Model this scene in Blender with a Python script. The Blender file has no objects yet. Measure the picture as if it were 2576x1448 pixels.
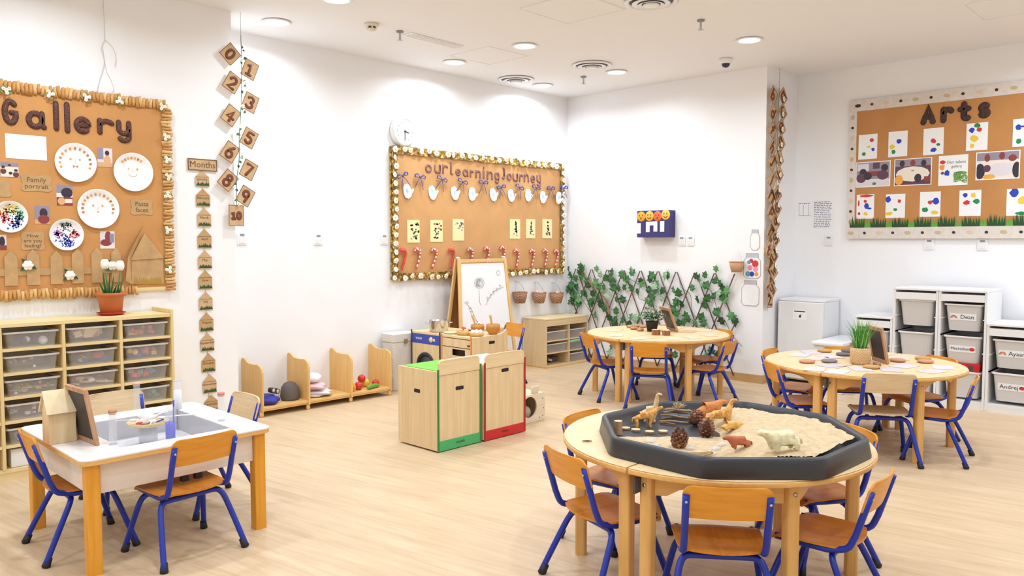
import bpy, math, random
from mathutils import Vector, Matrix
PI = math.pi
R = math.radians
sc = bpy.context.scene
col = sc.collection
rnd = random.Random(11)

# ---------------------------------------------------------------- camera
HC = 1.45                       # lens height, metres
FPX, CX, CY = 1980.0, 1288.0, 724.0
PITCH, YAW = R(3.38), R(43.95)
cam_d = bpy.data.cameras.new('camera')
cam_d.sensor_width = 36.0
cam_d.lens = 36.0 * FPX / 2576.0
cam_d.clip_start = 0.05
cam_d.clip_end = 60
cam = bpy.data.objects.new('camera', cam_d)
col.objects.link(cam)
cam.location = (0, 0, HC)
cam.rotation_euler = (R(90) - PITCH, 0, YAW - R(90))
sc.camera = cam

# ---------------------------------------------------------------- world + exposure
wd = bpy.data.worlds.new('world')
sc.world = wd
wd.use_nodes = True
wd.node_tree.nodes['Background'].inputs[0].default_value = (0.8, 0.88, 1.0, 1)
wd.node_tree.nodes['Background'].inputs[1].default_value = 1.0
vs = sc.view_settings
vs.view_transform = 'Standard'
vs.look = 'None'
vs.gamma = 1.0
vs.use_curve_mapping = False
vs.exposure = 0.5
LAMP_W = 9.5                    # watts of one ceiling downlight
LAMP_SPREAD = 160

# ---------------------------------------------------------------- measuring: where a sight line meets a real plane of the room
_fh = Vector((math.cos(YAW), math.sin(YAW), 0)); _rt = Vector((math.sin(YAW), -math.cos(YAW), 0)); _up = Vector((0, 0, 1))
_fw = _fh * math.cos(PITCH) - _up * math.sin(PITCH)
_cu = _up * math.cos(PITCH) + _fh * math.sin(PITCH)
_C = Vector((0, 0, HC))
def ray(px, py): return _fw * FPX + _rt * (px - CX) - _cu * (py - CY)
def onz(px, py, z=0.0):
    d = ray(px, py); return _C + d * ((z - HC) / d.z)
def onx(px, py, x):
    d = ray(px, py); return _C + d * (x / d.x)
def ony(px, py, y):
    d = ray(px, py); return _C + d * (y / d.y)

# ---------------------------------------------------------------- materials (all procedural)
def lin(c):
    return tuple(((v / 255) / 12.92 if v / 255 <= 0.04045 else ((v / 255 + 0.055) / 1.055) ** 2.4) for v in c) + (1,)
MATS = {}
def mat(name, rgb, rough=0.5, metal=0.0, bump=0.0, bscale=200, spec=0.5, var=0.0, vscale=6.0):
    if name in MATS: return MATS[name]
    m = bpy.data.materials.new(name); m.use_nodes = True
    nt = m.node_tree; b = nt.nodes['Principled BSDF']
    b.inputs['Base Color'].default_value = lin(rgb)
    b.inputs['Roughness'].default_value = rough
    b.inputs['Metallic'].default_value = metal
    b.inputs['Specular IOR Level'].default_value = spec
    tc = nt.nodes.new('ShaderNodeTexCoord')
    n = nt.nodes.new('ShaderNodeTexNoise'); n.inputs['Scale'].default_value = vscale; n.inputs['Detail'].default_value = 4
    nt.links.new(tc.outputs['Object'], n.inputs['Vector'])
    if var > 0:
        r = nt.nodes.new('ShaderNodeValToRGB')
        lo = tuple(max(0, v * (1 - var)) for v in rgb); hi = tuple(min(255, v * (1 + var * 0.6)) for v in rgb)
        r.color_ramp.elements[0].color = lin(lo); r.color_ramp.elements[0].position = 0.3
        r.color_ramp.elements[1].color = lin(hi); r.color_ramp.elements[1].position = 0.7
        nt.links.new(n.outputs['Fac'], r.inputs['Fac']); nt.links.new(r.outputs['Color'], b.inputs['Base Color'])
    if bump > 0:
        n2 = nt.nodes.new('ShaderNodeTexNoise'); n2.inputs['Scale'].default_value = bscale; n2.inputs['Detail'].default_value = 3
        nt.links.new(tc.outputs['Object'], n2.inputs['Vector'])
        bp = nt.nodes.new('ShaderNodeBump'); bp.inputs['Strength'].default_value = bump; bp.inputs['Distance'].default_value = 0.004
        nt.links.new(n2.outputs['Fac'], bp.inputs['Height']); nt.links.new(bp.outputs['Normal'], b.inputs['Normal'])
    MATS[name] = m
    return m
def wood(name, c1, c2, axis='z', rough=0.42, fine=60, long=3.0, spec=0.4):
    if name in MATS: return MATS[name]
    m = bpy.data.materials.new(name); m.use_nodes = True
    nt = m.node_tree; b = nt.nodes['Principled BSDF']
    b.inputs['Roughness'].default_value = rough; b.inputs['Specular IOR Level'].default_value = spec
    tc = nt.nodes.new('ShaderNodeTexCoord'); mp = nt.nodes.new('ShaderNodeMapping')
    s = [fine, fine, fine]; s['xyz'.index(axis)] = long
    mp.inputs['Scale'].default_value = s
    nt.links.new(tc.outputs['Object'], mp.inputs['Vector'])
    n = nt.nodes.new('ShaderNodeTexNoise'); n.inputs['Scale'].default_value = 1.0; n.inputs['Detail'].default_value = 5; n.inputs['Distortion'].default_value = 0.6
    nt.links.new(mp.outputs['Vector'], n.inputs['Vector'])
    r = nt.nodes.new('ShaderNodeValToRGB')
    r.color_ramp.elements[0].color = lin(c1); r.color_ramp.elements[0].position = 0.32
    r.color_ramp.elements[1].color = lin(c2); r.color_ramp.elements[1].position = 0.68
    nt.links.new(n.outputs['Fac'], r.inputs['Fac']); nt.links.new(r.outputs['Color'], b.inputs['Base Color'])
    MATS[name] = m
    return m
def see_through(name, rgb, opaque=0.3, rough=0.2):
    # translucent plastic: a share of the light passes, the rest meets tinted plastic
    if name in MATS: return MATS[name]
    m = bpy.data.materials.new(name); m.use_nodes = True
    nt = m.node_tree; b = nt.nodes['Principled BSDF']; out = nt.nodes['Material Output']
    b.inputs['Base Color'].default_value = lin(rgb); b.inputs['Roughness'].default_value = rough
    t = nt.nodes.new('ShaderNodeBsdfTransparent'); t.inputs[0].default_value = lin(tuple(min(255, v + 40) for v in rgb))
    mx = nt.nodes.new('ShaderNodeMixShader'); mx.inputs[0].default_value = opaque
    nt.links.new(t.outputs[0], mx.inputs[1]); nt.links.new(b.outputs[0], mx.inputs[2]); nt.links.new(mx.outputs[0], out.inputs['Surface'])
    MATS[name] = m
    return m
def speckle(name, base, cols, scale=90, thr=0.55, rough=0.6):
    # small cells of colour over a base: glitter, foil, woven cane
    if name in MATS: return MATS[name]
    m = bpy.data.materials.new(name); m.use_nodes = True
    nt = m.node_tree; b = nt.nodes['Principled BSDF']; b.inputs['Roughness'].default_value = rough
    tc = nt.nodes.new('ShaderNodeTexCoord'); v = nt.nodes.new('ShaderNodeTexVoronoi'); v.inputs['Scale'].default_value = scale
    nt.links.new(tc.outputs['Object'], v.inputs['Vector'])
    sp = nt.nodes.new('ShaderNodeSeparateColor'); nt.links.new(v.outputs['Color'], sp.inputs[0])
    r = nt.nodes.new('ShaderNodeValToRGB'); r.color_ramp.interpolation = 'CONSTANT'
    r.color_ramp.elements[0].color = lin(base); r.color_ramp.elements[0].position = 0
    r.color_ramp.elements[1].color = lin(cols[0]); r.color_ramp.elements[1].position = thr
    for k, c in enumerate(cols[1:]):
        e = r.color_ramp.elements.new(thr + (1 - thr) * (k + 1) / len(cols)); e.color = lin(c)
    nt.links.new(sp.outputs[0], r.inputs['Fac']); nt.links.new(r.outputs['Color'], b.inputs['Base Color'])
    bp = nt.nodes.new('ShaderNodeBump'); bp.inputs['Strength'].default_value = 0.5; bp.inputs['Distance'].default_value = 0.003
    nt.links.new(v.outputs['Distance'], bp.inputs['Height']); nt.links.new(bp.outputs['Normal'], b.inputs['Normal'])
    MATS[name] = m
    return m
def emis(name, rgb, s):
    if name in MATS: return MATS[name]
    m = bpy.data.materials.new(name); m.use_nodes = True
    nt = m.node_tree; b = nt.nodes['Principled BSDF']
    b.inputs['Base Color'].default_value = lin(rgb); b.inputs['Emission Color'].default_value = lin(rgb); b.inputs['Emission Strength'].default_value = s
    MATS[name] = m
    return m
def woven(name, c1, c2, sx=120, sz=90):
    if name in MATS: return MATS[name]
    m = bpy.data.materials.new(name); m.use_nodes = True
    nt = m.node_tree; b = nt.nodes['Principled BSDF']; b.inputs['Roughness'].default_value = 0.7
    tc = nt.nodes.new('ShaderNodeTexCoord'); mp = nt.nodes.new('ShaderNodeMapping'); mp.inputs['Scale'].default_value = (sx, sx, sz)
    nt.links.new(tc.outputs['Object'], mp.inputs['Vector'])
    ck = nt.nodes.new('ShaderNodeTexChecker'); ck.inputs['Scale'].default_value = 1.0
    ck.inputs['Color1'].default_value = lin(c1); ck.inputs['Color2'].default_value = lin(c2)
    nt.links.new(mp.outputs['Vector'], ck.inputs['Vector'])
    nt.links.new(ck.outputs['Color'], b.inputs['Base Color'])
    bp = nt.nodes.new('ShaderNodeBump'); bp.inputs['Strength'].default_value = 0.6; bp.inputs['Distance'].default_value = 0.004
    nt.links.new(ck.outputs['Fac'], bp.inputs['Height']); nt.links.new(bp.outputs['Normal'], b.inputs['Normal'])
    MATS[name] = m
    return m

# ---------------------------------------------------------------- mesh building
class MB:
    def __init__(s): s.v = []; s.f = []; s.m = []; s.s = []; s.M = None
    def add(s, vs_, fs, m=0, smooth=False):
        o = len(s.v)
        if s.M is not None: vs_ = [tuple(s.M @ Vector(p)) for p in vs_]
        s.v += [tuple(p) for p in vs_]
        for f in fs:
            s.f.append(tuple(i + o for i in f)); s.m.append(m); s.s.append(smooth)
        return s
    def box(s, x0, x1, y0, y1, z0, z1, m=0):
        v = [(x0, y0, z0), (x1, y0, z0), (x1, y1, z0), (x0, y1, z0), (x0, y0, z1), (x1, y0, z1), (x1, y1, z1), (x0, y1, z1)]
        return s.add(v, [(3, 2, 1, 0), (4, 5, 6, 7), (0, 1, 5, 4), (1, 2, 6, 5), (2, 3, 7, 6), (3, 0, 4, 7)], m)
    def prism(s, pts, a0, a1, plane='xy', m=0, smooth=False):
        # pts counter-clockwise in the plane; extruded along the third axis
        n = len(pts)
        def P(p, a):
            if plane == 'xy': return (p[0], p[1], a)
            if plane == 'xz': return (p[0], a, p[1])
            return (a, p[0], p[1])
        v = [P(p, a0) for p in pts] + [P(p, a1) for p in pts]
        cap0 = tuple(range(n - 1, -1, -1)); cap1 = tuple(range(n, 2 * n))
        side = [(i, (i + 1) % n, (i + 1) % n + n, i + n) for i in range(n)]
        if plane == 'xz':
            cap0 = cap0[::-1]; cap1 = cap1[::-1]; side = [f[::-1] for f in side]
        s.add(v, [cap0, cap1], m, False)
        o = len(s.v) - 2 * n
        for f in side: s.f.append(tuple(i + o for i in f)); s.m.append(m); s.s.append(smooth)
        return s
    def ring(s, outer, inner, z0, z1, m=0):
        n = len(outer)
        v = [(p[0], p[1], z0) for p in outer] + [(p[0], p[1], z1) for p in outer] + [(p[0], p[1], z0) for p in inner] + [(p[0], p[1], z1) for p in inner]
        f = []
        for i in range(n):
            j = (i + 1) % n
            f += [(i, j, j + n, i + n), (i + n, j + n, j + 3 * n, i + 3 * n), (j + 2 * n, i + 2 * n, i + 3 * n, j + 3 * n), (j, i, i + 2 * n, j + 2 * n)]
        return s.add(v, f, m)
    def tube(s, pts, r, n=8, m=0, sy=1.0, closed=False, cap=True):
        pts = [Vector(p) for p in pts]
        k = len(pts); rr = r if isinstance(r, (list, tuple)) else [r] * k
        T = []
        for i in range(k):
            if closed: t = pts[(i + 1) % k] - pts[i - 1]
            else: t = pts[min(i + 1, k - 1)] - pts[max(i - 1, 0)]
            T.append(t.normalized() if t.length > 1e-9 else Vector((0, 0, 1)))
        a = T[0].orthogonal().normalized()
        v = []
        for i in range(k):
            a = (a - T[i] * a.dot(T[i]))
            if a.length < 1e-6: a = T[i].orthogonal()
            a.normalize(); b = T[i].cross(a)
            for j in range(n):
                th = 2 * PI * j / n
                v.append(pts[i] + (a * math.cos(th) + b * math.sin(th) * sy) * rr[i])
        f = []
        for i in range(k if closed else k - 1):
            i2 = (i + 1) % k
            for j in range(n):
                j2 = (j + 1) % n
                f.append((i * n + j, i * n + j2, i2 * n + j2, i2 * n + j))
        s.add(v, f, m, True)
        if cap and not closed:
            o = len(s.v) - k * n
            s.f.append(tuple(o + j for j in range(n - 1, -1, -1))); s.m.append(m); s.s.append(False)
            s.f.append(tuple(o + (k - 1) * n + j for j in range(n))); s.m.append(m); s.s.append(False)
        return s
    def lathe(s, prof, n=20, c=(0, 0, 0), m=0, smooth=True):
        v = []; k = len(prof)
        for (r, z) in prof:
            for j in range(n):
                th = 2 * PI * j / n
                v.append((c[0] + max(r, 1e-5) * math.cos(th), c[1] + max(r, 1e-5) * math.sin(th), c[2] + z))
        f = []
        for i in range(k - 1):
            for j in range(n):
                j2 = (j + 1) % n
                f.append((i * n + j, i * n + j2, (i + 1) * n + j2, (i + 1) * n + j))
        s.add(v, f, m, smooth)
        return s
    def ball(s, c, r, nu=12, nv=8, m=0):
        rx, ry, rz = r if isinstance(r, (list, tuple)) else (r, r, r)
        v = [(c[0], c[1], c[2] - rz)]; f = []
        for i in range(1, nv):
            ph = -PI / 2 + PI * i / nv
            for j in range(nu):
                th = 2 * PI * j / nu
                v.append((c[0] + rx * math.cos(ph) * math.cos(th), c[1] + ry * math.cos(ph) * math.sin(th), c[2] + rz * math.sin(ph)))
        v.append((c[0], c[1], c[2] + rz)); L = len(v) - 1
        for j in range(nu): f.append((0, 1 + (j + 1) % nu, 1 + j))
        for i in range(nv - 2):
            for j in range(nu):
                a = 1 + i * nu; b = 1 + (i + 1) * nu; j2 = (j + 1) % nu
                f.append((a + j, a + j2, b + j2, b + j))
        a = 1 + (nv - 2) * nu
        for j in range(nu): f.append((a + j, a + (j + 1) % nu, L))
        return s.add(v, f, m, True)
    def build(s, name, mats, parent=None, bevel=0.0, seg=2):
        me = bpy.data.meshes.new(name)
        me.from_pydata(s.v, [], s.f)
        if not isinstance(mats, (list, tuple)): mats = [mats]
        for m_ in mats: me.materials.append(m_)
        me.polygons.foreach_set('material_index', s.m)
        me.polygons.foreach_set('use_smooth', s.s)
        me.update()
        o = bpy.data.objects.new(name, me); col.objects.link(o)
        if parent: o.parent = parent
        if bevel > 0:
            b = o.modifiers.new('edge', 'BEVEL'); b.width = bevel; b.segments = seg; b.limit_method = 'ANGLE'; b.angle_limit = R(40)
        return o
def tag(o, label, cat, group=None, kind=None):
    if label: o['label'] = label
    if cat: o['category'] = cat
    if group: o['group'] = group
    if kind: o['kind'] = kind
    return o
def thing(name, label, cat, loc=(0, 0, 0), rz=0.0, group=None, roll=0.0):
    o = bpy.data.objects.new(name, None); col.objects.link(o)
    o.empty_display_size = 0.05
    o.location = loc; o.rotation_euler = (0, roll, rz)
    return tag(o, label, cat, group)
def put(o, loc, rz=0.0, roll=0.0, rx=0.0):
    o.location = loc; o.rotation_euler = (rx, roll, rz); return o
def dup(root, loc, rz, label, group=None, scale=None, roll=0.0, rx=0.0):
    r = root.copy(); col.objects.link(r); r.location = loc; r.rotation_euler = (rx, roll, rz)
    if scale: r.scale = (scale,) * 3
    r['label'] = label
    if group: r['group'] = group
    for ch in list(root.children):
        c = ch.copy(); col.objects.link(c); c.parent = r
        for g in list(ch.children):
            d = g.copy(); col.objects.link(d); d.parent = c
    return r
def share(o, name, loc, rot=(0, 0, 0), parent=None, mat_=None, scale=None):
    # a further piece that shares its mesh
    c = o.copy(); c.name = name; col.objects.link(c); c.location = loc; c.rotation_euler = rot
    if parent: c.parent = parent
    if scale: c.scale = scale if isinstance(scale, (tuple, list)) else (scale,) * 3
    if mat_:
        c.material_slots[0].link = 'OBJECT'; c.material_slots[0].material = mat_
    return c
def rrect(w, h, r, k=4, cx=0, cy=0):
    p = []
    for (sx, sy, a0) in ((1, -1, -90), (1, 1, 0), (-1, 1, 90), (-1, -1, 180)):
        for i in range(k + 1):
            a = R(a0 + 90 * i / k)
            p.append((cx + sx * (w / 2 - r) + r * math.cos(a), cy + sy * (h / 2 - r) + r * math.sin(a)))
    return p
def disc(rx, rz=None, n=20, cx=0, cz=0, jit=0.0, rg=rnd):
    rz = rz or rx
    return [(cx + rx * (1 + rg.uniform(-jit, jit)) * math.cos(2 * PI * i / n), cz + rz * (1 + rg.uniform(-jit, jit)) * math.sin(2 * PI * i / n)) for i in range(n)]
def flat(mb, pts, y, m=0):
    # a flat print facing -y, drawn in the xz plane
    mb.add([(p[0], y, p[1]) for p in pts], [tuple(range(len(pts)))], m)
def catmull(pts, k=6):
    P = [Vector(p) for p in pts]; out = []
    for i in range(len(P) - 1):
        p0 = P[max(i - 1, 0)]; p1 = P[i]; p2 = P[i + 1]; p3 = P[min(i + 2, len(P) - 1)]
        for j in range(k):
            t = j / k
            out.append(0.5 * ((2 * p1) + (p2 - p0) * t + (2 * p0 - 5 * p1 + 4 * p2 - p3) * t * t + (3 * p1 - p0 - 3 * p2 + p3) * t ** 3))
    out.append(P[-1]); return out

# stroke letters: lists of polylines, x-height 1, baseline 0
def arc(cx, cy, rx, ry, a0, a1, n=14):
    return [(cx + rx * math.cos(R(a0 + (a1 - a0) * i / n)), cy + ry * math.sin(R(a0 + (a1 - a0) * i / n))) for i in range(n + 1)]
O_ = arc(.45, .5, .45, .5, 0, 360, 20)
GL = {
 'a': ([O_, [(.9, 1), (.9, .15), (1.02, 0)]], 1.0), 'b': ([[(0, 1.6), (0, 0)], O_], .95), 'c': ([arc(.45, .5, .45, .5, 50, 310)], .85),
 'd': ([O_, [(.9, 1.6), (.9, 0)]], .95), 'e': ([[(.04, .5), (.9, .5)] + arc(.45, .5, .45, .5, 0, 310)], .9),
 'f': ([arc(.55, 1.3, .28, .3, 60, 180) + [(.27, 0)], [(0, .95), (.6, .95)]], .65), 'g': ([O_, [(.9, 1), (.9, -.2)] + arc(.5, -.2, .4, .4, 0, -150)], .95),
 'h': ([[(0, 1.6), (0, 0)], arc(.38, .6, .38, .4, 180, 0) + [(.76, 0)]], .8), 'i': ([[(.1, 1), (.1, 0)], [(.1, 1.36), (.1, 1.4)]], .25),
 'j': ([[(.45, 1), (.45, -.2)] + arc(.15, -.2, .3, .35, 0, -120), [(.45, 1.36), (.45, 1.4)]], .55), 'k': ([[(0, 1.6), (0, 0)], [(.7, 1), (.02, .45), (.75, 0)]], .75),
 'l': ([[(.1, 1.6), (.1, 0)]], .25), 'm': ([[(0, 1), (0, 0)], arc(.3, .65, .3, .35, 180, 0) + [(.6, 0)], arc(.9, .65, .3, .35, 180, 0) + [(1.2, 0)]], 1.25),
 'n': ([[(0, 1), (0, 0)], arc(.38, .6, .38, .4, 180, 0) + [(.76, 0)]], .8), 'o': ([O_], .9), 'p': ([[(0, 1), (0, -.6)], O_], .95), 'q': ([O_, [(.9, 1), (.9, -.6)]], .95),
 'r': ([[(0, 1), (0, 0)], arc(.4, .55, .4, .42, 180, 40)], .65), 's': ([arc(.4, .74, .36, .26, 40, 270) + arc(.4, .24, .38, .24, 90, -150)], .8),
 't': ([[(.3, 1.5), (.3, .25)] + arc(.55, .25, .25, .25, 180, 290), [(0, 1), (.65, 1)]], .75), 'u': ([[(0, 1), (0, .4)] + arc(.38, .4, .38, .4, 180, 360) + [(.76, 1)], [(.76, 1), (.76, 0)]], .82),
 'v': ([[(0, 1), (.4, 0), (.8, 1)]], .8), 'w': ([[(0, 1), (.3, 0), (.55, .8), (.8, 0), (1.1, 1)]], 1.1), 'x': ([[(0, 1), (.8, 0)], [(.8, 1), (0, 0)]], .8),
 'y': ([[(0, 1), (0, .45)] + arc(.38, .42, .38, .4, 180, 360), [(.76, 1), (.76, -.3)] + arc(.4, -.3, .36, .32, 0, -150)], .82), 'z': ([[(0, 1), (.75, 1), (0, 0), (.8, 0)]], .8),
 'G': ([arc(.6, .8, .6, .8, 48, 335) + [(1.18, .78), (.72, .78)]], 1.2), 'A': ([[(0, 0), (.55, 1.6), (1.1, 0)], [(.22, .55), (.88, .55)]], 1.1), 'L': ([[(.1, 1.6), (.1, 0), (.35, 0)]], .4),
 'J': ([[(.35, 1.6), (.62, 1.6), (.62, .3)] + arc(.35, .3, .27, .3, 0, -150)], .7),
 '0': ([arc(.5, .8, .45, .75, 0, 360, 22)], 1.0), '1': ([[(.15, 1.25), (.5, 1.55), (.5, .05)], [(.2, .05), (.8, .05)]], 1.0), '2': ([arc(.5, 1.1, .42, .45, 170, -40) + [(.08, .05), (.95, .05)]], 1.0),
 '3': ([arc(.45, 1.18, .4, .38, 150, -90) + arc(.45, .42, .45, .38, 90, -150)], 1.0), '4': ([[(.65, 0), (.65, 1.55), (.05, .5), (1, .5)]], 1.0),
 '5': ([[(.9, 1.55), (.2, 1.55), (.15, .9)] + arc(.48, .5, .42, .46, 110, -150)], 1.0), '6': ([[(.75, 1.55), (.3, 1.1)] + arc(.5, .48, .42, .45, 155, 515, 20)], 1.0),
 '7': ([[(.05, 1.5), (.95, 1.5), (.4, 0)]], 1.0), '8': ([arc(.5, 1.2, .34, .34, -90, 270, 18), arc(.5, .43, .42, .42, 90, 450, 18)], 1.0), '9': ([arc(.45, 1.1, .4, .42, 0, 360, 18), [(.85, 1.1), (.7, .05)]], 1.0),
}
def stroke(mb, line, w, dep, ox=0, oz=0, sx=1.0, sz=1.0, y=0.0, m=0):
    # a raised rounded stroke on a panel that faces -y
    P = [Vector((ox + p[0] * sx, y, oz + p[1] * sz)) for p in line]
    closed = (P[0] - P[-1]).length < 1e-5
    if closed: P = P[:-1]
    k = len(P); sec = [(1, 0), (.8, .6), (.3, .95), (-.3, .95), (-.8, .6), (-1, 0)]
    if not closed:
        t0 = (P[0] - P[1]).normalized(); t1 = (P[-1] - P[-2]).normalized()
        P = [P[0] + t0 * w * .48, P[0] + t0 * w * .3] + P + [P[-1] + t1 * w * .3, P[-1] + t1 * w * .48]
        ws = [.3, .8] + [1] * k + [.8, .3]; k = len(P)
    else: ws = [1] * k
    v = []; n = len(sec)
    for i in range(k):
        a = P[(i + 1) % k] if closed or i + 1 < k else P[i]; b = P[i - 1] if closed or i > 0 else P[i]
        t = (a - b).normalized(); nn = Vector((-t.z, 0, t.x))
        for (q, h) in sec: v.append(P[i] + nn * q * w * .5 * ws[i] + Vector((0, -h * dep * max(ws[i], .5), 0)))
    f = []
    for i in range(k if closed else k - 1):
        i2 = (i + 1) % k
        for j in range(n - 1): f.append((i * n + j, i2 * n + j, i2 * n + j + 1, i * n + j + 1))
    if not closed:
        f.append(tuple(range(n))); f.append(tuple((k - 1) * n + j for j in range(n - 1, -1, -1)))
    mb.add(v, f, m, True)
def word_w(t, gap=.3): return sum((GL[c][1] if c in GL else .5) + gap for c in t) - gap
def text_mesh(txt, size, name, m, parent, x, y, z, roll=0.0, ext=0.0006, align='CENTER', rx=R(90), rz=0.0):
    # small printed or handwritten wording as thin raised lettering
    cu = bpy.data.curves.new(name, 'FONT'); cu.body = txt; cu.size = size; cu.extrude = ext
    cu.align_x = align; cu.align_y = 'CENTER'; cu.resolution_u = 2
    o = bpy.data.objects.new(name, cu)
    me = bpy.data.meshes.new_from_object(o)
    me.materials.clear(); me.materials.append(m)
    bpy.data.objects.remove(o); bpy.data.curves.remove(cu)
    o = bpy.data.objects.new(name, me); col.objects.link(o)
    if parent: o.parent = parent
    o.location = (x, y, z); o.rotation_euler = (rx, roll, rz)
    return o
# ---------------------------------------------------------------- palette
WALL = mat('wall_paint', (247, 246, 248), 0.6, bump=0.02, bscale=60)
CEIL = mat('ceiling_paint', (242, 240, 240), 0.7)
WHITE = mat('white_plastic', (240, 240, 242), 0.35)
WHITE2 = mat('white_laminate', (238, 236, 236), 0.4)
PAPER = mat('white_paper', (246, 246, 248), 0.8)
GREY = mat('grey_line', (150, 150, 158), 0.6)
DGREY = mat('dark_grey', (70, 70, 76), 0.5)
BLACK = mat('black_rubber', (24, 24, 27), 0.55)
STEEL = mat('brushed_steel', (190, 190, 192), 0.25, 1.0)
BLUE = mat('blue_enamel', (14, 44, 158), 0.3, var=0.05)
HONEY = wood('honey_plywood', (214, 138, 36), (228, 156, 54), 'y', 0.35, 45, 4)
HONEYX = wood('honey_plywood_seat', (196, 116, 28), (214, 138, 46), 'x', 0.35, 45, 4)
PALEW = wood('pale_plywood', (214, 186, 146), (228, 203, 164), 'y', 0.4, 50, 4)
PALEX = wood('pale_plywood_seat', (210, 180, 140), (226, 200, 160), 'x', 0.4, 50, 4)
BEECH = wood('beech_leg', (218, 164, 92), (230, 180, 110), 'z', 0.4, 50, 3)
BEECHT = wood('beech_top', (232, 200, 150), (240, 212, 166), 'x', 0.38, 40, 3)
BEECHE = wood('beech_edge', (220, 168, 96), (232, 184, 112), 'x', 0.4, 50, 3)
HLEG = wood('honey_leg', (220, 146, 36), (232, 164, 58), 'z', 0.4, 40, 3)
MAPLE = wood('maple_board', (222, 192, 146), (234, 208, 164), 'z', 0.42, 34, 2.2)
MAPLEX = wood('maple_board_flat', (224, 194, 148), (236, 210, 168), 'x', 0.42, 34, 2.2)
SHELFW = wood('shelf_maple', (226, 196, 136), (238, 212, 156), 'z', 0.45, 30, 2)
SHELFX = wood('shelf_maple_flat', (228, 200, 142), (240, 216, 162), 'x', 0.45, 30, 2)
BIRCH = wood('birch_panel', (224, 176, 104), (234, 192, 124), 'z', 0.42, 30, 2.5)
BIRCHX = wood('birch_panel_flat', (226, 180, 110), (236, 196, 130), 'x', 0.42, 30, 2.5)
KRAFT = mat('kraft_backing', (206, 148, 88), 0.85, var=0.05, vscale=3)
KRAFT2 = mat('kraft_backing_far', (214, 162, 106), 0.85, var=0.05, vscale=3)
KRAFT3 = mat('kraft_backing_arts', (196, 138, 82), 0.85, var=0.04, vscale=3)
CARD = mat('cardboard', (196, 158, 110), 0.85, var=0.07, vscale=14)
CARDE = mat('cardboard_rim', (120, 92, 68), 0.85)
CARDP = mat('pale_card', (208, 172, 130), 0.85, var=0.06, vscale=14)
GLITB = speckle('brown_glitter', (78, 42, 36), [(96, 56, 46), (120, 78, 66), (60, 32, 30)], 260, .35, .6)
GLITB2 = speckle('dark_glitter', (56, 34, 32), [(70, 44, 40), (84, 56, 50), (44, 26, 26)], 260, .35, .6)
RUST = speckle('rust_glitter', (112, 58, 34), [(128, 70, 42), (100, 50, 30), (140, 84, 54)], 400, .3, .6)
MAUVE = speckle('mauve_glitter', (140, 96, 88), [(156, 112, 102), (120, 80, 76), (170, 124, 110)], 260, .3, .6)
INK = mat('ink_brown', (118, 90, 68), 0.8)
INKG = mat('ink_grey', (110, 110, 120), 0.8)
INKD = mat('ink_dark', (60, 58, 70), 0.8)
LEAFG = mat('leaf_green', (58, 112, 58), 0.5, var=0.2, vscale=12)
LEAFD = mat('leaf_dark', (44, 82, 46), 0.5, var=0.2, vscale=12)
LEAFL = mat('leaf_light', (98, 150, 92), 0.5, var=0.15, vscale=12)
LEAFP = mat('leaf_pale', (150, 180, 150), 0.5, var=0.12, vscale=12)
PETAL = mat('white_petal', (250, 246, 236), 0.7)
YEL = mat('pollen_yellow', (232, 190, 80), 0.7)
ROPE = mat('twine', (150, 128, 96), 0.9)
CLEARP = see_through('clear_tray_plastic', (232, 226, 222), 0.30, 0.3)
CLEARP2 = see_through('clear_tray_rim', (240, 236, 232), 0.65, 0.3)
GLASS = see_through('clear_acrylic', (236, 236, 240), 0.16, 0.05)
GLASSE = see_through('clear_acrylic_edge', (226, 226, 232), 0.55, 0.05)
RED = mat('red_plastic', (205, 32, 38), 0.4)
GREEN = mat('green_plastic', (70, 176, 104), 0.4)
GREEND = mat('green_edge', (52, 128, 62), 0.4)
LIME = mat('lime_top', (120, 208, 74), 0.4)
ORANGE = mat('orange_edge', (224, 150, 76), 0.45)
CORK = mat('cork', (200, 140, 96), 0.8, var=0.1, vscale=60)

# ---------------------------------------------------------------- floor: light oak planks, grain running away to the left
FLOOR = bpy.data.materials.new('oak_floor'); FLOOR.use_nodes = True
_nt = FLOOR.node_tree; _b = _nt.nodes['Principled BSDF']
_tc = _nt.nodes.new('ShaderNodeTexCoord'); _mp = _nt.nodes.new('ShaderNodeMapping'); _mp.inputs['Rotation'].default_value = (0, 0, R(-9))
_nt.links.new(_tc.outputs['Object'], _mp.inputs['Vector'])
_m2 = _nt.nodes.new('ShaderNodeMapping'); _m2.inputs['Scale'].default_value = (34, 2.2, 1); _nt.links.new(_mp.outputs['Vector'], _m2.inputs['Vector'])
_n1 = _nt.nodes.new('ShaderNodeTexNoise'); _n1.inputs['Scale'].default_value = 1.0; _n1.inputs['Detail'].default_value = 6; _n1.inputs['Roughness'].default_value = 0.62; _n1.inputs['Distortion'].default_value = 0.5
_nt.links.new(_m2.outputs['Vector'], _n1.inputs['Vector'])
_m3 = _nt.nodes.new('ShaderNodeMapping'); _m3.inputs['Scale'].default_value = (9, 0.8, 1); _nt.links.new(_mp.outputs['Vector'], _m3.inputs['Vector'])
_n2 = _nt.nodes.new('ShaderNodeTexNoise'); _n2.inputs['Scale'].default_value = 1.0; _n2.inputs['Detail'].default_value = 3; _nt.links.new(_m3.outputs['Vector'], _n2.inputs['Vector'])
_m4 = _nt.nodes.new('ShaderNodeMapping'); _m4.inputs['Rotation'].default_value = (0, 0, R(90)); _nt.links.new(_mp.outputs['Vector'], _m4.inputs['Vector'])
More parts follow.
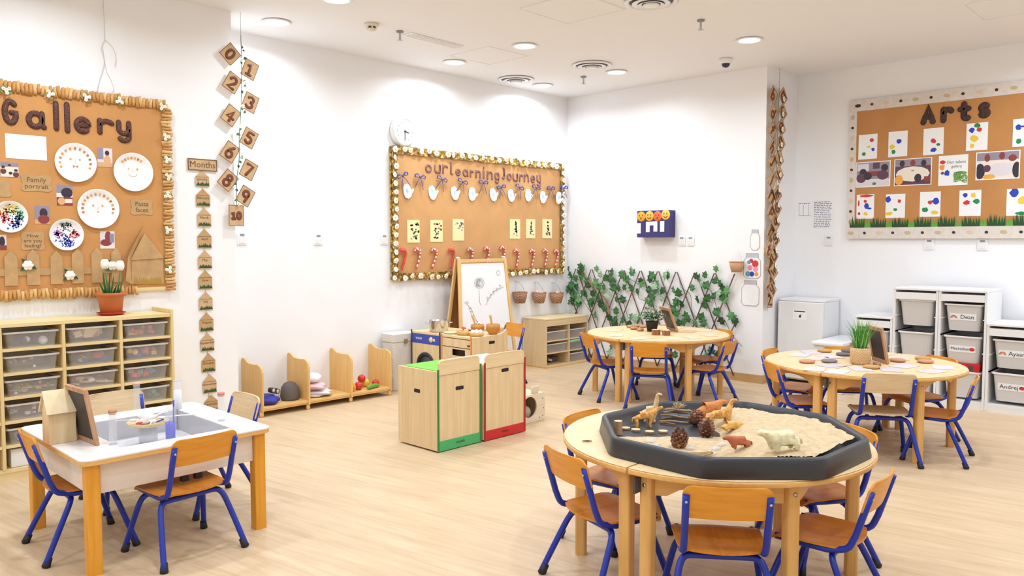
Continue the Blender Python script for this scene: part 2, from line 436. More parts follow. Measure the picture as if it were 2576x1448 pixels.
_bk = _nt.nodes.new('ShaderNodeTexBrick'); _bk.inputs['Scale'].default_value = 1.0; _bk.inputs['Brick Width'].default_value = 1.25; _bk.inputs['Row Height'].default_value = 0.18
_bk.inputs['Mortar Size'].default_value = 0.0012; _bk.inputs['Color1'].default_value = (0.46, 0.46, 0.46, 1); _bk.inputs['Color2'].default_value = (0.54, 0.54, 0.54, 1); _bk.inputs['Mortar'].default_value = (0.38, 0.38, 0.38, 1)
_nt.links.new(_m4.outputs['Vector'], _bk.inputs['Vector'])
def _mth(op, a, b_):
    q = _nt.nodes.new('ShaderNodeMath'); q.operation = op
    for i, v in enumerate((a, b_)):
        if isinstance(v, float): q.inputs[i].default_value = v
        else: _nt.links.new(v, q.inputs[i])
    return q.outputs[0]
_sum = _mth('ADD', _mth('ADD', _mth('MULTIPLY', _n1.outputs['Fac'], 0.45), _mth('MULTIPLY', _n2.outputs['Fac'], 0.25)), _mth('MULTIPLY', _bk.outputs['Color'], 0.3))
_r = _nt.nodes.new('ShaderNodeValToRGB')
_r.color_ramp.elements[0].color = lin((196, 166, 130)); _r.color_ramp.elements[0].position = 0.36
_r.color_ramp.elements[1].color = lin((224, 198, 164)); _r.color_ramp.elements[1].position = 0.62
_nt.links.new(_sum, _r.inputs['Fac']); _nt.links.new(_r.outputs['Color'], _b.inputs['Base Color'])
_b.inputs['Roughness'].default_value = 0.42; _b.inputs['Specular IOR Level'].default_value = 0.35
_bp = _nt.nodes.new('ShaderNodeBump'); _bp.inputs['Strength'].default_value = 0.15; _bp.inputs['Distance'].default_value = 0.002
_nt.links.new(_n1.outputs['Fac'], _bp.inputs['Height']); _nt.links.new(_bp.outputs['Normal'], _b.inputs['Normal'])

# ---------------------------------------------------------------- room shell
CH = 3.2
YL, YB, XR, XA, YN, XN = 5.80, 6.29, 7.51, 8.21, 3.70, 2.92
def struct(name, mb, m, bevel=0):
    o = mb.build(name, m, bevel=bevel); o['kind'] = 'structure'; return o
struct('floor', MB().box(-3.2, 8.41, -3.2, 6.49, -0.1, 0), FLOOR)
struct('ceiling', MB().box(-3.2, 8.41, -3.2, 6.49, CH, CH + 0.1), CEIL)
struct('wall_left', MB().box(-3.2, XN, YL, 6.49, 0, CH), WALL)
struct('wall_back', MB().box(XN, XR, YB, 6.49, 0, CH), WALL)
struct('wall_right', MB().box(XR, 8.41, YN, 6.49, 0, CH), WALL)
struct('wall_alcove', MB().box(XA, 8.41, -3.2, YN, 0, CH), WALL)
struct('wall_rear', MB().box(-3.2, XA, -3.2, -3.0, 0, CH), WALL)
struct('wall_side', MB().box(-3.2, -3.0, -3.0, YL, 0, CH), WALL)
BASEW = wood('skirting_oak', (196, 156, 108), (208, 170, 122), 'y', 0.45, 40, 2)
BASEX = wood('skirting_oak_flat', (196, 156, 108), (208, 170, 122), 'x', 0.45, 40, 2)
struct('baseboard_right', MB().box(XR - .014, XR, YN - .014, YB - .014, 0, .085), BASEW)
struct('baseboard_corner', MB().box(XR, XA, YN - .014, YN, 0, .085), BASEX)
struct('baseboard_back', MB().box(XN + .014, XR, YB - .014, YB, 0, .085), BASEX)
struct('baseboard_alcove', MB().box(XA - .014, XA, -3.0, YN - .014, 0, .085), BASEW)
struct('baseboard_left', MB().box(-3.0, XN + .014, YL - .014, YL, 0, .085), BASEX)
struct('baseboard_return', MB().box(XN, XN + .014, YL, YB, 0, .085), BASEW)

# ---------------------------------------------------------------- ceiling fittings
GLOW = emis('lamp_diffuser', (255, 250, 246), 9.0)
def downlight(x, y, label, k=1.0):
    t = thing('downlight', label, 'ceiling light', (x, y, CH), 0, 'round recessed ceiling downlights')
    MB().lathe([(.085, -.001), (.112, -.004), (.116, -.010), (.108, -.014), (.088, -.012), (.085, -.004)], 28).build('trim_ring', WHITE, t)
    MB().lathe([(.0, -.003), (.085, -.003), (.087, -.006), (.06, -.009), (0, -.010)], 24).build('diffuser', GLOW, t)
    l = bpy.data.lights.new('lamp', 'AREA'); l.shape = 'DISK'; l.size = 0.17; l.energy = LAMP_W * k; l.color = (0.78, 0.895, 1.0); l.spread = R(LAMP_SPREAD)
    o = bpy.data.objects.new('lamp', l); col.objects.link(o); o.parent = t; o.location = (0, 0, -.02)
_seen = [((695, 54), 'bright round downlight above the hanging number garland, leftmost and largest in view'),
         ((846, -4), 'round downlight cut by the top edge of the photo, left of the smoke detector'),
         ((1320, 114), 'round downlight right of the flat ceiling vent, in the middle of the ceiling'),
         ((1143, 155), 'round downlight nearest above the wall clock'),
         ((1885, 99), 'bright cool round downlight above the dome camera, rightmost in view'),
         ((1551, 180), 'round downlight beside the middle round air vent'),
         ((1365, 213), 'round downlight in the far corner, smallest in view')]
for (q, lb) in _seen:
    p = onz(q[0], q[1], CH); downlight(p.x, p.y, lb)
k_ = 0
for (x, y) in [(1.5, 4.9), (-.4, 4.9), (-2.0, 4.6), (3.4, 3.2), (1.5, 3.0), (-.6, 2.6), (-2.2, 2), (5.0, 1.6), (3.2, 1.2), (7.35, 1.1), (7.4, .1), (1.2, .6), (-1.0, .2), (6.6, -.6), (4.2, -.8), (2, -1.8), (-1.2, -2.0), (7.2, -2.2)]:
    downlight(x, y, 'added round downlight on the ceiling behind or above the photographer, outside the photo', 1.3)  # unseen downlights added to brighten the room, stronger than the visible ones
def vent(q, r, label):
    p = onz(q[0], q[1], CH)
    t = thing('air_vent', label, 'vent', (p.x, p.y, CH), 0, 'round ceiling air diffusers')
    MB().lathe([(r * .86, -.002), (r, -.004), (r * 1.04, -.012), (r * .9, -.02), (r * .84, -.006)], 32).build('outer_ring', WHITE, t)
    MB().lathe([(r * .84, -.004), (r * .6, -.001), (0, -.001)], 28).build('throat', DGREY, t)
    for s_, z_ in ((.74, -.022), (.52, -.034)):
        MB().lathe([(r * s_ * .72, -.010 + z_ * .4), (r * s_, z_), (r * s_ * .98, z_ - .004), (r * s_ * .7, -.014 + z_ * .4)], 28).build('cone', WHITE, t)
    MB().lathe([(.0, -.024), (r * .3, -.026), (r * .34, -.036), (r * .2, -.044), (0, -.046)], 20).build('cap', WHITE, t)
vent((1638, 2), .19, 'large round air vent at the top edge of the photo')
vent((1489, 162), .19, 'round air vent left of the downlight in the middle of the ceiling')
vent((1298, 198), .19, 'round air vent over the far end of the learning board')
def sprinkler(q, label):
    p = onz(q[0], q[1], CH)
    t = thing('fire_sprinkler', label, 'sprinkler', (p.x, p.y, CH), 0, 'chrome ceiling sprinklers')
    MB().lathe([(.0, 0), (.03, -.001), (.03, -.012), (.014, -.016), (0, -.017)], 16).build('collar', GREY, t)
    MB().lathe([(.009, -.016), (.009, -.055), (.012, -.06), (.004, -.07)], 10).build('stem', STEEL, t)
    MB().lathe([(.0, -.073), (.022, -.075), (.022, -.079), (0, -.08)], 14).build('deflector', STEEL, t)
sprinkler((1006, 78), 'chrome sprinkler between the smoke detector and the flat vent')
sprinkler((1763, 50), 'chrome sprinkler nearest the large round air vent')
sprinkler((1468, 192), 'chrome sprinkler below the middle round air vent, farthest of the three')
p = onz(935, 60, CH)
t = thing('smoke_detector', 'round cream smoke detector with a dark slotted band', 'detector', (p.x, p.y, CH))
MB().lathe([(0, 0), (.058, -.001), (.058, -.018), (.044, -.024), (0, -.024)], 24).build('base', mat('cream_plastic', (232, 222, 204), .4), t)
MB().lathe([(.036, -.024), (.036, -.04)], 20).build('slot_band', DGREY, t)
for k in range(6):
    a = k * PI / 3; MB().box(.030, .040, -.006, .006, -.042, -.022).build('rib', MATS['cream_plastic'], t).rotation_euler = (0, 0, a)
MB().lathe([(0, -.04), (.04, -.04), (.036, -.052), (.014, -.06), (0, -.061)], 20).build('cap', MATS['cream_plastic'], t)
p = onz(1826, 147, CH)
t = thing('dome_camera', 'white ceiling dome camera with a dark glass eye', 'camera', (p.x, p.y, CH))
MB().lathe([(0, 0), (.062, -.001), (.062, -.03), (.05, -.05), (0, -.05)], 24).build('housing', WHITE, t)
MB().ball((0, 0, -.052), (.04, .04, .036), 16, 10).build('eye', mat('dark_dome', (44, 42, 60), .12), t)
# flat linear vent and flush access hatches
p = onz(1092, 102, CH)
t = thing('flat_vent', 'flat white slotted ceiling vent near the wall clock', 'vent', (p.x, p.y, CH), R(2))
MB().box(-.31, .31, -.065, .065, -.007, 0).build('frame', WHITE, t, .003)
for k in range(5): MB().box(-.29, .29, -.05 + k * .021, -.038 + k * .021, -.011, -.006).build('slat', CEIL, t)
def hatch(q, w, d, lab):
    p = onz(q[0], q[1], CH)
    t = thing('access_hatch', lab, 'hatch', (p.x, p.y, CH), R(0), 'flush ceiling hatches')
    MB().box(-w / 2, w / 2, -d / 2, d / 2, -.003, 0).build('panel', CEIL, t)
    mb = MB(); e = .006
    mb.ring([(-w / 2 - .012, -d / 2 - .012), (w / 2 + .012, -d / 2 - .012), (w / 2 + .012, d / 2 + .012), (-w / 2 - .012, d / 2 + .012)], [(-w / 2 - e, -d / 2 - e), (w / 2 + e, -d / 2 - e), (w / 2 + e, d / 2 + e), (-w / 2 - e, d / 2 + e)], -.004, 0)
    mb.build('rim', CEIL, t)
hatch((1440, 22), .55, .55, 'square flush ceiling hatch beside the large round air vent')
hatch((2560, 12), .55, .55, 'square flush ceiling hatch at the top right corner of the photo')
hatch((1230, 140), .5, .5, 'square flush ceiling hatch between the flat vent and the nearest downlight')
p = onz(263, -60, CH); q1 = ony(262, 100, YL - .012)
t = thing('hanging_wire', 'thin white wire loop dangling from the ceiling above the picture gallery', 'wire', (q1.x, YL - .012, q1.z))
MB().tube(catmull([(-.004, 0, CH - q1.z), (.0, 0, .35), (.004, 0, 0)], 6), .0018, 6).build('cord', mat('pale_cord', (208, 202, 200), .7), t)
MB().tube(catmull([(.004, 0, 0), (-.02, 0, -.06), (-.005, 0, -.16), (-.045, 0, -.3), (-.05, 0, -.36), (.0, -.004, -.38), (.05, 0, -.33), (.03, 0, -.25), (.005, -.003, -.2), (-.012, 0, -.05)], 6), .0018, 6).build('loop', MATS['pale_cord'], t)
MB().tube(catmull([(.004, -.004, 0), (.05, -.004, -.04), (.07, -.004, -.1), (.062, -.004, -.17)], 6), .0018, 6).build('loose_end', MATS['pale_cord'], t)

# sockets (white wall plates): frame facing -y, local y = depth
def socket(loc, rz, label):
    t = thing('wall_socket', label, 'socket', loc, rz, 'white wall socket plates')
    MB().prism(rrect(.088, .104, .008), -.009, 0, 'xz').build('plate', WHITE, t, .002)
    MB().prism(rrect(.052, .052, .006, 3, 0, -.012), -.012, -.008, 'xz').build('cover', WHITE2, t)
    MB().prism(rrect(.04, .018, .004, 3, 0, .032), -.0115, -.008, 'xz').build('switch', GREY, t, .001)
for (q, lb) in [((608, 600), 'white wall socket below the number ten card'), ((800, 602), 'white wall socket on the bare wall midway between garland and learning board'), ((966, 602), 'white wall socket at the left edge of the learning board')]:
    p = ony(q[0], q[1], YB); socket((p.x, YB, p.z), 0, lb)
for (q, lb) in [((1716, 606), 'white wall socket nearer the emoji box, left of a pair'), ((1738, 606), 'white wall socket right of a pair beside the emoji box')]:
    p = onx(q[0], q[1], XR); socket((XR, p.y, p.z), -PI / 2, lb)
for (q, lb) in [((2085, 605), 'white wall socket under the notices left of the arts board'), ((2338, 614), 'white wall socket below the arts board, under the letters'), ((2472, 615), 'white wall socket below the arts board nearest the right edge')]:
    p = onx(q[0], q[1], XA); socket((XA, p.y, p.z), -PI / 2, lb)
# ---------------------------------------------------------------- stacking school chair: two bent side tubes, two inverted-U leg tubes, plywood seat and back
# local: front is +x, origin on the floor; drawn for a back 0.60 m high
def chair_proto(wback, wseat, label):
    t = thing('school_chair', label, 'chair')
    r = .0136
    for s in (-1, 1):
        y = s * .150
        pts = [(-.2305, y, .566), (-.205, y, .48), (-.176, y, .385)] + [(-.176 + .012 + .05 * (1 - math.cos(R(a))), y, .36 - .05 * math.sin(R(a)) + .006) for a in (20, 40, 60, 80)] + [(-.07, y, .305), (.03, y, .307), (.14, y, .312)]
        MB().tube(pts, r, 10).build('side_tube', BLUE, t)
    for (x0, x1, nm) in ((-.085, -.215, 'rear_leg_frame'), (.095, .185, 'front_leg_frame')):
        half = [(x1, .205, .012), (x0 + (x1 - x0) * .35, .172, .19), (x0 + (x1 - x0) * .1, .156, .255), (x0, .135, .279), (x0, .105, .284)]
        pts = catmull(half, 5) + catmull([(p[0], -p[1], p[2]) for p in half[::-1]], 5)
        fr = MB().tube(pts, r, 10).build(nm, BLUE, t)
        for s in (-1, 1):
            d = Vector((x0 - x1, 0, .2)).normalized()
            mb = MB(); a = Vector((x1, s * .205, 0.0)); b = Vector((x1 + (x0 - x1) * .14, s * (.205 - .010), .042))
            mb.tube([a, a + (b - a) * .1, b], [.0165, .0195, .0155], 10)
            f = mb.build('foot_cap', BLACK, fr)
    # seat: rounded plywood, front edge rolled down
    N = 14; out = []
    def seat_pt(u, v):
        hw = (.165 + .012 * u) * (1 - .10 * max(0, (.25 - u) / .25) ** 2 - .09 * max(0, (u - .8) / .2) ** 2)
        x = -.165 + .345 * u - (.02 * v * v if u > .6 else 0) + (.035 * v * v * max(0, 1 - u * 3))
        z = .328 - .012 * math.exp(-((u - .45) / .3) ** 2) * (1 - v * v) - max(0, (u - .82) / .18) ** 2 * .022
        return (x, hw * v, z)
    top = [[seat_pt(i / 10, -1 + 2 * j / 10) for j in range(11)] for i in range(11)]
    mb = MB(); v = [p for row in top for p in row] + [(p[0], p[1], p[2] - .009) for row in top for p in row]
    f = []; n = 121
    for i in range(10):
        for j in range(10):
            a = i * 11 + j; f.append((a, a + 11, a + 12, a + 1)); f.append((n + a, n + a + 1, n + a + 12, n + a + 11))
    rim = [j for j in range(11)] + [i * 11 + 10 for i in range(1, 11)] + [110 + j for j in range(9, -1, -1)] + [i * 11 for i in range(9, 0, -1)]
    mb.add(v, f, 0, True)
    k = len(rim); mb.add(v, [(rim[i], rim[(i + 1) % k], rim[(i + 1) % k] + n, rim[i] + n) for i in range(k)], 0, False)
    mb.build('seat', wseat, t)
    # back: curved plywood with rounded top corners, sits inside the tube tops
    def back_pt(u, w):
        # u across -1..1, w up 0..1
        z = .468 + .132 * w
        hw = .163
        if w > .72: hw -= .04 * (1 - math.sqrt(max(0, 1 - ((w - .72) / .28) ** 2)))
        if w < .12: hw -= .012 * (1 - w / .12)
        x = -.190 - (z - .468) * .30 - .018 * (1 - u * u) + .0
        return (x, hw * u, z)
    NU, NW = 12, 10
    ws_ = [0, .06, .12, .3, .5, .72, .82, .9, .95, .98, 1.0]
    grid = [[back_pt(-1 + 2 * i / NU, w) for i in range(NU + 1)] for w in ws_]
    v = [p for row in grid for p in row]; n = len(v); v += [(p[0] - .009, p[1], p[2] + .001) for p in v]
    f = []; W_ = NU + 1
    for a_ in range(NW):
        for b_ in range(NU):
            a = a_ * W_ + b_; f.append((a, a + 1, a + W_ + 1, a + W_)); f.append((n + a, n + a + W_, n + a + W_ + 1, n + a + 1))
    mb = MB().add(v, f, 0, True)
    rim = [b_ for b_ in range(W_)] + [a_ * W_ + NU for a_ in range(1, NW + 1)] + [NW * W_ + b_ for b_ in range(NU - 1, -1, -1)] + [a_ * W_ for a_ in range(NW - 1, 0, -1)]
    k = len(rim); mb.add(v, [(rim[i] + n, rim[(i + 1) % k] + n, rim[(i + 1) % k], rim[i]) for i in range(k)], 0, False)
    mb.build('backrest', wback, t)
    for s in (-1, 1):
        mb = MB(); mb.M = Matrix.Translation((-.2345, s * .150, .538)) @ Matrix.Rotation(R(-90), 4, 'Y')
        mb.lathe([(0, 0), (.006, 0), (.005, .004), (0, .005)], 10); mb.M = None
        mb.build('screw_cap', STEEL, t)
    return t
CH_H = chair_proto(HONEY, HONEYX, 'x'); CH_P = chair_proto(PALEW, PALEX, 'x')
_used = set()
def chair(kind, pos, face, size, label, group):
    # pos: floor point under the middle of the backrest top; face: heading of the seat front in degrees
    pr = CH_H if kind == 'h' else CH_P
    a = R(face); s = size / .60
    loc = (pos[0] + .235 * s * math.cos(a), pos[1] + .235 * s * math.sin(a), 0)
    if kind not in _used:
        _used.add(kind); put(pr, loc, a); pr.scale = (s, s, s); pr['label'] = label; pr['group'] = group; return pr
    return dup(pr, loc, a, label, group, s)

# ---------------------------------------------------------------- half-round tables, two pushed together make a round one
TH = .58; TR = .665
def half_table(cx, cy, ang, label, group):
    # straight side faces -y locally
    t = thing('half_round_table', label, 'table', (cx, cy, 0), ang, group)
    g = .004; n = 28
    def half(r, off): return [(r * math.cos(PI * i / n), off + r * math.sin(PI * i / n)) for i in range(n + 1)]
    o = MB().prism(half(TR - .004, g), TH - .005, TH, 'xy').build('tabletop', BEECHT, t, .003)
    MB().prism(half(TR, g + .0005), TH - .026, TH - .0052, 'xy', 0, True).build('edge_band', BEECHE, t, .004)
    lr = TR - .075; ly = .05; legs = [(lr, ly), (lr * math.cos(R(58)), lr * math.sin(R(58))), (lr * math.cos(R(122)), lr * math.sin(R(122))), (-lr, ly)]
    for k, (x, y) in enumerate(legs):
        a = math.atan2(y, x) if 0 < k < 3 else 0
        o = MB().prism(rrect(.052, .052, .012, 3), 0, TH - .027, 'xy', 0, False).build('leg', BEECH, t)
        put(o, (x, y, 0), a)
        b = MB(); b.M = Matrix.Rotation(R(90), 4, 'Y')
        b.lathe([(0, 0), (.008, 0), (.008, .004), (0, .004)], 10)
        bo = b.build('bolt', STEEL, o); put(bo, (.026, 0, TH - .07))
    def rail(p, q, nm, arch=True):
        p = Vector(p); q = Vector(q); L = (q - p).length - .05; dirv = (q - p).normalized()
        m = (p + q) / 2; aa = math.atan2(dirv.y, dirv.x)
        h = .085; pts = [(-L / 2, -h), (-L / 2 + .03, -h)]
        for i in range(9):
            s = i / 8; pts.append((-L / 2 + .045 + (L - .09) * s, -h + (.042 * math.sin(PI * min(1, max(0, s)) ) ** .5 if arch else .0)))
        pts += [(L / 2 - .03, -h), (L / 2, -h), (L / 2, 0), (-L / 2, 0)]
        o = MB().prism(pts, -.010, .010, 'xz').build(nm, BEECHE, t, .002)
        put(o, (m.x, m.y, TH - .027), aa)
    for k in range(3): rail(legs[k], legs[k + 1], 'apron')
    rail(legs[0], legs[3], 'straight_apron', False)
    cl = MB().box(-.006, .006, -.02, .02, -.03, .03).build('clamp', DGREY, t, .002); put(cl, (lr + .045, .028, TH - .07), R(90))
    return t
def round_pair(c, joint_px, names, group):
    a = R(joint_px)
    # the joint line runs through the centre at heading a; the half on its left and on its right
    half_table(c[0], c[1], a, names[0], group)
    half_table(c[0], c[1], a + PI, names[1], group)
    return a
CF, CRT, CB = (3.126, 1.764), (5.827, 2.098), (6.36, 4.199)
round_pair(CF, 180.5, ('right half of the round beech table under the black sand tray', 'left half of the round beech table under the black sand tray'), 'half-round tables')
round_pair(CRT, 177.5, ('right half of the round beech table by the white storage units', 'left half of the round beech table by the white storage units'), 'half-round tables')
round_pair(CB, 183, ('right half of the round beech table before the ivy trellis', 'left half of the round beech table before the ivy trellis'), 'half-round tables')

G1 = 'chairs round the sand tray table'; G2 = 'chairs round the table by the storage units'; G3 = 'chairs round the table by the ivy trellis'; G4 = 'chairs round the square table'
chair('h', (2.499, 1.346), 37, .585, 'honey school chair at the front of the sand tray table, nearest the camera', G1)
chair('h', (2.436, 2.058), -17, .59, 'honey school chair at the left of the sand tray table, seat half under it', G1)
chair('h', (3.090, 2.490), -88, .585, 'honey school chair behind the left side of the sand tray, only its back showing', G1)
chair('h', (3.075, 1.015), 94, .572, 'honey school chair at the right of the sand tray table, its back nearly edge-on', G1)
chair('h', (3.730, 1.365), 148, .585, 'honey school chair behind the right end of the sand tray', G1)
chair('p', (5.256, 1.720), 32, .61, 'pale school chair with its back to the camera at the storage side table', G2)
chair('h', (5.77, 1.355), 99, .565, 'honey school chair at the right end of the storage side table, seen edge-on', G2)
chair('h', (6.440, 1.745), 149, .588, 'honey school chair tucked behind the table in front of the storage bins', G2)
chair('h', (6.500, 2.500), 213, .588, 'honey school chair behind the table before the white low chest', G2)
chair('h', (5.938, 2.864), -86, .59, 'honey school chair at the left of the storage side table, the farther of two', G2)
chair('h', (5.298, 2.546), -45, .59, 'honey school chair at the left of the storage side table, the nearer of two', G2)
chair('h', (5.622, 3.798), 30, .585, 'honey school chair facing away from the camera at the trellis table', G3)
chair('h', (5.666, 4.505), -26, .605, 'honey school chair at the left end of the trellis table', G3)
chair('h', (6.35, 3.42), 95, .57, 'honey school chair at the right of the trellis table, the nearer of two', G3)
chair('h', (6.987, 3.828), 150, .585, 'honey school chair at the right of the trellis table, the farther of two', G3)
chair('h', (6.999, 4.621), 212, .575, 'school chair pushed under the far side of the trellis table, behind the plant', G3)
chair('h', (1.565, 3.425), 94, .58, 'honey school chair in front of the square table, back to the camera', G4)
chair('h', (1.015, 4.07), -3, .58, 'honey school chair at the left side of the square table by the drawer cabinet', G4)
chair('p', (1.655, 4.80), -90, .58, 'pale school chair behind the square table before the drawer cabinet', G4)
chair('p', (2.155, 4.185), 181, .58, 'pale school chair at the right side of the square table', G4)
chair('h', (5.90, 5.64), 172, .60, 'honey school chair behind the toy kitchen by the tray cabinet', 'chair by the toy kitchen')

# ---------------------------------------------------------------- square activity table with a sunken clear tray
LX0, LX1, LY0, LY1, LH = 1.098, 1.985, 3.592, 4.51, .517
t = thing('activity_table', 'square white-topped table with honey legs and a sunken clear tray', 'table', ((LX0 + LX1) / 2, (LY0 + LY1) / 2, 0))
w_, d_ = LX1 - LX0, LY1 - LY0
outer = rrect(w_, d_, .045, 6); n_ = len(outer)
q0 = [onz(q[0], q[1], LH) for q in ((250, 1122), (575, 1068), (462, 1027))]
ix0, ix1, iy0, iy1 = -.235, w_ / 2 - .155, -d_ / 2 + .13, d_ / 2 - .16
cor = [(ix1, iy0), (ix1, iy1), (ix0, iy1), (ix0, iy0)]
inner = [cor[i // 7] for i in range(n_)]
MB().ring(outer, inner, LH - .006, LH).build('tabletop', mat('white_laminate_top', (242, 234, 228), .3), t)
MB().ring([(p[0] * .999, p[1] * .999) for p in outer], inner, LH - .026, LH - .0062).build('edge_band', BEECHE, t, .002)
APR = wood('white_beech_apron', (226, 210, 194), (236, 222, 208), 'x', .45, 26, 2)
for (x0, x1, y0, y1) in ((-w_ / 2 + .085, w_ / 2 - .085, -d_ / 2 + .045, -d_ / 2 + .063), (-w_ / 2 + .085, w_ / 2 - .085, d_ / 2 - .063, d_ / 2 - .045), (-w_ / 2 + .045, -w_ / 2 + .063, -d_ / 2 + .085, d_ / 2 - .085), (w_ / 2 - .063, w_ / 2 - .045, -d_ / 2 + .085, d_ / 2 - .085)):
    MB().box(x0, x1, y0, y1, LH - .165, LH - .027).build('apron', APR, t, .002)
for sx in (-1, 1):
    for sy in (-1, 1):
        o = MB().prism(rrect(.058, .058, .006, 2), 0, LH - .027, 'xy').build('leg', HLEG, t); put(o, (sx * (w_ / 2 - .055), sy * (d_ / 2 - .055), 0))
TRAYB = mat('tray_frost', (228, 226, 230), .25)
mb = MB(); zt = LH - .115
mb.box(ix0 + .002, ix1 - .002, iy0 + .002, iy1 - .002, zt, zt + .004); mb.build('tray_floor', TRAYB, t)
mb = MB()
for (x0, x1, y0, y1) in ((ix0, ix0 + .005, iy0, iy1), (ix1 - .005, ix1, iy0, iy1), (ix0 + .005, ix1 - .005, iy0, iy0 + .005), (ix0 + .005, ix1 - .005, iy1 - .005, iy1)):
    mb.box(x0 + .001, x1 - .001, y0 + .001, y1 - .001, zt + .004, LH - .001)
mb.build('tray_wall', GLASSE, t)
for x in (.02, .085): MB().box(x - .016, x + .016, -d_ / 2 + .05, -d_ / 2 + .08, LH - .195, LH - .166).build('catch', BLACK, t)
# ---------------------------------------------------------------- picture gallery board on the left wall
GY = YL - .022                  # face of the backing
def gp(px, py, y=GY): p = ony(px, py, y); return (p.x, p.z)
gx1, gz1 = gp(414, 268); gz0 = gp(414, 722)[1]; gx0 = .86
t = thing('gallery_board', 'large kraft-backed picture gallery board titled in brown letters above the drawer cabinet', 'board', (0, GY, 0))
MB().box(gx0, gx1, 0, .021, gz0, gz1).build('backing', KRAFT, t)
mb = MB()
for (a, b, c, d) in ((gx0 - .02, gx1 + .02, gz1 - .005, gz1 + .02), (gx0 - .02, gx1 + .02, gz0 - .02, gz0 + .005), (gx1 - .005, gx1 + .02, gz0 + .005, gz1 - .005), (gx0 - .02, gx0 + .005, gz0 + .005, gz1 - .005)):
    mb.box(a, b, -.004, .0212, c, d)
mb.build('frame', SHELFX, t)
# title: raised glitter letters, each its own piece
gl = [('G', (2, 245), (50, 318)), ('a', (63, 275), (118, 328)), ('l', (131, 252), (144, 330)), ('l', (159, 255), (174, 336)), ('e', (184, 290), (231, 340)), ('r', (243, 295), (286, 342)), ('y', (291, 300), (333, 345))]
for (ch, q0_, q1_) in gl:
    x0, z1 = gp(*q0_); x1, z0 = gp(*q1_)
    w = .036; lines, gw = GL[ch]
    tall = 1.6 if ch in 'Gl' else 1.0
    sx = max(.02, (x1 - x0 - w) / max(.3, gw)); sz = (z1 - z0 - w) / tall
    mb = MB()
    for ln in lines: stroke(mb, ln, w, .014, x0 + w / 2, z0 + w / 2, sx, sz, -.001)
    mb.build('letter', GLITB, t)
# ruffled border pieces and small blossoms
def leaf_bit():
    mb = MB(); out = [(-.010, -.032), (.010, -.034), (.013, -.010), (.009, .008), (.012, .03), (.002, .036), (-.009, .031), (-.012, .006), (-.009, -.012)]
    v = [(p[0], -.004 - .012 * (1 - abs(p[0]) / .014), p[1]) for p in out]; c = len(v); v.append((0, -.022, 0)); v += [(p[0], 0, p[1]) for p in out]
    n = len(out); f = [(i, (i + 1) % n, c) for i in range(n)] + [(i, i + c + 1, (i + 1) % n + c + 1, (i + 1) % n) for i in range(n)]
    return mb.add(v, f, 0, True)
LB = [mat('shaving_%d' % i, c, .75, var=.08, vscale=40) for i, c in enumerate(((222, 174, 108), (206, 150, 84), (232, 190, 128)))]
lb0 = leaf_bit().build('border_leaf', LB[0], t); lb0.location = (gx0, -.001, gz1 + .01)
x = gx0 + .02; k = 0
def bl(x, z, roll):
    global k
    k += 1
    share(lb0, 'border_leaf', (x, -.0045, z), (0, roll + rnd.uniform(-.2, .2), 0), t, LB[k % 3] if rnd.random() < .8 else LB[1], rnd.uniform(.9, 1.1))
while x < gx1 + .01:
    bl(x, gz1 + .008 + rnd.uniform(-.006, .006), 0)
    if x < 2.17: bl(x + .009, gz0 - .012 + rnd.uniform(-.006, .006), PI)
    x += .0235
z = gz1 - .02
while z > gz0 - .02: bl(gx1 + .006 + rnd.uniform(-.005, .005), z, PI / 2); z -= .0235
def blossom(name='flower'):
    mb = MB()
    for c in ((0, 0), (.016, .010), (-.015, .008), (.004, -.017)):
        for i in range(5):
            a = 2 * PI * i / 5 + c[0] * 40; mb.ball((c[0] + .007 * math.cos(a), -.030, c[1] + .007 * math.sin(a)), (.006, .003, .006), 6, 4, 0)
        mb.ball((c[0], -.033, c[1]), (.003, .002, .003), 6, 4, 1)
    for (x, z, r) in ((.024, -.014, .5), (-.024, -.012, 2.4), (-.006, .024, 1.6)):
        d = Vector((math.cos(r), 0, math.sin(r))); n = Vector((-d.z, 0, d.x)); o = Vector((x, -.026, z))
        mb.add([o - d * .012, o + n * .006, o + d * .014, o - n * .006], [(0, 1, 2, 3)], 2)
    return mb
fb = None
for q in [(12, 228), (122, 238), (213, 246), (297, 255), (404, 270), (413, 345), (416, 402), (420, 445), (417, 492), (418, 578), (421, 678)]:
    x, z = gp(*q)
    if fb is None: fb = blossom().build('flower', [PETAL, YEL, LEAFL], t); fb.location = (x, -.004, z)
    else: share(fb, 'flower', (x, -.004, z), (0, rnd.uniform(0, 6), 0), t)

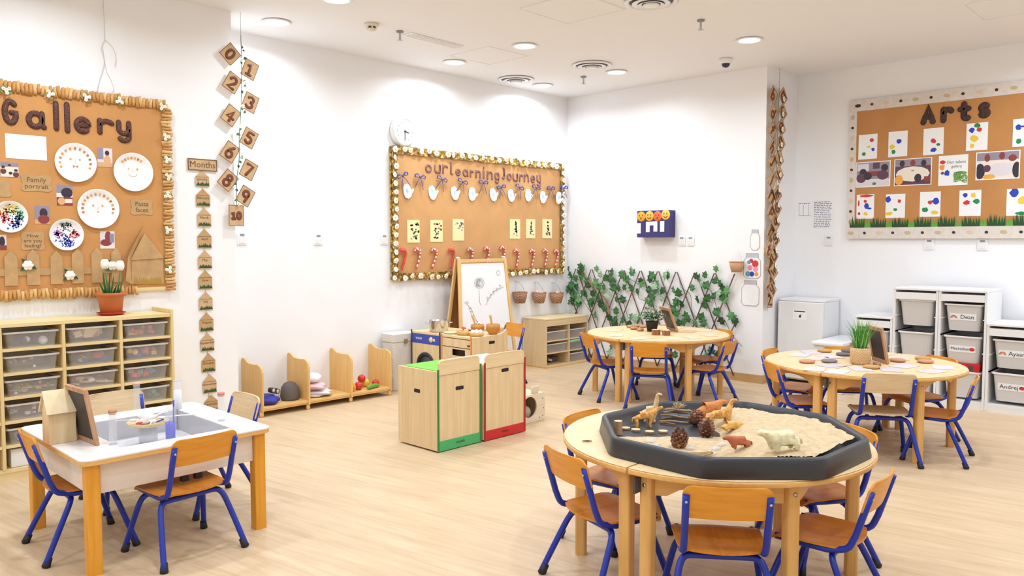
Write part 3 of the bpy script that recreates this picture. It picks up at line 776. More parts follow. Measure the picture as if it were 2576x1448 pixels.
def blobs(mb, lst, y, scale=1.0):
    for (cx, cz, rx, rz, m) in lst: flat(mb, disc(rx * scale, rz * scale, 9, cx * scale, cz * scale, .25), y, m)
FOOD = [mat('pasta_gold', (226, 160, 60), .7), mat('pasta_brown', (176, 110, 50), .7), mat('pencil_tan', (226, 196, 160), .8), mat('pasta_orange', (222, 120, 60), .7)]
PAINT = {n: mat('paint_' + n, c, .6) for n, c in dict(red=(214, 52, 56), blue=(42, 66, 190), green=(26, 140, 84), yellow=(238, 204, 64), purple=(170, 90, 180), black=(90, 86, 92), orange=(236, 160, 70), pink=(240, 150, 180), teal=(90, 170, 190)).items()}
def plate(q, rpx, label, kind):
    x, z = gp(*q); r = gp(q[0] + rpx, q[1])[0] - x
    t = thing('paper_plate', label, 'plate', (x, GY - .003, z), 0, 'decorated paper plates on the gallery board')
    mb = MB(); mb.M = Matrix.Rotation(R(90), 4, 'X')
    mb.lathe([(0, 0), (r * .74, 0), (r * .8, .004), (r * .97, .016), (r, .0165), (r, .0145), (r * .8, .002), (r * .78, -.0025), (0, -.0025)], 40)
    mb.build('dish', PAPER, t)
    mb = MB(); s = r
    if kind[0] == 'face':
        a0, a1, hair, mouth = kind[1:]
        for k in range(hair):
            a = R(a0 + (a1 - a0) * k / (hair - 1)); b = MB()
            flat(mb, [(.72 * s * math.cos(a) + px_ * math.cos(a) - pz_ * math.sin(a), .72 * s * math.sin(a) + px_ * math.sin(a) + pz_ * math.cos(a)) for px_, pz_ in ((-.06 * s, -.04 * s), (.07 * s, -.05 * s), (.06 * s, .05 * s), (-.05 * s, .04 * s))], -.0042, rnd.choice((0, 0, 1, 3)))
        for sx in (-.22, .22): flat(mb, disc(.05 * s, .06 * s, 8, sx * s, .16 * s, .2), -.0006, rnd.choice((0, 2)))
        flat(mb, [(-.012 * s, -.05 * s), (.02 * s, -.05 * s), (.012 * s, .14 * s), (-.01 * s, .14 * s)], -.0006, 2)
        if mouth == 'bow':
            for sx in (-1, 1): flat(mb, [(0, -.2 * s), (sx * .12 * s, -.12 * s), (sx * .12 * s, -.28 * s)][::sx], -.0006, 3)
        elif mouth == 'smile':
            flat(mb, [(.26 * s * math.cos(R(a)), -.02 * s + .24 * s * math.sin(R(a))) for a in range(200, 345, 20)] + [(.22 * s * math.cos(R(a)), -.01 * s + .2 * s * math.sin(R(a))) for a in range(340, 195, -20)], -.0006, 2)
        else: flat(mb, [(-.03 * s, -.2 * s), (.05 * s, -.2 * s), (.05 * s, -.12 * s), (-.03 * s, -.12 * s)], -.0006, 0)
        mb.build('pasta_face', FOOD, t)['kind'] = 'stuff'
    else:
        names = []
        for (cname, cx, cz, sp_, n) in kind[1]:
            if cname not in names: names.append(cname)
            for _ in range(int(n * 1.7)):
                px_, pz_ = cx + rnd.gauss(0, sp_), cz + rnd.gauss(0, sp_)
                if px_ ** 2 + pz_ ** 2 > .62: continue
                flat(mb, disc(rnd.uniform(.02, .07) * s, rnd.uniform(.02, .06) * s, 7, px_ * s, pz_ * s, .3), -.0006 if px_ ** 2 + pz_ ** 2 < .48 else -.0075, names.index(cname))
        mb.build('paint_dabs', [PAINT[n] for n in names], t)['kind'] = 'stuff'
    return t
plate((189, 409), 52, 'white paper plate with a round pasta fringe and a red bow mouth', ('face', 200, -20, 13, 'bow'))
plate((334, 433), 49, 'white paper plate with a short pasta fringe and a faint smile, rightmost plate', ('face', 135, 55, 7, 'smile'))
plate((246, 525), 52, 'white paper plate with dense pasta hair and one orange eye, lowest of the pasta faces', ('face', 195, -15, 14, 'dot'))
plate((166, 590), 43, 'paper plate dabbed with black, purple, red and blue paint', ('dabs', [('black', 0, .55, .2, 46), ('purple', -.5, .05, .13, 30), ('red', .5, 0, .15, 30), ('blue', 0, -.5, .24, 60)]))
plate((24, 545), 45, 'paper plate dabbed with yellow, green, red and blue paint at the left edge', ('dabs', [('yellow', .05, .55, .22, 46), ('green', .5, .15, .2, 46), ('blue', .42, -.4, .22, 60), ('red', -.3, -.05, .22, 46), ('orange', -.4, .4, .2, 20)]))
# pinned photographs: flat prints of small scenes
PH = [mat('print_' + n, c, .5) for n, c in (('pale', (224, 216, 224)), ('plum', (96, 60, 80)), ('dark', (52, 44, 58)), ('tan', (222, 172, 128)), ('maroon', (140, 60, 60)), ('grey', (150, 140, 156)), ('cream', (238, 228, 214)), ('orange', (240, 170, 70)), ('green', (70, 130, 90)))]
def photo(q, label, patches, plane='left', grp='photographs pinned to the gallery board', border=0.0):
    x0, y0, x1, y1 = q
    if plane == 'left':
        a = gp(x0, y0); b = gp(x1, y1); cx, cz = (a[0] + b[0]) / 2, (a[1] + b[1]) / 2; loc = (cx, GY - .0005, cz); rz = 0; w, h = abs(b[0] - a[0]), abs(a[1] - b[1])
    else:
        a = onx(x0, (y0 + y1) / 2, AXF); b = onx(x1, (y0 + y1) / 2, AXF); m_ = (x0 + x1) / 2
        zt_ = onx(m_, y0, AXF).z; zb_ = onx(m_, y1, AXF).z
        loc = (AXF - .0005, (a.y + b.y) / 2, (zt_ + zb_) / 2); rz = -PI / 2; w, h = abs(a.y - b.y), zt_ - zb_
    t = thing('photograph', label, 'photo', loc, rz, grp)
    MB().box(-w / 2, w / 2, -.0018, 0, -h / 2, h / 2).build('print_sheet', PAPER, t)
    mb = MB(); iw, ih = w - 2 * border, h - 2 * border
    for k, (sh, cx, cz, sx, sz, m) in enumerate(patches):
        y = -.0020 - .00012 * k
        if sh == 'r': pts = [(-.5, -.5), (.5, -.5), (.5, .5), (-.5, .5)]
        else: pts = disc(.5, .5, 12)
        pts = [(max(-.5, min(.5, cx + p[0] * sx)) * iw, max(-.5, min(.5, cz + p[1] * sz)) * ih) for p in pts]
        flat(mb, pts, y, m)
    mb.build('picture', PH, t)
    return t
def kid(cx, cz, s, hair=2, top=1): return [('o', cx, cz - .32 * s, .5 * s, .55 * s, top), ('o', cx, cz + .02 * s, .26 * s, .3 * s, 3), ('o', cx, cz + .1 * s, .3 * s, .26 * s, hair)]
photo((0, 407, 47, 446), 'photograph of four children at a table, under the blank sheet', [('r', 0, 0, 1, 1, 6), ('r', 0, .35, 1, .3, 5)] + kid(-.35, .1, .7) + kid(.0, .25, .6, 2, 6) + kid(.35, -.1, .7) + kid(.05, -.3, .7, 2, 6))
photo((244, 371, 283, 421), 'photograph of one child eating, between the two upper pasta faces', [('r', 0, 0, 1, 1, 0), ('r', -.3, .2, .4, .6, 5), ('r', 0, -.38, 1, .24, 3)] + kid(.15, .15, 1.0, 2, 3))
photo((141, 464, 183, 517), 'photograph of a child bending over a plate on a table', [('r', 0, 0, 1, 1, 6), ('r', 0, .3, 1, .4, 5), ('o', .15, .12, .75, .5, 2), ('r', 0, -.3, 1, .4, 4), ('o', -.2, -.3, .5, .36, 3), ('r', .25, -.28, .45, .2, 6)])
photo((86, 517, 125, 563), 'photograph of a dark-haired child, left of the black and purple plate', [('r', 0, 0, 1, 1, 5), ('r', 0, -.38, 1, .24, 3), ('o', .1, .1, .55, .55, 2), ('o', .1, -.25, .8, .5, 4)])
photo((251, 581, 289, 625), 'photograph of a child in a maroon top above the paper fence', [('r', 0, 0, 1, 1, 0), ('r', 0, -.4, 1, .2, 6), ('o', .05, .2, .45, .6, 4), ('o', -.1, -.15, .8, .4, 4), ('r', .3, .1, .3, .5, 5)])
photo((-22, 590, 17, 628), 'photograph cut by the left edge, below the many-coloured plate', [('r', 0, 0, 1, 1, 0), ('o', .2, .05, .4, .7, 2), ('r', 0, -.35, 1, .3, 4)])
# wavy word cards and the blank sheet
def wavy(w, h, n=28, amp=.09):
    out = []
    for i in range(n):
        a = 2 * PI * i / n; c, s = math.cos(a), math.sin(a); k = max(abs(c), abs(s)) ** .75
        f = 1 + amp * math.cos(a * 4) * -1
        out.append((w / 2 * c / k * f, h / 2 * s / k * f))
    return out
def word_card(q, label, lines, size):
    a = gp(q[0], q[1]); b = gp(q[2], q[3]); w, h = b[0] - a[0], a[1] - b[1]
    t = thing('word_card', label, 'card', ((a[0] + b[0]) / 2, GY - .0005, (a[1] + b[1]) / 2), 0, 'wavy cardboard word cards')
    MB().prism(wavy(w, h), -.003, 0, 'xz').build('cardboard', CARD, t)
    n = len(lines)
    for k, s in enumerate(lines): text_mesh(s, size, 'handwriting', INK, t, 0, -.0034, ((n - 1) / 2 - k) * size * .95)
word_card((52, 438, 130, 483), 'wavy cardboard card reading Family portrait', ['Family', 'portrait'], .044)
word_card((328, 500, 384, 541), 'wavy cardboard card reading Pasta faces', ['Pasta', 'faces'], .044)
word_card((52, 582, 112, 628), 'wavy cardboard card reading How are you feeling?', ['How', 'are you', 'feeling?'], .034)
word_card((-50, 451, 28, 496), 'wavy cardboard card cut by the left edge, above the many-coloured plate', ['art', '...'], .04)
a = gp(12, 335); b = gp(118, 404)
o = MB().box(-(b[0] - a[0]) / 2, (b[0] - a[0]) / 2, -.0018, 0, -(a[1] - b[1]) / 2, (a[1] - b[1]) / 2).build('paper_sheet', PAPER)
tag(o, 'blank white paper sheet under the brown title letters', 'paper'); put(o, ((a[0] + b[0]) / 2, GY - .0005, (a[1] + b[1]) / 2))
# cardboard picket fence along the bottom
x0, zt = gp(25, 632); x1, zb = gp(290, 716)
t = thing('cardboard_fence', 'flat cardboard picket fence with two white roses, along the bottom of the gallery board', 'fence', (0, GY - .0045, 0))
pk = [(-30, 634), (25, 630), (81, 626), (140, 630), (193, 624), (242, 622), (290, 622)]
for i, q in enumerate(pk):
    x, zt = gp(*q); zb = gz0 + .05; w = .038 if i != 6 else .034
    MB().prism([(x - w, zb), (x + w, zb), (x + w * .92, zt - .04), (x, zt), (x - w * .92, zt - .04)], -.006, -.002, 'xz').build('picket', CARD, t)
xa = gp(-60, 680)[0]; xb = gp(300, 680)[0]; zr = gp(140, 682)[1]
MB().box(xa, xb, -.0018, 0, zr - .022, zr + .022).build('rail', CARD, t)
def rose(q, label):
    x, z = gp(*q)
    t = thing('fabric_rose', label, 'flower', (x, GY - .012, z), 0, 'white roses on the paper fence')
    mb = MB()
    for ring, (n, r, d, s) in enumerate(((6, .020, .008, .014), (5, .012, .013, .012), (3, .005, .018, .009))):
        for i in range(n):
            a = 2 * PI * i / n + ring; mb.ball((r * math.cos(a), -d, r * math.sin(a)), (s, s * .55, s), 8, 5)
    mb.build('petals', PETAL, t)
    for (x, z, r) in ((-.022, .028, 2.2), (.032, -.016, -.5), (-.026, -.022, 3.8)):
        mb = MB(); d = Vector((math.cos(r), 0, math.sin(r))); n = Vector((-d.z, 0, d.x)); o = Vector((x, -.004, z))
        mb.add([o - d * .016, o + n * .012 - Vector((0, .004, 0)), o + d * .022, o - n * .012 - Vector((0, .004, 0))], [(0, 1, 2, 3)], 0)
        mb.build('leaf', LEAFD, t)
rose((68, 667), 'white fabric rose on the second picket from the left'); rose((280, 668), 'white fabric rose on the last picket beside the cardboard house'); rose((174, 692), 'white fabric rose half hidden behind the tulip leaves')
# cardboard house with its door flap open
t = thing('cardboard_house', 'plain cardboard house with a tall folded flap, bottom right of the gallery board', 'house', (0, GY - .001, 0))
P_ = [gp(331, 715), gp(411, 714), gp(409, 650), gp(329, 652)]
MB().prism(P_, -.008, 0, 'xz').build('house_front', CARD, t)
ap = gp(362, 586); l_ = gp(326, 654); r_ = gp(411, 649)
MB().prism([l_, r_, ap], -.014, -.0085, 'xz').build('gable', CARD, t)
mb = MB(); A = Vector((P_[0][0], -.004, P_[0][1])); B = Vector((l_[0] + .005, -.004, l_[1])); Cc = Vector((ap[0] - .008, -.004, ap[1] + .05)); D = Vector((l_[0] - .03, -.05, l_[1] + .03)); E = Vector((A.x - .06, -.05, A.z + .03))
mb.add([A, B, Cc, D, E], [(0, 1, 2, 3, 4)]); mb.add([v + Vector((0, -.003, 0)) for v in (A, B, Cc, D, E)], [(4, 3, 2, 1, 0)]); mb.build('flap', CARD, t)
mb = MB(); mb.box(P_[0][0] + .005, P_[1][0] - .005, -.0105, -.0085, P_[0][1] + .002, P_[0][1] + .008)
for k in range(26):
    x = P_[0][0] + .02 + (P_[1][0] - P_[0][0] - .04) * k / 25; h = rnd.uniform(.02, .05)
    mb.add([(x - .006, -.0092, P_[0][1] + .006), (x + .006, -.0092, P_[0][1] + .006), (x + rnd.uniform(-.008, .008), -.0095, P_[0][1] + .008 + h)], [(0, 1, 2)])
mb.build('gold_grass', mat('gold_marker', (176, 140, 56), .7), t)

# ---------------------------------------------------------------- drawer cabinet with clear trays
CX0, CX1, CY0, CY1 = .545, 2.282, 5.46, 5.783
t = thing('drawer_cabinet', 'long low maple cabinet with rows of clear plastic trays under the gallery board', 'cabinet', (0, 0, 0))
vx = [CX1 - .345 * k for k in range(6)]
TOPZ = .955
MB().box(CX0, CX1 - .019, CY0, CY1, TOPZ - .024, TOPZ).build('top', SHELFX, t, .002)
MB().box(CX1 - .018, CX1, CY0 - .003, CY1, 0.0, TOPZ + .028).build('side_panel', SHELFW, t, .003)
MB().box(CX0 - .018, CX0 - .001, CY0 - .003, CY1, 0.0, TOPZ + .028).build('side_panel', SHELFW, t, .003)
MB().box(CX0, CX1 - .019, CY1 - .012, CY1, .06, TOPZ - .025).build('back_panel', SHELFX, t)
MB().box(CX0, CX1 - .019, CY0 + .01, CY1 - .013, .045, .066).build('bottom_shelf', SHELFX, t)
MB().box(CX0, CX1 - .019, CY0 + .014, CY0 + .032, 0, .044).build('plinth', SHELFX, t)
rows = [.066, .213, .360, .507, .654, .801]
for k in (1, 2, 3, 4):
    x = vx[k]; MB().box(x - .0095, x + .0095, CY0, CY1 - .013, .067, TOPZ - .025).build('divider', SHELFW, t, .002)
for c in range(5):
    xa = (vx[c + 1] + .0105) if c < 4 else CX0; xb = vx[c] - (.0105 if c > 0 else .019)
    for z in rows[1:]: MB().box(xa, xb, CY0 + .002, CY1 - .013, z - .016, z).build('shelf', SHELFX, t)
def tray_bin(w, d, h, parent_label, cat, loc, rz, grp, wall=.012, m1=CLEARP, m2=CLEARP2, name='storage_tray'):
    # open clear tray: front at -y
    t = thing(name, parent_label, cat, loc, rz, grp)
    b = w / 2 - .014
    def rr(ww, dd, z): return [(x, y, z) for (x, y) in rrect(ww, dd, .02, 3)]
    mb = MB(); o = rr(2 * b * .92, d * .94, 0); u = rr(2 * b, d - .012, h); n = len(o)
    mb.add(o + u, [tuple(range(n - 1, -1, -1))] + [(i, (i + 1) % n, (i + 1) % n + n, i + n) for i in range(n)], 0, False)
    mb.build('body', m1, t)
    mb = MB(); mb.ring(rrect(w, d, .02, 3), rrect(2 * b - .004, d - .018, .018, 3), h - .001, h + .010); mb.build('rim', m2, t)
    mb = MB()
    for x in (-b * .55, b * .45): mb.box(x - .003, x + .003, -d / 2 + .004, -d / 2 + .010, h * .45, h - .002)
    return t
TOYC = [mat('toy_' + n, c, .5) for n, c in (('red', (206, 60, 56)), ('blue', (60, 90, 190)), ('yellow', (236, 196, 60)), ('green', (70, 150, 84)), ('plum', (92, 50, 96)), ('cream', (232, 206, 170)), ('brown', (170, 110, 60)), ('pink', (226, 110, 140)), ('teal', (90, 170, 180)), ('grey', (120, 112, 120)), ('wood', (224, 180, 120)), ('white', (236, 234, 238)))]
TN = ['red', 'blue', 'yellow', 'green', 'plum', 'cream', 'brown', 'pink', 'teal', 'grey', 'wood', 'white']
def toy_heap(name, label, loc, rz, w, d, h, cols, n, size, kinds='bb', cat='toys'):
    mb = MB(); mats_ = [TOYC[TN.index(c)] for c in cols]
    for i in range(n):
        sx = rnd.uniform(.6, 1.2) * size; x = rnd.uniform(-w / 2 + size, w / 2 - size); y = rnd.uniform(-d / 2 + size, d / 2 - size); z = rnd.uniform(.004 + size * .5, max(size, h - size * .6))
        m = rnd.randrange(len(mats_)); kd = rnd.choice(kinds)
        mb.M = Matrix.Translation((x, y, z)) @ Matrix.Rotation(rnd.uniform(0, 6), 4, 'Z') @ Matrix.Rotation(rnd.uniform(-.5, .5), 4, 'X')
        if kd == 'b': mb.box(-sx * .7, sx * .7, -sx * .45, sx * .45, -sx * .4, sx * .4, m)
        elif kd == 'o': mb.ball((0, 0, 0), sx * .6, 8, 6, m)
        else: mb.box(-sx * 1.6, sx * 1.6, -sx * .2, sx * .2, -sx * .2, sx * .2, m)
        mb.M = None
    o = mb.build(name, mats_); put(o, loc, rz); tag(o, label, cat, None, 'stuff'); return o
colname = ['right-hand', 'middle', 'third', 'fourth', 'leftmost']
rowname = ['bottom', 'fifth', 'fourth', 'third', 'second', 'top']
what = {(0, 5): ('bright mixed plastic toys', ['red', 'teal', 'pink', 'yellow', 'green'], 34, .03, 'bo'), (0, 4): ('plum and blue play pieces', ['plum', 'pink', 'blue', 'yellow'], 34, .03, 'bo'),
        (0, 3): ('red and pink cloth pieces', ['pink', 'red', 'white', 'teal'], 26, .035, 'bo'), (0, 2): ('dark green play pieces', ['green', 'grey', 'teal'], 26, .03, 'bo'), (0, 1): ('brown scraps', ['brown', 'pink', 'grey'], 22, .03, 'b'),
        (1, 5): ('a flat cardboard box', ['cream', 'cream', 'brown'], 10, .06, 'b'), (1, 4): ('red, yellow and blue bricks', ['red', 'yellow', 'green', 'blue'], 36, .03, 'b'), (1, 3): ('wooden rings and sticks', ['wood', 'brown', 'white', 'cream'], 40, .022, 'bs'),
        (1, 2): ('dark oddments', ['grey', 'brown', 'plum'], 20, .03, 'b'), (1, 1): ('pale oddments', ['white', 'cream', 'grey'], 20, .03, 'b'),
        (2, 5): ('a plum-coloured cloth bag', ['plum', 'plum', 'grey', 'white'], 20, .04, 'o'), (2, 4): ('a few white counters', ['grey', 'white'], 10, .015, 'b'), (2, 3): ('yellow and cream wooden pieces', ['yellow', 'cream', 'wood', 'green', 'pink'], 44, .02, 'bs'),
        (2, 2): ('grey and red odds and ends', ['grey', 'red', 'white'], 26, .022, 'b'), (2, 1): ('pale papers', ['white', 'grey', 'cream'], 16, .04, 'b')}
for c in range(4):
    xa = (vx[c + 1] + .0105); xb = vx[c] - (.0105 if c > 0 else .019); cx = (xa + xb) / 2; w = xb - xa - .012
    for r in range(6):
        z = rows[r] + .001
        if (c, r) == (2, 0):
            tb = thing('white_box', 'white cardboard box on the bottom shelf of the cabinet', 'box', (cx, CY0 + .16, z)); MB().box(-.13, .13, -.12, .12, 0, .1).build('carton', PAPER, tb, .003); MB().box(-.132, .132, -.122, .122, .1005, .112).build('lid', WHITE2, tb, .003); continue
        if c == 3 and r == 0: continue
        wh = what.get((c, r)); note = 'holding ' + wh[0] if wh else 'almost empty'
        if c == 3: note = 'cut by the left edge'
        tray_bin(w, .29, .088, 'clear tray %s, %s column, %s row of the cabinet' % (note, colname[c], rowname[r]), 'tray', (cx, CY0 + .012 + .145, z), 0, 'clear trays of the drawer cabinet')
        if wh: toy_heap('toy_pieces', '%s inside the %s tray of the %s column' % (wh[0].replace('a ', ''), rowname[r], colname[c]), (cx, CY0 + .157, z), 0, (w - .03) * .88, .25, .075, wh[1], wh[2], wh[3], wh[4])

# ---------------------------------------------------------------- tulip pot on the cabinet
p = onz(205, 778, TOPZ); px_, py_ = p.x, min(p.y, 5.64)
t = thing('tulip_pot', 'terracotta-coloured pot of two white tulips on a red saucer, on the drawer cabinet', 'plant', (px_, py_, TOPZ + .0008))
TERRA = mat('terracotta', (200, 112, 58), .6, var=.08); SAUC = mat('red_saucer', (190, 40, 32), .4)
MB().lathe([(0, 0), (.066, 0), (.088, .012), (.092, .016), (.088, .018), (.064, .006), (0, .006)], 30).build('saucer', SAUC, t)
MB().lathe([(0, .007), (.066, .007), (.079, .118), (.082, .122), (.096, .132), (.099, .15), (.092, .151), (.08, .134), (.076, .126), (0, .120)], 30).build('pot', TERRA, t)
MB().lathe([(0, .126), (.076, .127)], 20).build('soil', mat('soil', (96, 70, 50), .9), t)
def blade(mb, base, tip, w, bend, m=0, n=7):
    b = Vector(base); e = Vector(tip); d = e - b; side = d.cross(Vector((bend[1], -bend[0], .2))).normalized() if True else 0
    v = []
    for i in range(n):
        s = i / (n - 1); c = b + d * s + Vector((bend[0], bend[1], 0)) * (s * (1 - s)) * 1.2
        ww = w * (math.sin(PI * min(1, .18 + s * .82))) ** .8 if i < n - 1 else 0.001
        nrm = side.cross(d).normalized()
        v += [c - side * ww, c + nrm * ww * .35, c + side * ww]
    f = []
    for i in range(n - 1):
        a = i * 3; f += [(a, a + 1, a + 4, a + 3), (a + 1, a + 2, a + 5, a + 4)]
    mb.add(v, f, m, True)
u = Vector((_rt.x, _rt.y, 0))
def stem(off, h, lean): 
    b = u * off + Vector((0, 0, .122)); e = u * (off + lean) + Vector((0, 0, h))
    return [b, b.lerp(e, .5) + u * .004, e]
for (off, h, lean, lab) in ((-.022, .32, -.012, 'stem'), (.038, .31, .03, 'stem')):
    pts = stem(off, h, lean)
    st = MB().tube(catmull(pts, 5), .005, 8).build('stem', LEAFL, t)
    mb = MB(); c = pts[-1]
    for i in range(6):
        a = 2 * PI * i / 6; mb.ball((c.x + .011 * math.cos(a), c.y + .011 * math.sin(a), c.z + .022), (.017, .017, .034), 10, 8)
    mb.build('flower_head', PETAL, st)
for (o0, z1, o1, yy, w) in ((-.03, .30, -.05, .0, .016), (-.015, .285, -.012, -.02, .016), (.0, .27, .02, -.01, .017), (.05, .26, .085, -.01, .017), (-.035, .22, -.085, -.02, .018), (.03, .20, .06, .02, .016), (.0, .23, -.02, .03, .015), (.058, .21, .05, .0, .015), (.01, .2, .03, -.03, .014)):
    mb = MB(); b = u * o0 + Vector((0, yy * .3, .122)); e = u * o1 + Vector((0, yy, z1)); blade(mb, b, e, w, (rnd.uniform(-.02, .02), -.03))
    mb.build('leaf', rnd.choice((LEAFG, LEAFL, LEAFG)), t)

# ---------------------------------------------------------------- month tags on the wall end
my = YL - .003
t = thing('month_strip', 'vertical string of twelve small cardboard house tags under a Months sign', 'wall hanging', (0, my, 0))
a = ony(471, 398, my); b = ony(545, 431, my); cx, cz = (a.x + b.x) / 2, (a.z + b.z) / 2; w, h = b.x - a.x, .087
sg = MB().box(cx - w / 2, cx + w / 2, -.008, 0, cz - h / 2, cz + h / 2).build('sign', CARDP, t)
mb = MB(); e = .006
for (x0, x1, z0, z1) in ((-w / 2, w / 2, h / 2 - e, h / 2), (-w / 2, w / 2, -h / 2, -h / 2 + e), (-w / 2, -w / 2 + e, -h / 2 + e, h / 2 - e), (w / 2 - e, w / 2, -h / 2 + e, h / 2 - e)): mb.box(cx + x0, cx + x1, -.0105, -.0082, cz + z0, cz + z1)
mb.build('sign_rim', CARDE, sg)
text_mesh('Months', .066, 'lettering', INK, sg, cx, -.0088, cz)
MB().tube([(cx - .004, -.001, cz - h / 2), (cx + .01, -.001, .26)], .0012, 6).build('string', ROPE, t)
MON = ['January', 'February', 'March', 'April', 'May', 'June', 'July', 'August', 'September', 'October', 'November', 'December']
ys = [(508, 430, 469), (510, 474, 519), (513, 522, 570), (514, 575, 624), (515, 629, 676), (516, 679, 727), (517, 733, 780), (519, 785, 833), (521, 837, 883), (524, 888, 935), (527, 940, 988), (531, 992, 1036)]
for k, (qx, y0, y1) in enumerate(ys):
    a = ony(qx, y0, my); b = ony(qx, y1, my); h = a.z - b.z; w = .105
    pts = [(-w / 2, -h / 2), (w / 2, -h / 2), (w / 2, h * .12), (0, h / 2), (-w / 2, h * .12)]
    yo = -.0025
    tg = MB().prism(pts, yo - .0035, yo, 'xz').build('house_tag', CARD if k % 2 else CARDP, t); tg.location = ((a.x + b.x) / 2, 0, (a.z + b.z) / 2)
    MB().box(-w / 2 + .004, w / 2 - .004, yo - .0045, yo - .0036, h * .1, h * .115).build('fold_line', CARDE, tg)
    text_mesh(MON[k], .026, 'month_name', INK, tg, 0, yo - .0040, -.004)
    mb = MB()
    for i in range(9):
        x = -w / 2 + .014 + (w - .024) * i / 8; mb.add([(x - .011, yo - .0042, -h / 2 + .006), (x + .011, yo - .0042, -h / 2 + .006), (x + rnd.uniform(-.004, .004), yo - .0046, -h / 2 + rnd.uniform(.026, .04))], [(0, 1, 2)])
    mb.build('green_hedge', LEAFD, tg)

# ---------------------------------------------------------------- number cards hung on a vine from the ceiling, in front of the wall end
gy = YL - .045
def vine_card(t, x, z, w, h, roll, ch, y, mcard, mglit, lw):
    c = MB().prism(rrect(w, h, .004, 2), -.004, 0, 'xz').build('card', mcard, t); put(c, (x, y, z), 0, roll)
    mb = MB(); e = .004
    for (x0, x1, z0, z1) in ((-w / 2, w / 2, h / 2 - e, h / 2), (-w / 2, w / 2, -h / 2, -h / 2 + e), (-w / 2, -w / 2 + e, -h / 2 + e, h / 2 - e), (w / 2 - e, w / 2, -h / 2 + e, h / 2 - e)): mb.box(x0, x1, -.0052, -.0042, z0, z1)
    mb.build('card_rim', CARDE, c)
    tot = word_w(ch, .35); asc = max(1.6 if (g in 'bdfhklt' or g.isdigit() or g.isupper()) else 1.0 for g in ch); des = -.6 if any(g in 'gjpqy' for g in ch) else 0
    s = min((h * .66) / (asc - des), (w * .62) / tot); x0 = -tot * s / 2; zc = -(asc + des) / 2 * s
    mb = MB()
    for g in ch:
        for ln in GL[g][0]: stroke(mb, ln, lw, .006, x0, zc, s, s, -.004)
        x0 += (GL[g][1] + .35) * s
    mb.build('number' if g.isdigit() else 'letter', mglit, c)
    return c
t = thing('number_garland', 'vine garland of diamond-hung cardboard number cards from 0 to 10', 'garland', (0, gy, 0))
nc = [('0', 579, 136, -42), ('1', 628, 175, 22), ('2', 584, 208, 30), ('3', 629, 258, 22), ('4', 580, 290, 33), ('5', 626, 347, 26), ('6', 578, 382, 32), ('7', 625, 427, 26), ('8', 573, 453, 40), ('9', 617, 493, 30), ('10', 594, 542, 1)]
pts = []
for q in [(604, 30), (604, 90), (606, 140), (606, 200), (605, 260), (603, 300), (600, 345), (600, 400), (594, 450), (593, 490), (594, 518)]:
    p = ony(q[0], q[1], gy); pts.append((p.x, -.0105, p.z))
pts[0] = (pts[1][0], -.0105, CH)
MB().tube([pts[0], pts[1]], .0014, 6).build('hanging_thread', ROPE, t)
MB().tube(catmull(pts[1:], 5), .0032, 6).build('vine', mat('vine_stem', (120, 140, 120), .7), t)
for (ch, qx, qy, rl) in nc:
    p = ony(qx, qy, gy); w = .112 if ch != '10' else .115
    vine_card(t, p.x, p.z, .116 if ch not in ('0', '10') else .122, .138 if ch not in ('0', '10') else (.128 if ch == '0' else .160), R(rl) if ch != '0' else R(45), ch, 0, CARDP, RUST, .0235)
lf = None
for (qx, qy) in [(606, 120), (603, 150), (612, 148), (604, 160), (612, 205), (614, 216), (606, 275), (613, 282), (601, 325), (598, 340), (596, 338), (603, 395), (601, 407), (597, 418), (590, 463), (592, 478), (591, 504), (597, 512), (609, 128), (606, 231)]:
    p = ony(qx, qy, gy)
    if lf is None:
        mb = MB(); mb.add([(0, 0, -.012), (.010, -.004, 0), (.003, 0, .014), (-.009, -.005, .002)], [(0, 1, 2, 3)]); lf = mb.build('leaf', LEAFG, t); lf.location = (p.x, -.016, p.z)
    else: share(lf, 'leaf', (p.x, -.016 - rnd.uniform(0, .006), p.z), (0, rnd.uniform(0, 6), 0), t, rnd.choice((LEAFG, LEAFD, LEAFL)), rnd.uniform(.9, 1.5))
fb2 = None
for (qx, qy) in [(604, 152), (613, 210), (607, 268), (600, 318), (604, 393), (597, 513)]:
    p = ony(qx, qy, gy)
    if fb2 is None:
        mb = MB()
        for i in range(5):
            a = 2 * PI * i / 5; mb.ball((.009 * math.cos(a), 0, .009 * math.sin(a)), (.008, .003, .008), 7, 4, 0)
        mb.ball((0, -.002, 0), .004, 6, 4, 1); fb2 = mb.build('flower', [PETAL, YEL], t); fb2.location = (p.x, -.022, p.z)
    else: share(fb2, 'flower', (p.x, -.022, p.z), (0, rnd.uniform(0, 6), 0), t)
# ---------------------------------------------------------------- open cubby shelf with shaped birch dividers along the back wall
KY0, KY1 = 5.92, 6.275
dx = [ony(q, 1000, KY0).x for q in (664.5, 781.5, 889, 987)]
t = thing('cubby_shelf', 'low birch cubby shelf with four wavy-topped dividers along the back wall', 'shelf', (0, 0, 0))
def wavy_side(y0, y1, zb, hf, hm, hb):
    # profile in the yz plane: high at the back, dip, shoulder at the front
    pts = [(y0, zb), (y1, zb), (y1, hb - .03), (y1 - .012, hb - .006), (y1 - .035, hb), (y1 - .065, hb - .008), (y1 - .11, hm + .006), (y1 - .15, hm), (y0 + .12, hm), (y0 + .085, hm + .006), (y0 + .06, hm), (y0 + .03, hf + .012), (y0 + .008, hf - .012), (y0, hf - .04)]
    return pts
for x in dx:
    MB().prism(wavy_side(KY0, KY1, .045, .41, .43, .468), x - .018, x, 'yz').build('divider', BIRCH, t, .004)
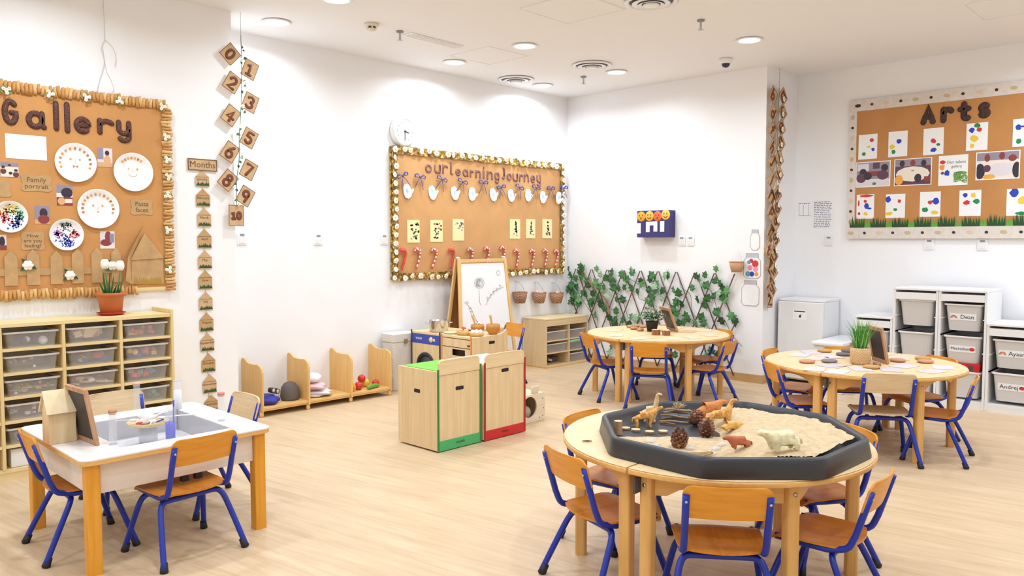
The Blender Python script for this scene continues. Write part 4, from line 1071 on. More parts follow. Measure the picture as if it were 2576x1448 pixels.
for i in range(3):
    MB().box(dx[i] + .0005, dx[i + 1] - .0185, KY0 + .012, KY1 - .002, .062, .082).build('base_board', BIRCHX, t, .002)
    MB().box(dx[i] + .0005, dx[i + 1] - .0185, KY0 + .02, KY0 + .035, .047, .0615).build('front_lip', BIRCHX, t)
for i, x in enumerate(dx):
    for y in (KY0 + .03, KY1 - .03):
        MB().lathe([(0, 0), (.016, 0), (.018, .015), (.016, .0448), (0, .0448)], 12, (x - .009, y, 0)).build('foot', BIRCH, t)
    for z in (.12, .33):
        b = MB(); b.M = Matrix.Translation((x - .0185, KY0 + .06, z)) @ Matrix.Rotation(R(-90), 4, 'Y'); b.lathe([(0, 0), (.007, 0), (.006, .002), (0, .002)], 10); b.build('screw_cover', BIRCHX, t)
ZK = .0825
# bay 1: blue sleeping bag, goggles, grey dome hat
def lump(name, label, cat, loc, size, m, seed=0, n=(20, 12), amp=.18, flatb=True, rz=0, group=None):
    rg = random.Random(seed); ph = [(rg.uniform(2, 6), rg.uniform(2, 6), rg.uniform(0, 6)) for _ in range(4)]
    mb = MB(); mb.ball((0, 0, 0), 1, n[0], n[1])
    v = []
    for p in mb.v:
        q = Vector(p); k = 1 + amp * sum(math.sin(a * q.x + b * q.y * 1.3 + c + a * q.z) for a, b, c in ph) / 4
        q = Vector((q.x * size[0] * k, q.y * size[1] * k, q.z * size[2] * k)); q.z += size[2] * .8
        if flatb: q.z = max(q.z, 0)
        v.append(tuple(q))
    mb.v = v; o = mb.build(name, m); put(o, loc, rz); tag(o, label, cat, group); return o
NAVYC = mat('navy_cloth', (66, 66, 160), .85, bump=.3, bscale=60)
bx = (dx[0] + dx[1]) / 2
lump('blue_cloth', 'blue cloth bundle lying in the first cubby bay', 'cloth', (dx[0] + .105, KY0 + .15, ZK), (.095, .11, .042), NAVYC, 3, amp=.25)
t = thing('dome_hat', 'grey felt dome hat standing in the first cubby bay', 'hat', (dx[1] - .105, KY0 + .16, ZK))
MB().lathe([(0, .001), (.075, .001), (.08, .02), (.078, .07), (.07, .11), (.05, .14), (.025, .152), (0, .155)], 24).build('crown', mat('grey_felt', (104, 94, 92), .9, bump=.2), t)
for k in range(6):
    a = PI * k / 6; pts = [((.0805 if z < .08 else r) * math.cos(a), (.0805 if z < .08 else r) * math.sin(a), z) for r, z in ((.0805, .02), (.0785, .07), (.0705, .11), (.051, .141), (.026, .153), (0.001, .1562))]
    MB().tube(pts, .0012, 5).build('seam', MATS['grey_felt'], t)
t = thing('toy_goggles', 'dark toy goggles with silvery lenses on the blue cloth', 'goggles', (dx[0] + .15, KY0 + .11, ZK + .108), R(20), None, R(18))
MB().prism(rrect(.11, .045, .02, 4), -.02, .02, 'xz').build('frame', mat('dark_plastic', (52, 48, 60), .4), t, .004)
for sx in (-.027, .027):
    b = MB(); b.M = Matrix.Translation((sx, -.0205, 0)) @ Matrix.Rotation(R(90), 4, 'X'); b.lathe([(0, .004), (.015, .003), (.018, 0), (0, 0)], 16); b.build('lens', mat('silver_lens', (206, 204, 190), .15, .3), t)
# bay 2: folded white and pink cloths
WCL = mat('white_cloth', (236, 228, 236), .9, bump=.3, bscale=50); PCL = mat('pink_cloth', (240, 200, 202), .9, bump=.3, bscale=50)
for (x, y, z, s, m, lb, sd) in ((.155, .16, 0, (.135, .13, .032), WCL, 'white folded cloth at the bottom of the pile in the middle cubby bay', 5), (.135, .16, .06, (.105, .105, .034), PCL, 'pinkish folded cloth in the middle of the pile in the middle cubby bay', 6), (.125, .18, .124, (.085, .09, .045), WCL, 'white rumpled cloth on top of the pile in the middle cubby bay', 7)):
    lump('folded_cloth', lb, 'cloth', (dx[1] + x, KY0 + y, ZK + z), s, m, sd, amp=.3, group='cloth pile in the middle cubby bay')
# bay 3: play fruit
def fruit(c, r, m, label, kind='o'):
    x, y, z = c; r *= 1.18
    t = thing('play_fruit', label, 'toy fruit', (dx[2] + x * 1.18, KY0 + y * 1.18, ZK + z * 1.18), rnd.uniform(0, 6) if kind == 'o' else R(15), 'play fruit in the right cubby bay')
    if kind == 'o':
        b = MB(); b.lathe([(0, .03 * r), (.5 * r, .04 * r), (.88 * r, .45 * r), (r, .95 * r), (.86 * r, 1.5 * r), (.5 * r, 1.82 * r), (.15 * r, 1.8 * r), (0, 1.74 * r)], 18); b.build('flesh', m, t)
        MB().tube([(0, 0, 1.74 * r), (.02 * r, 0, 2.0 * r)], .06 * r, 6).build('stalk', LEAFD, t)
    else:
        b = MB(); b.tube(catmull([(-.085, 0, .022), (-.03, .006, .024), (.03, .006, .024), (.085, -.002, .022)], 4), [.008, .014, .018, .02, .021, .021, .021, .021, .021, .02, .018, .014, .008], 12); b.build('flesh', m, t)
TR_, TO, TG, TY = mat('tomato', (206, 56, 44), .4), mat('orange_peel', (240, 150, 50), .5), mat('pepper_green', (44, 130, 70), .4), mat('lemon', (240, 196, 70), .45)
fruit((.035, .07, 0), .033, TO, 'orange play fruit at the left front of the right cubby bay')
fruit((.108, .085, 0), .033, TR_, 'red play tomato behind the green cucumber, left of the pile')
fruit((.172, .135, .045), .032, TR_, 'red play tomato on top of the pile in the right cubby bay')
fruit((.10, .21, .0), .036, TY, 'yellow play fruit at the back left of the right cubby bay')
fruit((.10, .21, .073), .032, TG, 'green play pepper topmost in the right cubby bay')
fruit((.228, .16, .0), .033, TY, 'yellow play lemon behind the cucumber, right of the pile')
fruit((.285, .105, .0), .03, TR_, 'red play tomato at the right end of the pile, by the last divider')
fruit((.215, .042, 0), .02, mat('cucumber', (104, 160, 66), .45), 'green play cucumber lying in front of the other fruit', 'c')

# ---------------------------------------------------------------- laundry basket behind the toy kitchen
a = ony(989, 900, 6.07)
t = thing('wicker_hamper', 'tall whitewashed wicker hamper with a lid, beside the toy washing machine', 'basket', (a.x + .15, 6.165, 0))
WICK = woven('white_wicker', (240, 234, 226), (206, 196, 186), 110, 130)
MB().prism(rrect(.30, .19, .03, 4), 0, .47, 'xy', 0, False).build('body', WICK, t, .006)
MB().prism(rrect(.312, .20, .034, 4), .4705, .555, 'xy', 0, False).build('lid', WICK, t, .008)
MB().box(-.02, .02, -.108, -.1005, .455, .50).build('clasp', ROPE, t)

# ---------------------------------------------------------------- toy kitchen: green and red units with their backs to the camera
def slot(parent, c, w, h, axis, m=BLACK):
    # hand hole: thin black plate on the panel, standing in for the shade inside
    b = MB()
    if axis == 'y': b.prism(rrect(w, h, h * .3, 3), -.0008, .0004, 'xz').build('hand_hole_shade', m, parent).location = c
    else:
        o = b.prism(rrect(w, h, h * .3, 3), -.0008, .0004, 'xz').build('hand_hole_shade', m, parent); put(o, c, -PI / 2)
def kitchen_back(x0, x1, y0, y1, h, hb, edge, edge2, top, name, label, slotz, text):
    t = thing(name, label, 'toy kitchen', ((x0 + x1) / 2, (y0 + y1) / 2, 0))
    w, d = x1 - x0, y1 - y0
    for s in (-1, 1):
        sp = MB().box(s * w / 2 - (.016 if s > 0 else 0), s * w / 2 + (.016 if s < 0 else 0), -d / 2 + .0005, d / 2, .012, h).build('side_panel', MAPLE, t)
        MB().box(s * w / 2 - (.017 if s > 0 else -.001), s * w / 2 + (.017 if s < 0 else -.001), -d / 2 - .005, -d / 2, 0.004, h + .015).build('edge_strip', edge2, sp, .0015)
    MB().box(-w / 2 + .0175, w / 2 - .0175, -d / 2 + .002, -d / 2 + .012, .0755, h - .03).build('back_panel', MAPLE, t)
    # top rail: raised curved splashback
    pts = [(-w / 2 + .0175, h - .028)] + [(w / 2 - .0175, h - .028), (w / 2 - .0175, hb - .02), (w / 2 - .028, hb - .004), (w / 2 - .045, hb), (0, hb + .003), (-w / 2 + .045, hb), (-w / 2 + .028, hb - .004), (-w / 2 + .0175, hb - .02)]
    MB().prism(pts, -d / 2 - .003, -d / 2 + .014, 'xz').build('splashback', MAPLEX, t, .002)
    pl = MB().box(-w / 2 + .0175, w / 2 - .0175, -d / 2 - .003, -d / 2 + .012, .006, .075).build('plinth', edge, t, .001)
    text_mesh(text, .021, 'plate_lettering', mat('label_dark', (34, 50, 40), .6), pl, 0, -d / 2 - .0035, .044)
    tp = MB().box(-w / 2 + .0175, w / 2 - .0175, -d / 2 + .0145, d / 2, h - .022, h - .002).build('worktop', MAPLEX, t, .001)
    if top is not None: MB().box(-w / 2 + .03, w / 2 - .03, -d / 2 + .04, d / 2 - .02, h - .0015, h + .003).build('hob_panel', top, tp, .001)
    MB().box(-w / 2 + .0175, w / 2 - .0175, d / 2 - .014, d / 2 - .002, .02, h - .024).build('door', MAPLE, t)
    MB().box(-w / 2 + .0175, w / 2 - .0175, -d / 2 + .0145, d / 2 - .016, .02, .035).build('floor_board', MAPLEX, t)
    slot(t, (0, -d / 2 + .0015, slotz), .075, .026, 'y')
    return t
gr = kitchen_back(3.478, 3.897, 4.064, 4.492, .56, .635, GREEN, GREEND, LIME, 'toy_cooker', 'toy cooker unit of maple board with green edges, seen from behind', .425, 'COOKER')
o = MB().prism(rrect(.066, .026, .008, 3), -.0008, .0004, 'xz').build('hand_hole_shade', BLACK, gr); put(o, (-.2096, .0, .405), -PI / 2)  # side hole's inner shade, again as a black plate
kitchen_back(3.912, 4.352, 4.054, 4.482, .56, .632, RED, mat('red_edge', (168, 34, 34), .4), WHITE2, 'toy_fridge', 'toy kitchen unit of maple board with red edges, seen from behind', .500, 'FRIDGE')
# washing machine, oven and sink in a row facing left
WX = 4.85
def row_unit(y0, y1, h, edge, name, label):
    d = .45
    t = thing(name, label, 'toy kitchen', (WX + d / 2, (y0 + y1) / 2, 0)); w = y1 - y0
    for s in (-1, 1):
        MB().box(-d / 2 + .0005, d / 2, s * w / 2 - (.016 if s > 0 else 0), s * w / 2 + (.016 if s < 0 else 0), .01, h).build('side_panel', MAPLE, t)
        MB().box(-d / 2 - .006, -d / 2, s * w / 2 - (.017 if s > 0 else -.001), s * w / 2 + (.017 if s < 0 else -.001), .002, h + .016).build('edge_strip', edge, t, .0015)
    MB().box(-d / 2 + .004, d / 2, -w / 2 + .0165, w / 2 - .0165, h - .022, h).build('worktop', BEECHT, t, .002)
    MB().box(d / 2 - .012, d / 2 - .002, -w / 2 + .0165, w / 2 - .0165, .02, h - .023).build('back_panel', MAPLE, t)
    return t, d, w
BLUEP = mat('blue_panel', (58, 80, 170), .45); NAVYE = mat('navy_edge', (62, 58, 104), .5)
t, d, w = row_unit(5.612, 6.050, .578, NAVYE, 'toy_washing_machine', 'toy washing machine with a blue control strip and round dark door')
MB().box(-d / 2, -d / 2 + .012, -w / 2 + .0165, w / 2 - .0165, .02, .465).build('front_panel', MAPLE, t)
cp = MB().box(-d / 2 - .002, -d / 2 + .012, -w / 2 + .0165, w / 2 - .0165, .4665, .5545).build('control_strip', BLUEP, t)
b = MB(); b.M = Matrix.Translation((-d / 2 - .0025, -.085, .512)) @ Matrix.Rotation(R(-90), 4, 'Y'); b.lathe([(0, .012), (.02, .012), (.026, .004), (.026, 0), (0, 0)], 18); b.build('dial', mat('pale_wood_knob', (232, 206, 188), .5), cp)
MB().box(-d / 2 - .010, -d / 2 - .0025, -.145, -.118, .50, .525).build('push_button', MATS['pale_wood_knob'], cp)
text_mesh('WASH', .032, 'lettering', WHITE, cp, -d / 2 - .0028, .10, .512, rz=-PI / 2)
b = MB(); b.M = Matrix.Translation((-d / 2 - .001, .0, .25)) @ Matrix.Rotation(R(-90), 4, 'Y')
b.lathe([(.105, 0), (.135, 0), (.135, .006), (.128, .012), (.110, .012), (.105, .006)], 32); b.build('door_ring', mat('navy_ring', (40, 48, 66), .4), t)
b = MB(); b.M = Matrix.Translation((-d / 2 - .001, .0, .25)) @ Matrix.Rotation(R(-90), 4, 'Y'); b.lathe([(0, .003), (.105, .003), (.105, 0), (0, 0)], 28); b.build('door_glass', mat('dark_window', (60, 62, 66), .2), t)
t, d, w = row_unit(5.182, 5.604, .578, ORANGE, 'toy_oven', 'toy oven with orange edge strips and a dark window in its door')
MB().box(-d / 2 + .002, -d / 2 + .012, -w / 2 + .0165, w / 2 - .0165, .475, .55).build('control_strip', MAPLE, t)
fr = MB(); fr.ring([(-.195, .03), (.195, .03), (.195, .468), (-.195, .468)], [(-.06, .395), (.12, .395), (.12, .455), (-.06, .455)], 0, .012)
o = fr.build('door', MAPLE, t); put(o, (-d / 2 + .012, 0, 0)); o.rotation_euler = (R(90), 0, R(-90))
MB().box(-d / 2 + .06, -d / 2 + .066, -.15, .15, .36, .466).build('oven_back', mat('oven_dark', (84, 60, 44), .7), t)
MB().box(-d / 2 - .022, -d / 2 - .006, -.12, .12, .345, .362).build('door_handle', BIRCHX, t, .003)
MB().box(-d / 2 - .004, -d / 2 + .002, -.185, -.155, .492, .507).build('switch', DGREY, t)
ep = MB().box(WX + .002, WX + .45, 5.166, 5.181, .02, .62)
t = thing('toy_sink_unit', 'toy sink unit end panel of maple board with a hand hole, near the easel', 'toy kitchen', (WX + .225, 5.1735, 0))
MB().prism([(-.223, .012), (.225, .012), (.225, .598), (.205, .63), (.17, .60), (.13, .585), (-.223, .578)], -.0075, .0075, 'xz').build('end_panel', MAPLE, t, .002)
slot(t, (.015, -.0078, .518), .075, .027, 'y')
# things on the toy worktops
zc = .579
p = onz(1115, 822, zc)
t = thing('steel_pot', 'shiny steel play pot with a dark seam on the washing machine', 'pot', (4.975, 5.78, zc))
MB().lathe([(0, 0), (.085, 0), (.09, .006), (.092, .105), (.096, .11), (.096, .113), (.089, .112), (.087, .008), (0, .007)], 28).build('body', mat('pot_steel', (200, 198, 196), .18, 1.0), t)
for s in (-1, 1):
    MB().tube(catmull([(s * .09 * .72, -s * .09 * .69, .085), (s * .125 * .72, -s * .125 * .69, .088), (s * .125 * .72 + .02, -s * .125 * .69 + .02, .088), (s * .09 * .72 + .03, -s * .09 * .69 + .03, .085)], 5), .005, 7).build('handle', STEEL, t)
def tray_round(x, y, z, r, h, label, m, cat='bowl', name='wooden_bowl'):
    t = thing(name, label, cat, (x, y, z))
    MB().lathe([(0, 0), (r * .8, 0), (r * .95, h * .3), (r, h), (r * .94, h), (r * .88, h * .35), (r * .75, h * .2), (0, h * .2)], 26).build('body', m, t)
    return t
p = onz(1085, 832, zc); tray_round(4.955, 5.575, zc, .075, .014, 'flat round wooden board on the worktop before the steel pot', BEECHT, 'board', 'wooden_board')
BOW = mat('bamboo_bowl', (222, 178, 112), .45, var=.08); OLI = mat('olive_wood', (204, 136, 56), .4, var=.1)
def topx(px, py, z): p = onz(px, py, z); return p.x, p.y
x, y = 4.97, 5.41; tray_round(x, y, zc, .078, .04, 'bamboo bowl of play food nearest the steel pot', BOW)
def bun(x, y, z, r, m, label, rz_=.8, cat='toy food', name='play_food', grp='play food in the bowls'):
    o = MB().ball((0, 0, r * rz_), (r, r, r * rz_), 14, 10).build(name, m); put(o, (x, y, z)); tag(o, label, cat, grp); return o
bun(x - .036, y + .018, zc + .018, .027, mat('bread_roll', (236, 190, 120), .7), 'golden play roll in the front bowl, beside the red apple')
bun(x + .02, y + .034, zc + .018, .028, TR_, 'red play apple in the bowl nearest the steel pot', .95)
bun(x - .018, y - .040, zc + .018, .026, MATS['bread_roll'], 'golden play bun at the front of the bowl nearest the steel pot')
o = bun(x + .034, y - .022, zc + .018, .026, BLACK, 'black round play olive on top of the bowl nearest the steel pot', .6)
x2, y2 = 4.985, 5.258; tray_round(x2, y2, zc, .07, .034, 'pale bamboo bowl of white play eggs at the end of the worktop', BOW)
EGG = mat('egg_white', (246, 240, 230), .5)
for k, (a, b_, lb) in enumerate(((-.028, .022, 'white play egg at the left of the egg bowl'), (.028, -.022, 'white play egg at the right of the egg bowl'), (-.022, -.028, 'white play egg at the front of the egg bowl'), (.024, .028, 'white play egg at the back of the egg bowl'))): bun(x2 + a, y2 + b_, zc + .012, .021, EGG, lb, 1.1)
def mortar(x, y, z, r, h, label, lean, plabel):
    t = thing('wooden_mortar', label, 'mortar', (x, y, z))
    MB().lathe([(0, 0), (r * .6, 0), (r * .62, h * .08), (r * .9, h * .3), (r, h * .65), (r * .93, h), (r * .84, h), (r * .88, h * .6), (r * .6, h * .25), (0, h * .2)], 26).build('body', OLI, t)
    q = thing('wooden_pestle', plabel, 'pestle', (x, y, z + h * .24))
    MB().tube(catmull([(.0, 0, .006), (lean[0] * .3, lean[1] * .3, .05), (lean[0], lean[1], .16)], 5), [.014, .015, .0145, .014, .012, .011, .010, .010, .011, .012, .012], 10).build('shaft', BOW, q)
mortar(5.13, 5.40, zc, .066, .085, 'amber wooden mortar behind the bowls, left of two', (-.035, .04), 'pale pestle leaning left in the left wooden mortar')
mortar(5.19, 5.25, zc, .068, .095, 'amber wooden mortar at the right end of the worktop', (-.02, .02), 'pale pestle leaning in the right wooden mortar')
# small black and white toy cow on the worktop end
t = thing('toy_cow', 'small black and white toy cow behind the wooden mortars', 'toy animal', (5.24, 5.50, zc), R(200))
COWM = speckle('cow_patch', (240, 238, 236), [(40, 34, 36), (236, 232, 232)], 22, .55, .6)
mb = MB(); mb.ball((0, 0, .06), (.05, .024, .028), 14, 10); mb.tube([(.035, 0, .066), (.06, 0, .09)], [.018, .013], 8); mb.ball((.07, 0, .092), (.02, .012, .013), 10, 8)
for sx in (-.033, .033):
    for sy in (-.014, .014): mb.tube([(sx, sy, .05), (sx, sy, .0)], [.009, .007], 7)
mb.build('body', COWM, t)
MB().tube([(-.048, 0, .07), (-.058, 0, .04)], .003, 5).build('tail', BLACK, t)
for sy in (-1, 1): MB().ball((.06, sy * .016, .1), (.004, .009, .005), 6, 4).build('ear', BLACK, t)

# ---------------------------------------------------------------- A-frame easel
EX0, EX1, EY = 5.43, 6.18, 6.045
t = thing('easel', 'wooden A-frame easel with a white drawing sheet before the learning board', 'easel', ((EX0 + EX1) / 2, EY, 0))
EZ = 1.272; fy0, fy1 = -.13, .0   # foot and top of the front frame
hw = (EX1 - EX0) / 2 - .012
def post(x0, y0, z0, x1, y1, z1, w=.036, d=.022):
    a = Vector((x0, y0, z0)); b = Vector((x1, y1, z1)); u_ = Vector((1, 0, 0)); v_ = (b - a).normalized().cross(u_).normalized()
    v = []
    for c in (a, b):
        for (i, j) in ((-1, -1), (1, -1), (1, 1), (-1, 1)): v.append(c + u_ * i * w / 2 + v_ * j * d / 2)
    return MB().add(v, [(3, 2, 1, 0), (4, 5, 6, 7), (0, 1, 5, 4), (1, 2, 6, 5), (2, 3, 7, 6), (3, 0, 4, 7)])
EASW = wood('easel_pine', (230, 184, 116), (240, 200, 138), 'z', .45, 40, 2.5)
tx = hw - .028
for s in (-1, 1):
    post(s * (hw + .045), fy0 - .005, .002, s * tx, fy1 - .012, EZ).build('front_leg', EASW, t, .002)
    post(s * (hw + .045), (.185), .002, s * tx, .030, EZ - .006).build('rear_leg', EASW, t, .002)
def lerp_y(z): return fy0 - .005 + (fy1 - .012 - fy0 + .005) * z / EZ
for z, nm in ((EZ - .025, 'top_rail'), (.50, 'bottom_rail')):
    x = tx + (hw + .045 - tx) * (1 - z / EZ) - .019
    MB().box(-x, x, lerp_y(z) - .010, lerp_y(z) + .010, z - .018, z + .018).build(nm, EASW, t, .002)
bz0, bz1 = .525, EZ - .05
xb0 = tx + (hw + .045 - tx) * (1 - bz0 / EZ) - .022; xb1 = tx + (hw + .045 - tx) * (1 - bz1 / EZ) - .022
v = [(-xb0, lerp_y(bz0), bz0), (xb0, lerp_y(bz0), bz0), (xb1, lerp_y(bz1), bz1), (-xb1, lerp_y(bz1), bz1)]
sh = MB().add(v + [(p[0], p[1] + .006, p[2]) for p in v], [(0, 1, 2, 3), (7, 6, 5, 4), (0, 4, 5, 1), (1, 5, 6, 2), (2, 6, 7, 3), (3, 7, 4, 0)]).build('drawing_board', PAPER, t)
ry = lambda z: .185 + (.030 - .185) * z / EZ
v = [(-xb0, ry(bz0), bz0), (xb0, ry(bz0), bz0), (xb1, ry(bz1), bz1), (-xb1, ry(bz1), bz1)]
MB().add(v + [(p[0], p[1] + .006, p[2]) for p in v], [(0, 1, 2, 3), (7, 6, 5, 4), (0, 4, 5, 1), (1, 5, 6, 2), (2, 6, 7, 3), (3, 7, 4, 0)]).build('rear_board', wood('easel_brown', (150, 96, 50), (166, 110, 62), 'z', .5, 30, 2), t)
for s in (-1, 1): MB().ball((s * tx, .008, EZ + .008), (.02, .026, .012), 10, 6).build('hinge_cap', WHITE, t)
# pencil drawing: tree with a round crown and sprigs
def on_board(u, w): z = bz0 + (bz1 - bz0) * w; x = -xb0 + 2 * xb0 * u; return (x, lerp_y(z) - .0016, z)
def pencil(nm, lines, r=.0014):
    mb = MB()
    for ln in lines: mb.tube([on_board(*p) for p in ln], r, 5)
    mb.build(nm, INKG, sh)
cr = [[(.40 + rr_ * math.cos(a / 10 * 2 * PI), .70 + rr_ * 1.0 * math.sin(a / 10 * 2 * PI) * .8) for a in range(11)] for rr_ in (.10, .07, .045)] + [[(.33 + .02 * k, .65), (.36 + .02 * k, .76)] for k in range(4)]
pencil('tree_drawing', cr + [[(.385, .60), (.38, .42), (.40, .36)]])
pencil('left_sprig_drawing', [[(.12, .4), (.2, .33), (.26, .2), (.3, .12)]] + [[(.2 + .02 * k, .33 - .05 * k), (.15 + .02 * k, .34 - .05 * k), (.18 + .02 * k, .30 - .05 * k)] for k in range(4)] + [[(.12, .4), (.08, .42), (.12, .44), (.16, .42), (.12, .4)]])
pencil('right_sprig_drawing', [[(.5, .36), (.58, .46), (.68, .56), (.82, .60), (.9, .62)]] + [[(.55 + .07 * k, .42 + .045 * k), (.53 + .07 * k, .48 + .045 * k), (.58 + .07 * k, .46 + .045 * k)] for k in range(5)])
pencil('moon_drawing', [[(.80, .88), (.77, .85), (.80, .80), (.85, .82), (.84, .87), (.80, .88)]])

# ---------------------------------------------------------------- tray cabinet in the far corner
t = thing('tray_cabinet', 'low maple cabinet with two columns of clear trays in the far corner', 'cabinet', (0, 0, 0))
TX0, TX1, TY0, TY1, TZ = 6.685, 7.452, 5.905, 6.272, .566
MB().box(TX0, TX0 + .018, TY0, TY1, .012, TZ - .02).build('side_panel', MAPLE, t, .002)
MB().box(TX1 - .018, TX1, TY0, TY1, .012, TZ - .02).build('side_panel', MAPLE, t, .002)
MB().box(TX0 + .019, TX1 - .019, TY1 - .012, TY1 - .001, .03, TZ - .09).build('back_panel', MAPLE, t)
MB().box(TX0 + .019, TX1 - .019, TY0 + .001, TY0 + .018, TZ - .085, TZ - .02).build('front_fascia', MAPLEX, t)
MB().box(TX0 - .002, TX1 + .002, TY0 - .003, TY1, 0, .0115).build('base', BEECHE, t)
xm = (TX0 + TX1) / 2 + .03
MB().box(xm - .009, xm + .009, TY0 + .002, TY1 - .013, .03, TZ - .086).build('divider', MAPLE, t)
holes = [(-.25, -.07), (-.08, -.09), (.10, -.08), (.27, -.07), (-.16, .07), (.02, .08), (.20, .07)]
tp = MB().box(TX0, TX1, TY0, TY1, TZ - .0195, TZ).build('top', MAPLEX, t, .003)
for (hx, hy) in holes: MB().lathe([(0, .0006), (.05, .0006), (.052, 0)], 20, (xm + hx - .03, (TY0 + TY1) / 2 + hy, TZ)).build('round_recess', SHELFX, tp)
zs = [.03, .172, .312]
for z in zs[1:]:
    MB().box(TX0 + .019, xm - .0095, TY0 + .004, TY1 - .013, z - .012, z).build('shelf', MAPLEX, t)
    MB().box(xm + .0095, TX1 - .019, TY0 + .004, TY1 - .013, z - .012, z).build('shelf', MAPLEX, t)
MB().box(TX0 + .019, TX1 - .019, TY0 + .004, TY1 - .013, .012, .0295).build('bottom_shelf', MAPLEX, t)
for c, (xa, xb, cn) in enumerate(((TX0 + .019, xm - .0095, 'left'), (xm + .0095, TX1 - .019, 'right'))):
    for r, z in enumerate(zs):
        w = xb - xa - .014; rn = ('bottom', 'middle', 'top')[r]
        if (c, r) == (0, 0):
            toy_heap('paper_sheets', 'dark papers lying loose in the bottom left bay of the tray cabinet', ((xa + xb) / 2, TY0 + .18, z + .001), 0, w - .06, .26, .07, ['grey', 'white', 'brown'], 16, .05, 's'); continue
        h = .09 if r < 2 else .095
        b = tray_bin(w, .30, h, 'clear tray in the %s column, %s row of the corner tray cabinet' % (cn, rn), 'tray', ((xa + xb) / 2, TY0 + .16, z + .001), 0, 'trays of the corner cabinet')
        if (c, r) == (1, 1):
            g = thing('green_lid', 'mint green lid on the middle right tray of the corner cabinet', 'lid', ((xa + xb) / 2, TY0 + .15, z + h + .0125)); MB().prism(rrect(w * .96, .30, .03, 4), 0, .016, 'xy').build('lid_plate', mat('mint_plastic', (140, 216, 170), .4), g, .004)

# ---------------------------------------------------------------- learning journey board
BY = YB - .024
def bp_(px, py, y=BY): p = ony(px, py, y); return (p.x, p.z)
bx0, bz1_ = bp_(989, 374); bx1, bz0_ = bp_(1413, 681)
t = thing('learning_board', 'kraft display board titled our Learning Journey, edged in gold foil and white flowers', 'board', (0, BY, 0))
MB().box(bx0, bx1, 0, .023, bz0_, bz1_).build('backing', KRAFT2, t)
FOIL = speckle('gold_foil', (150, 112, 40), [(196, 156, 66), (112, 84, 34), (222, 186, 92), (132, 104, 60)], 45, .2, .35)
def rough_strip(x0, x1, z0, z1, seed):
    rg = random.Random(seed); mb = MB(); nx = max(2, int((x1 - x0) / .03)); nz = max(2, int((z1 - z0) / .03))
    g = [[(x0 + (x1 - x0) * i / nx + (rg.uniform(-.006, .006) if 0 < i < nx else 0), -.004 - rg.uniform(0, .022), z0 + (z1 - z0) * j / nz + (rg.uniform(-.006, .006) if 0 < j < nz else rg.uniform(-.006, .006))) for j in range(nz + 1)] for i in range(nx + 1)]
    v = [p for row in g for p in row]; W_ = nz + 1
    f = [(i * W_ + j, (i + 1) * W_ + j, (i + 1) * W_ + j + 1, i * W_ + j + 1) for i in range(nx) for j in range(nz)]
    mb.add(v, f, 0, False); return mb
B_ = .075
for k, (a, b_, c, d) in enumerate(((bx0 - .03, bx1 + .03, bz1_ - B_ + .03, bz1_ + .03), (bx0 - .03, bx1 + .03, bz0_ - .03, bz0_ + B_ - .03), (bx0 - .03, bx0 + B_ - .03, bz0_ + B_ - .03, bz1_ - B_ + .03), (bx1 - B_ + .03, bx1 + .03, bz0_ + B_ - .03, bz1_ - B_ + .03))):
    rough_strip(a, b_, c, d, k).build('foil_border', FOIL, t)
MB().box(bx0 - .028, bx1 + .028, .001, .0225, bz1_ + .001, bz1_ + .024).build('frame', FOIL, t)
MB().box(bx0 - .028, bx1 + .028, .001, .0225, bz0_ - .024, bz0_ - .001).build('frame', FOIL, t)
MB().box(bx0 - .028, bx0 - .001, .001, .0225, bz0_, bz1_).build('frame', FOIL, t)
MB().box(bx1 + .001, bx1 + .028, .001, .0225, bz0_, bz1_).build('frame', FOIL, t)
f0 = None
def bfl(x, z):
    global f0
    if f0 is None:
        mb = MB()
        for i in range(6):
            a = 2 * PI * i / 6; mb.ball((.018 * math.cos(a), 0, .018 * math.sin(a)), (.016, .007, .016), 8, 5, 0)
        mb.ball((0, -.006, 0), (.008, .005, .008), 8, 5, 1)
        f0 = mb.build('flower', [PETAL, YEL], t); f0.location = (x, -.030, z)
    else: share(f0, 'flower', (x, -.030 + rnd.uniform(-.003, .003), z), (rnd.uniform(-.3, .3), rnd.uniform(0, 6), rnd.uniform(-.3, .3)), t, None, rnd.uniform(.8, 1.05))
n = 24
for i in range(n):
    bfl(bx0 + (bx1 - bx0) * (i + rnd.uniform(-.25, .25)) / (n - 1), bz1_ + rnd.uniform(-.012, .012))
    if not 9 < i < 14: bfl(bx0 + (bx1 - bx0) * (i + rnd.uniform(-.2, .2)) / (n - 1), bz0_ + rnd.uniform(-.012, .012))
for i in range(1, 15):
    z = bz0_ + (bz1_ - bz0_) * i / 15; bfl(bx0 + rnd.uniform(-.008, .02), z); bfl(bx1 + rnd.uniform(-.008, .015), z)
LJ = [('o', 1069, 1086, 413, 434), ('u', 1092, 1109, 414, 436), ('r', 1112, 1126, 414, 437), ('L', 1131, 1140, 406, 440), ('e', 1145, 1159, 424, 442), ('a', 1163, 1178, 425, 444), ('r', 1181, 1191, 427, 446), ('n', 1195, 1210, 428, 448), ('i', 1214, 1219, 418, 450), ('n', 1224, 1240, 430, 452), ('g', 1243, 1256, 433, 462), ('J', 1261, 1271, 421, 451), ('o', 1274, 1287, 435, 454), ('u', 1289, 1303, 436, 456), ('r', 1305, 1315, 437, 457), ('n', 1317, 1331, 437, 458), ('e', 1334, 1346, 440, 460), ('y', 1349, 1361, 440, 469)]
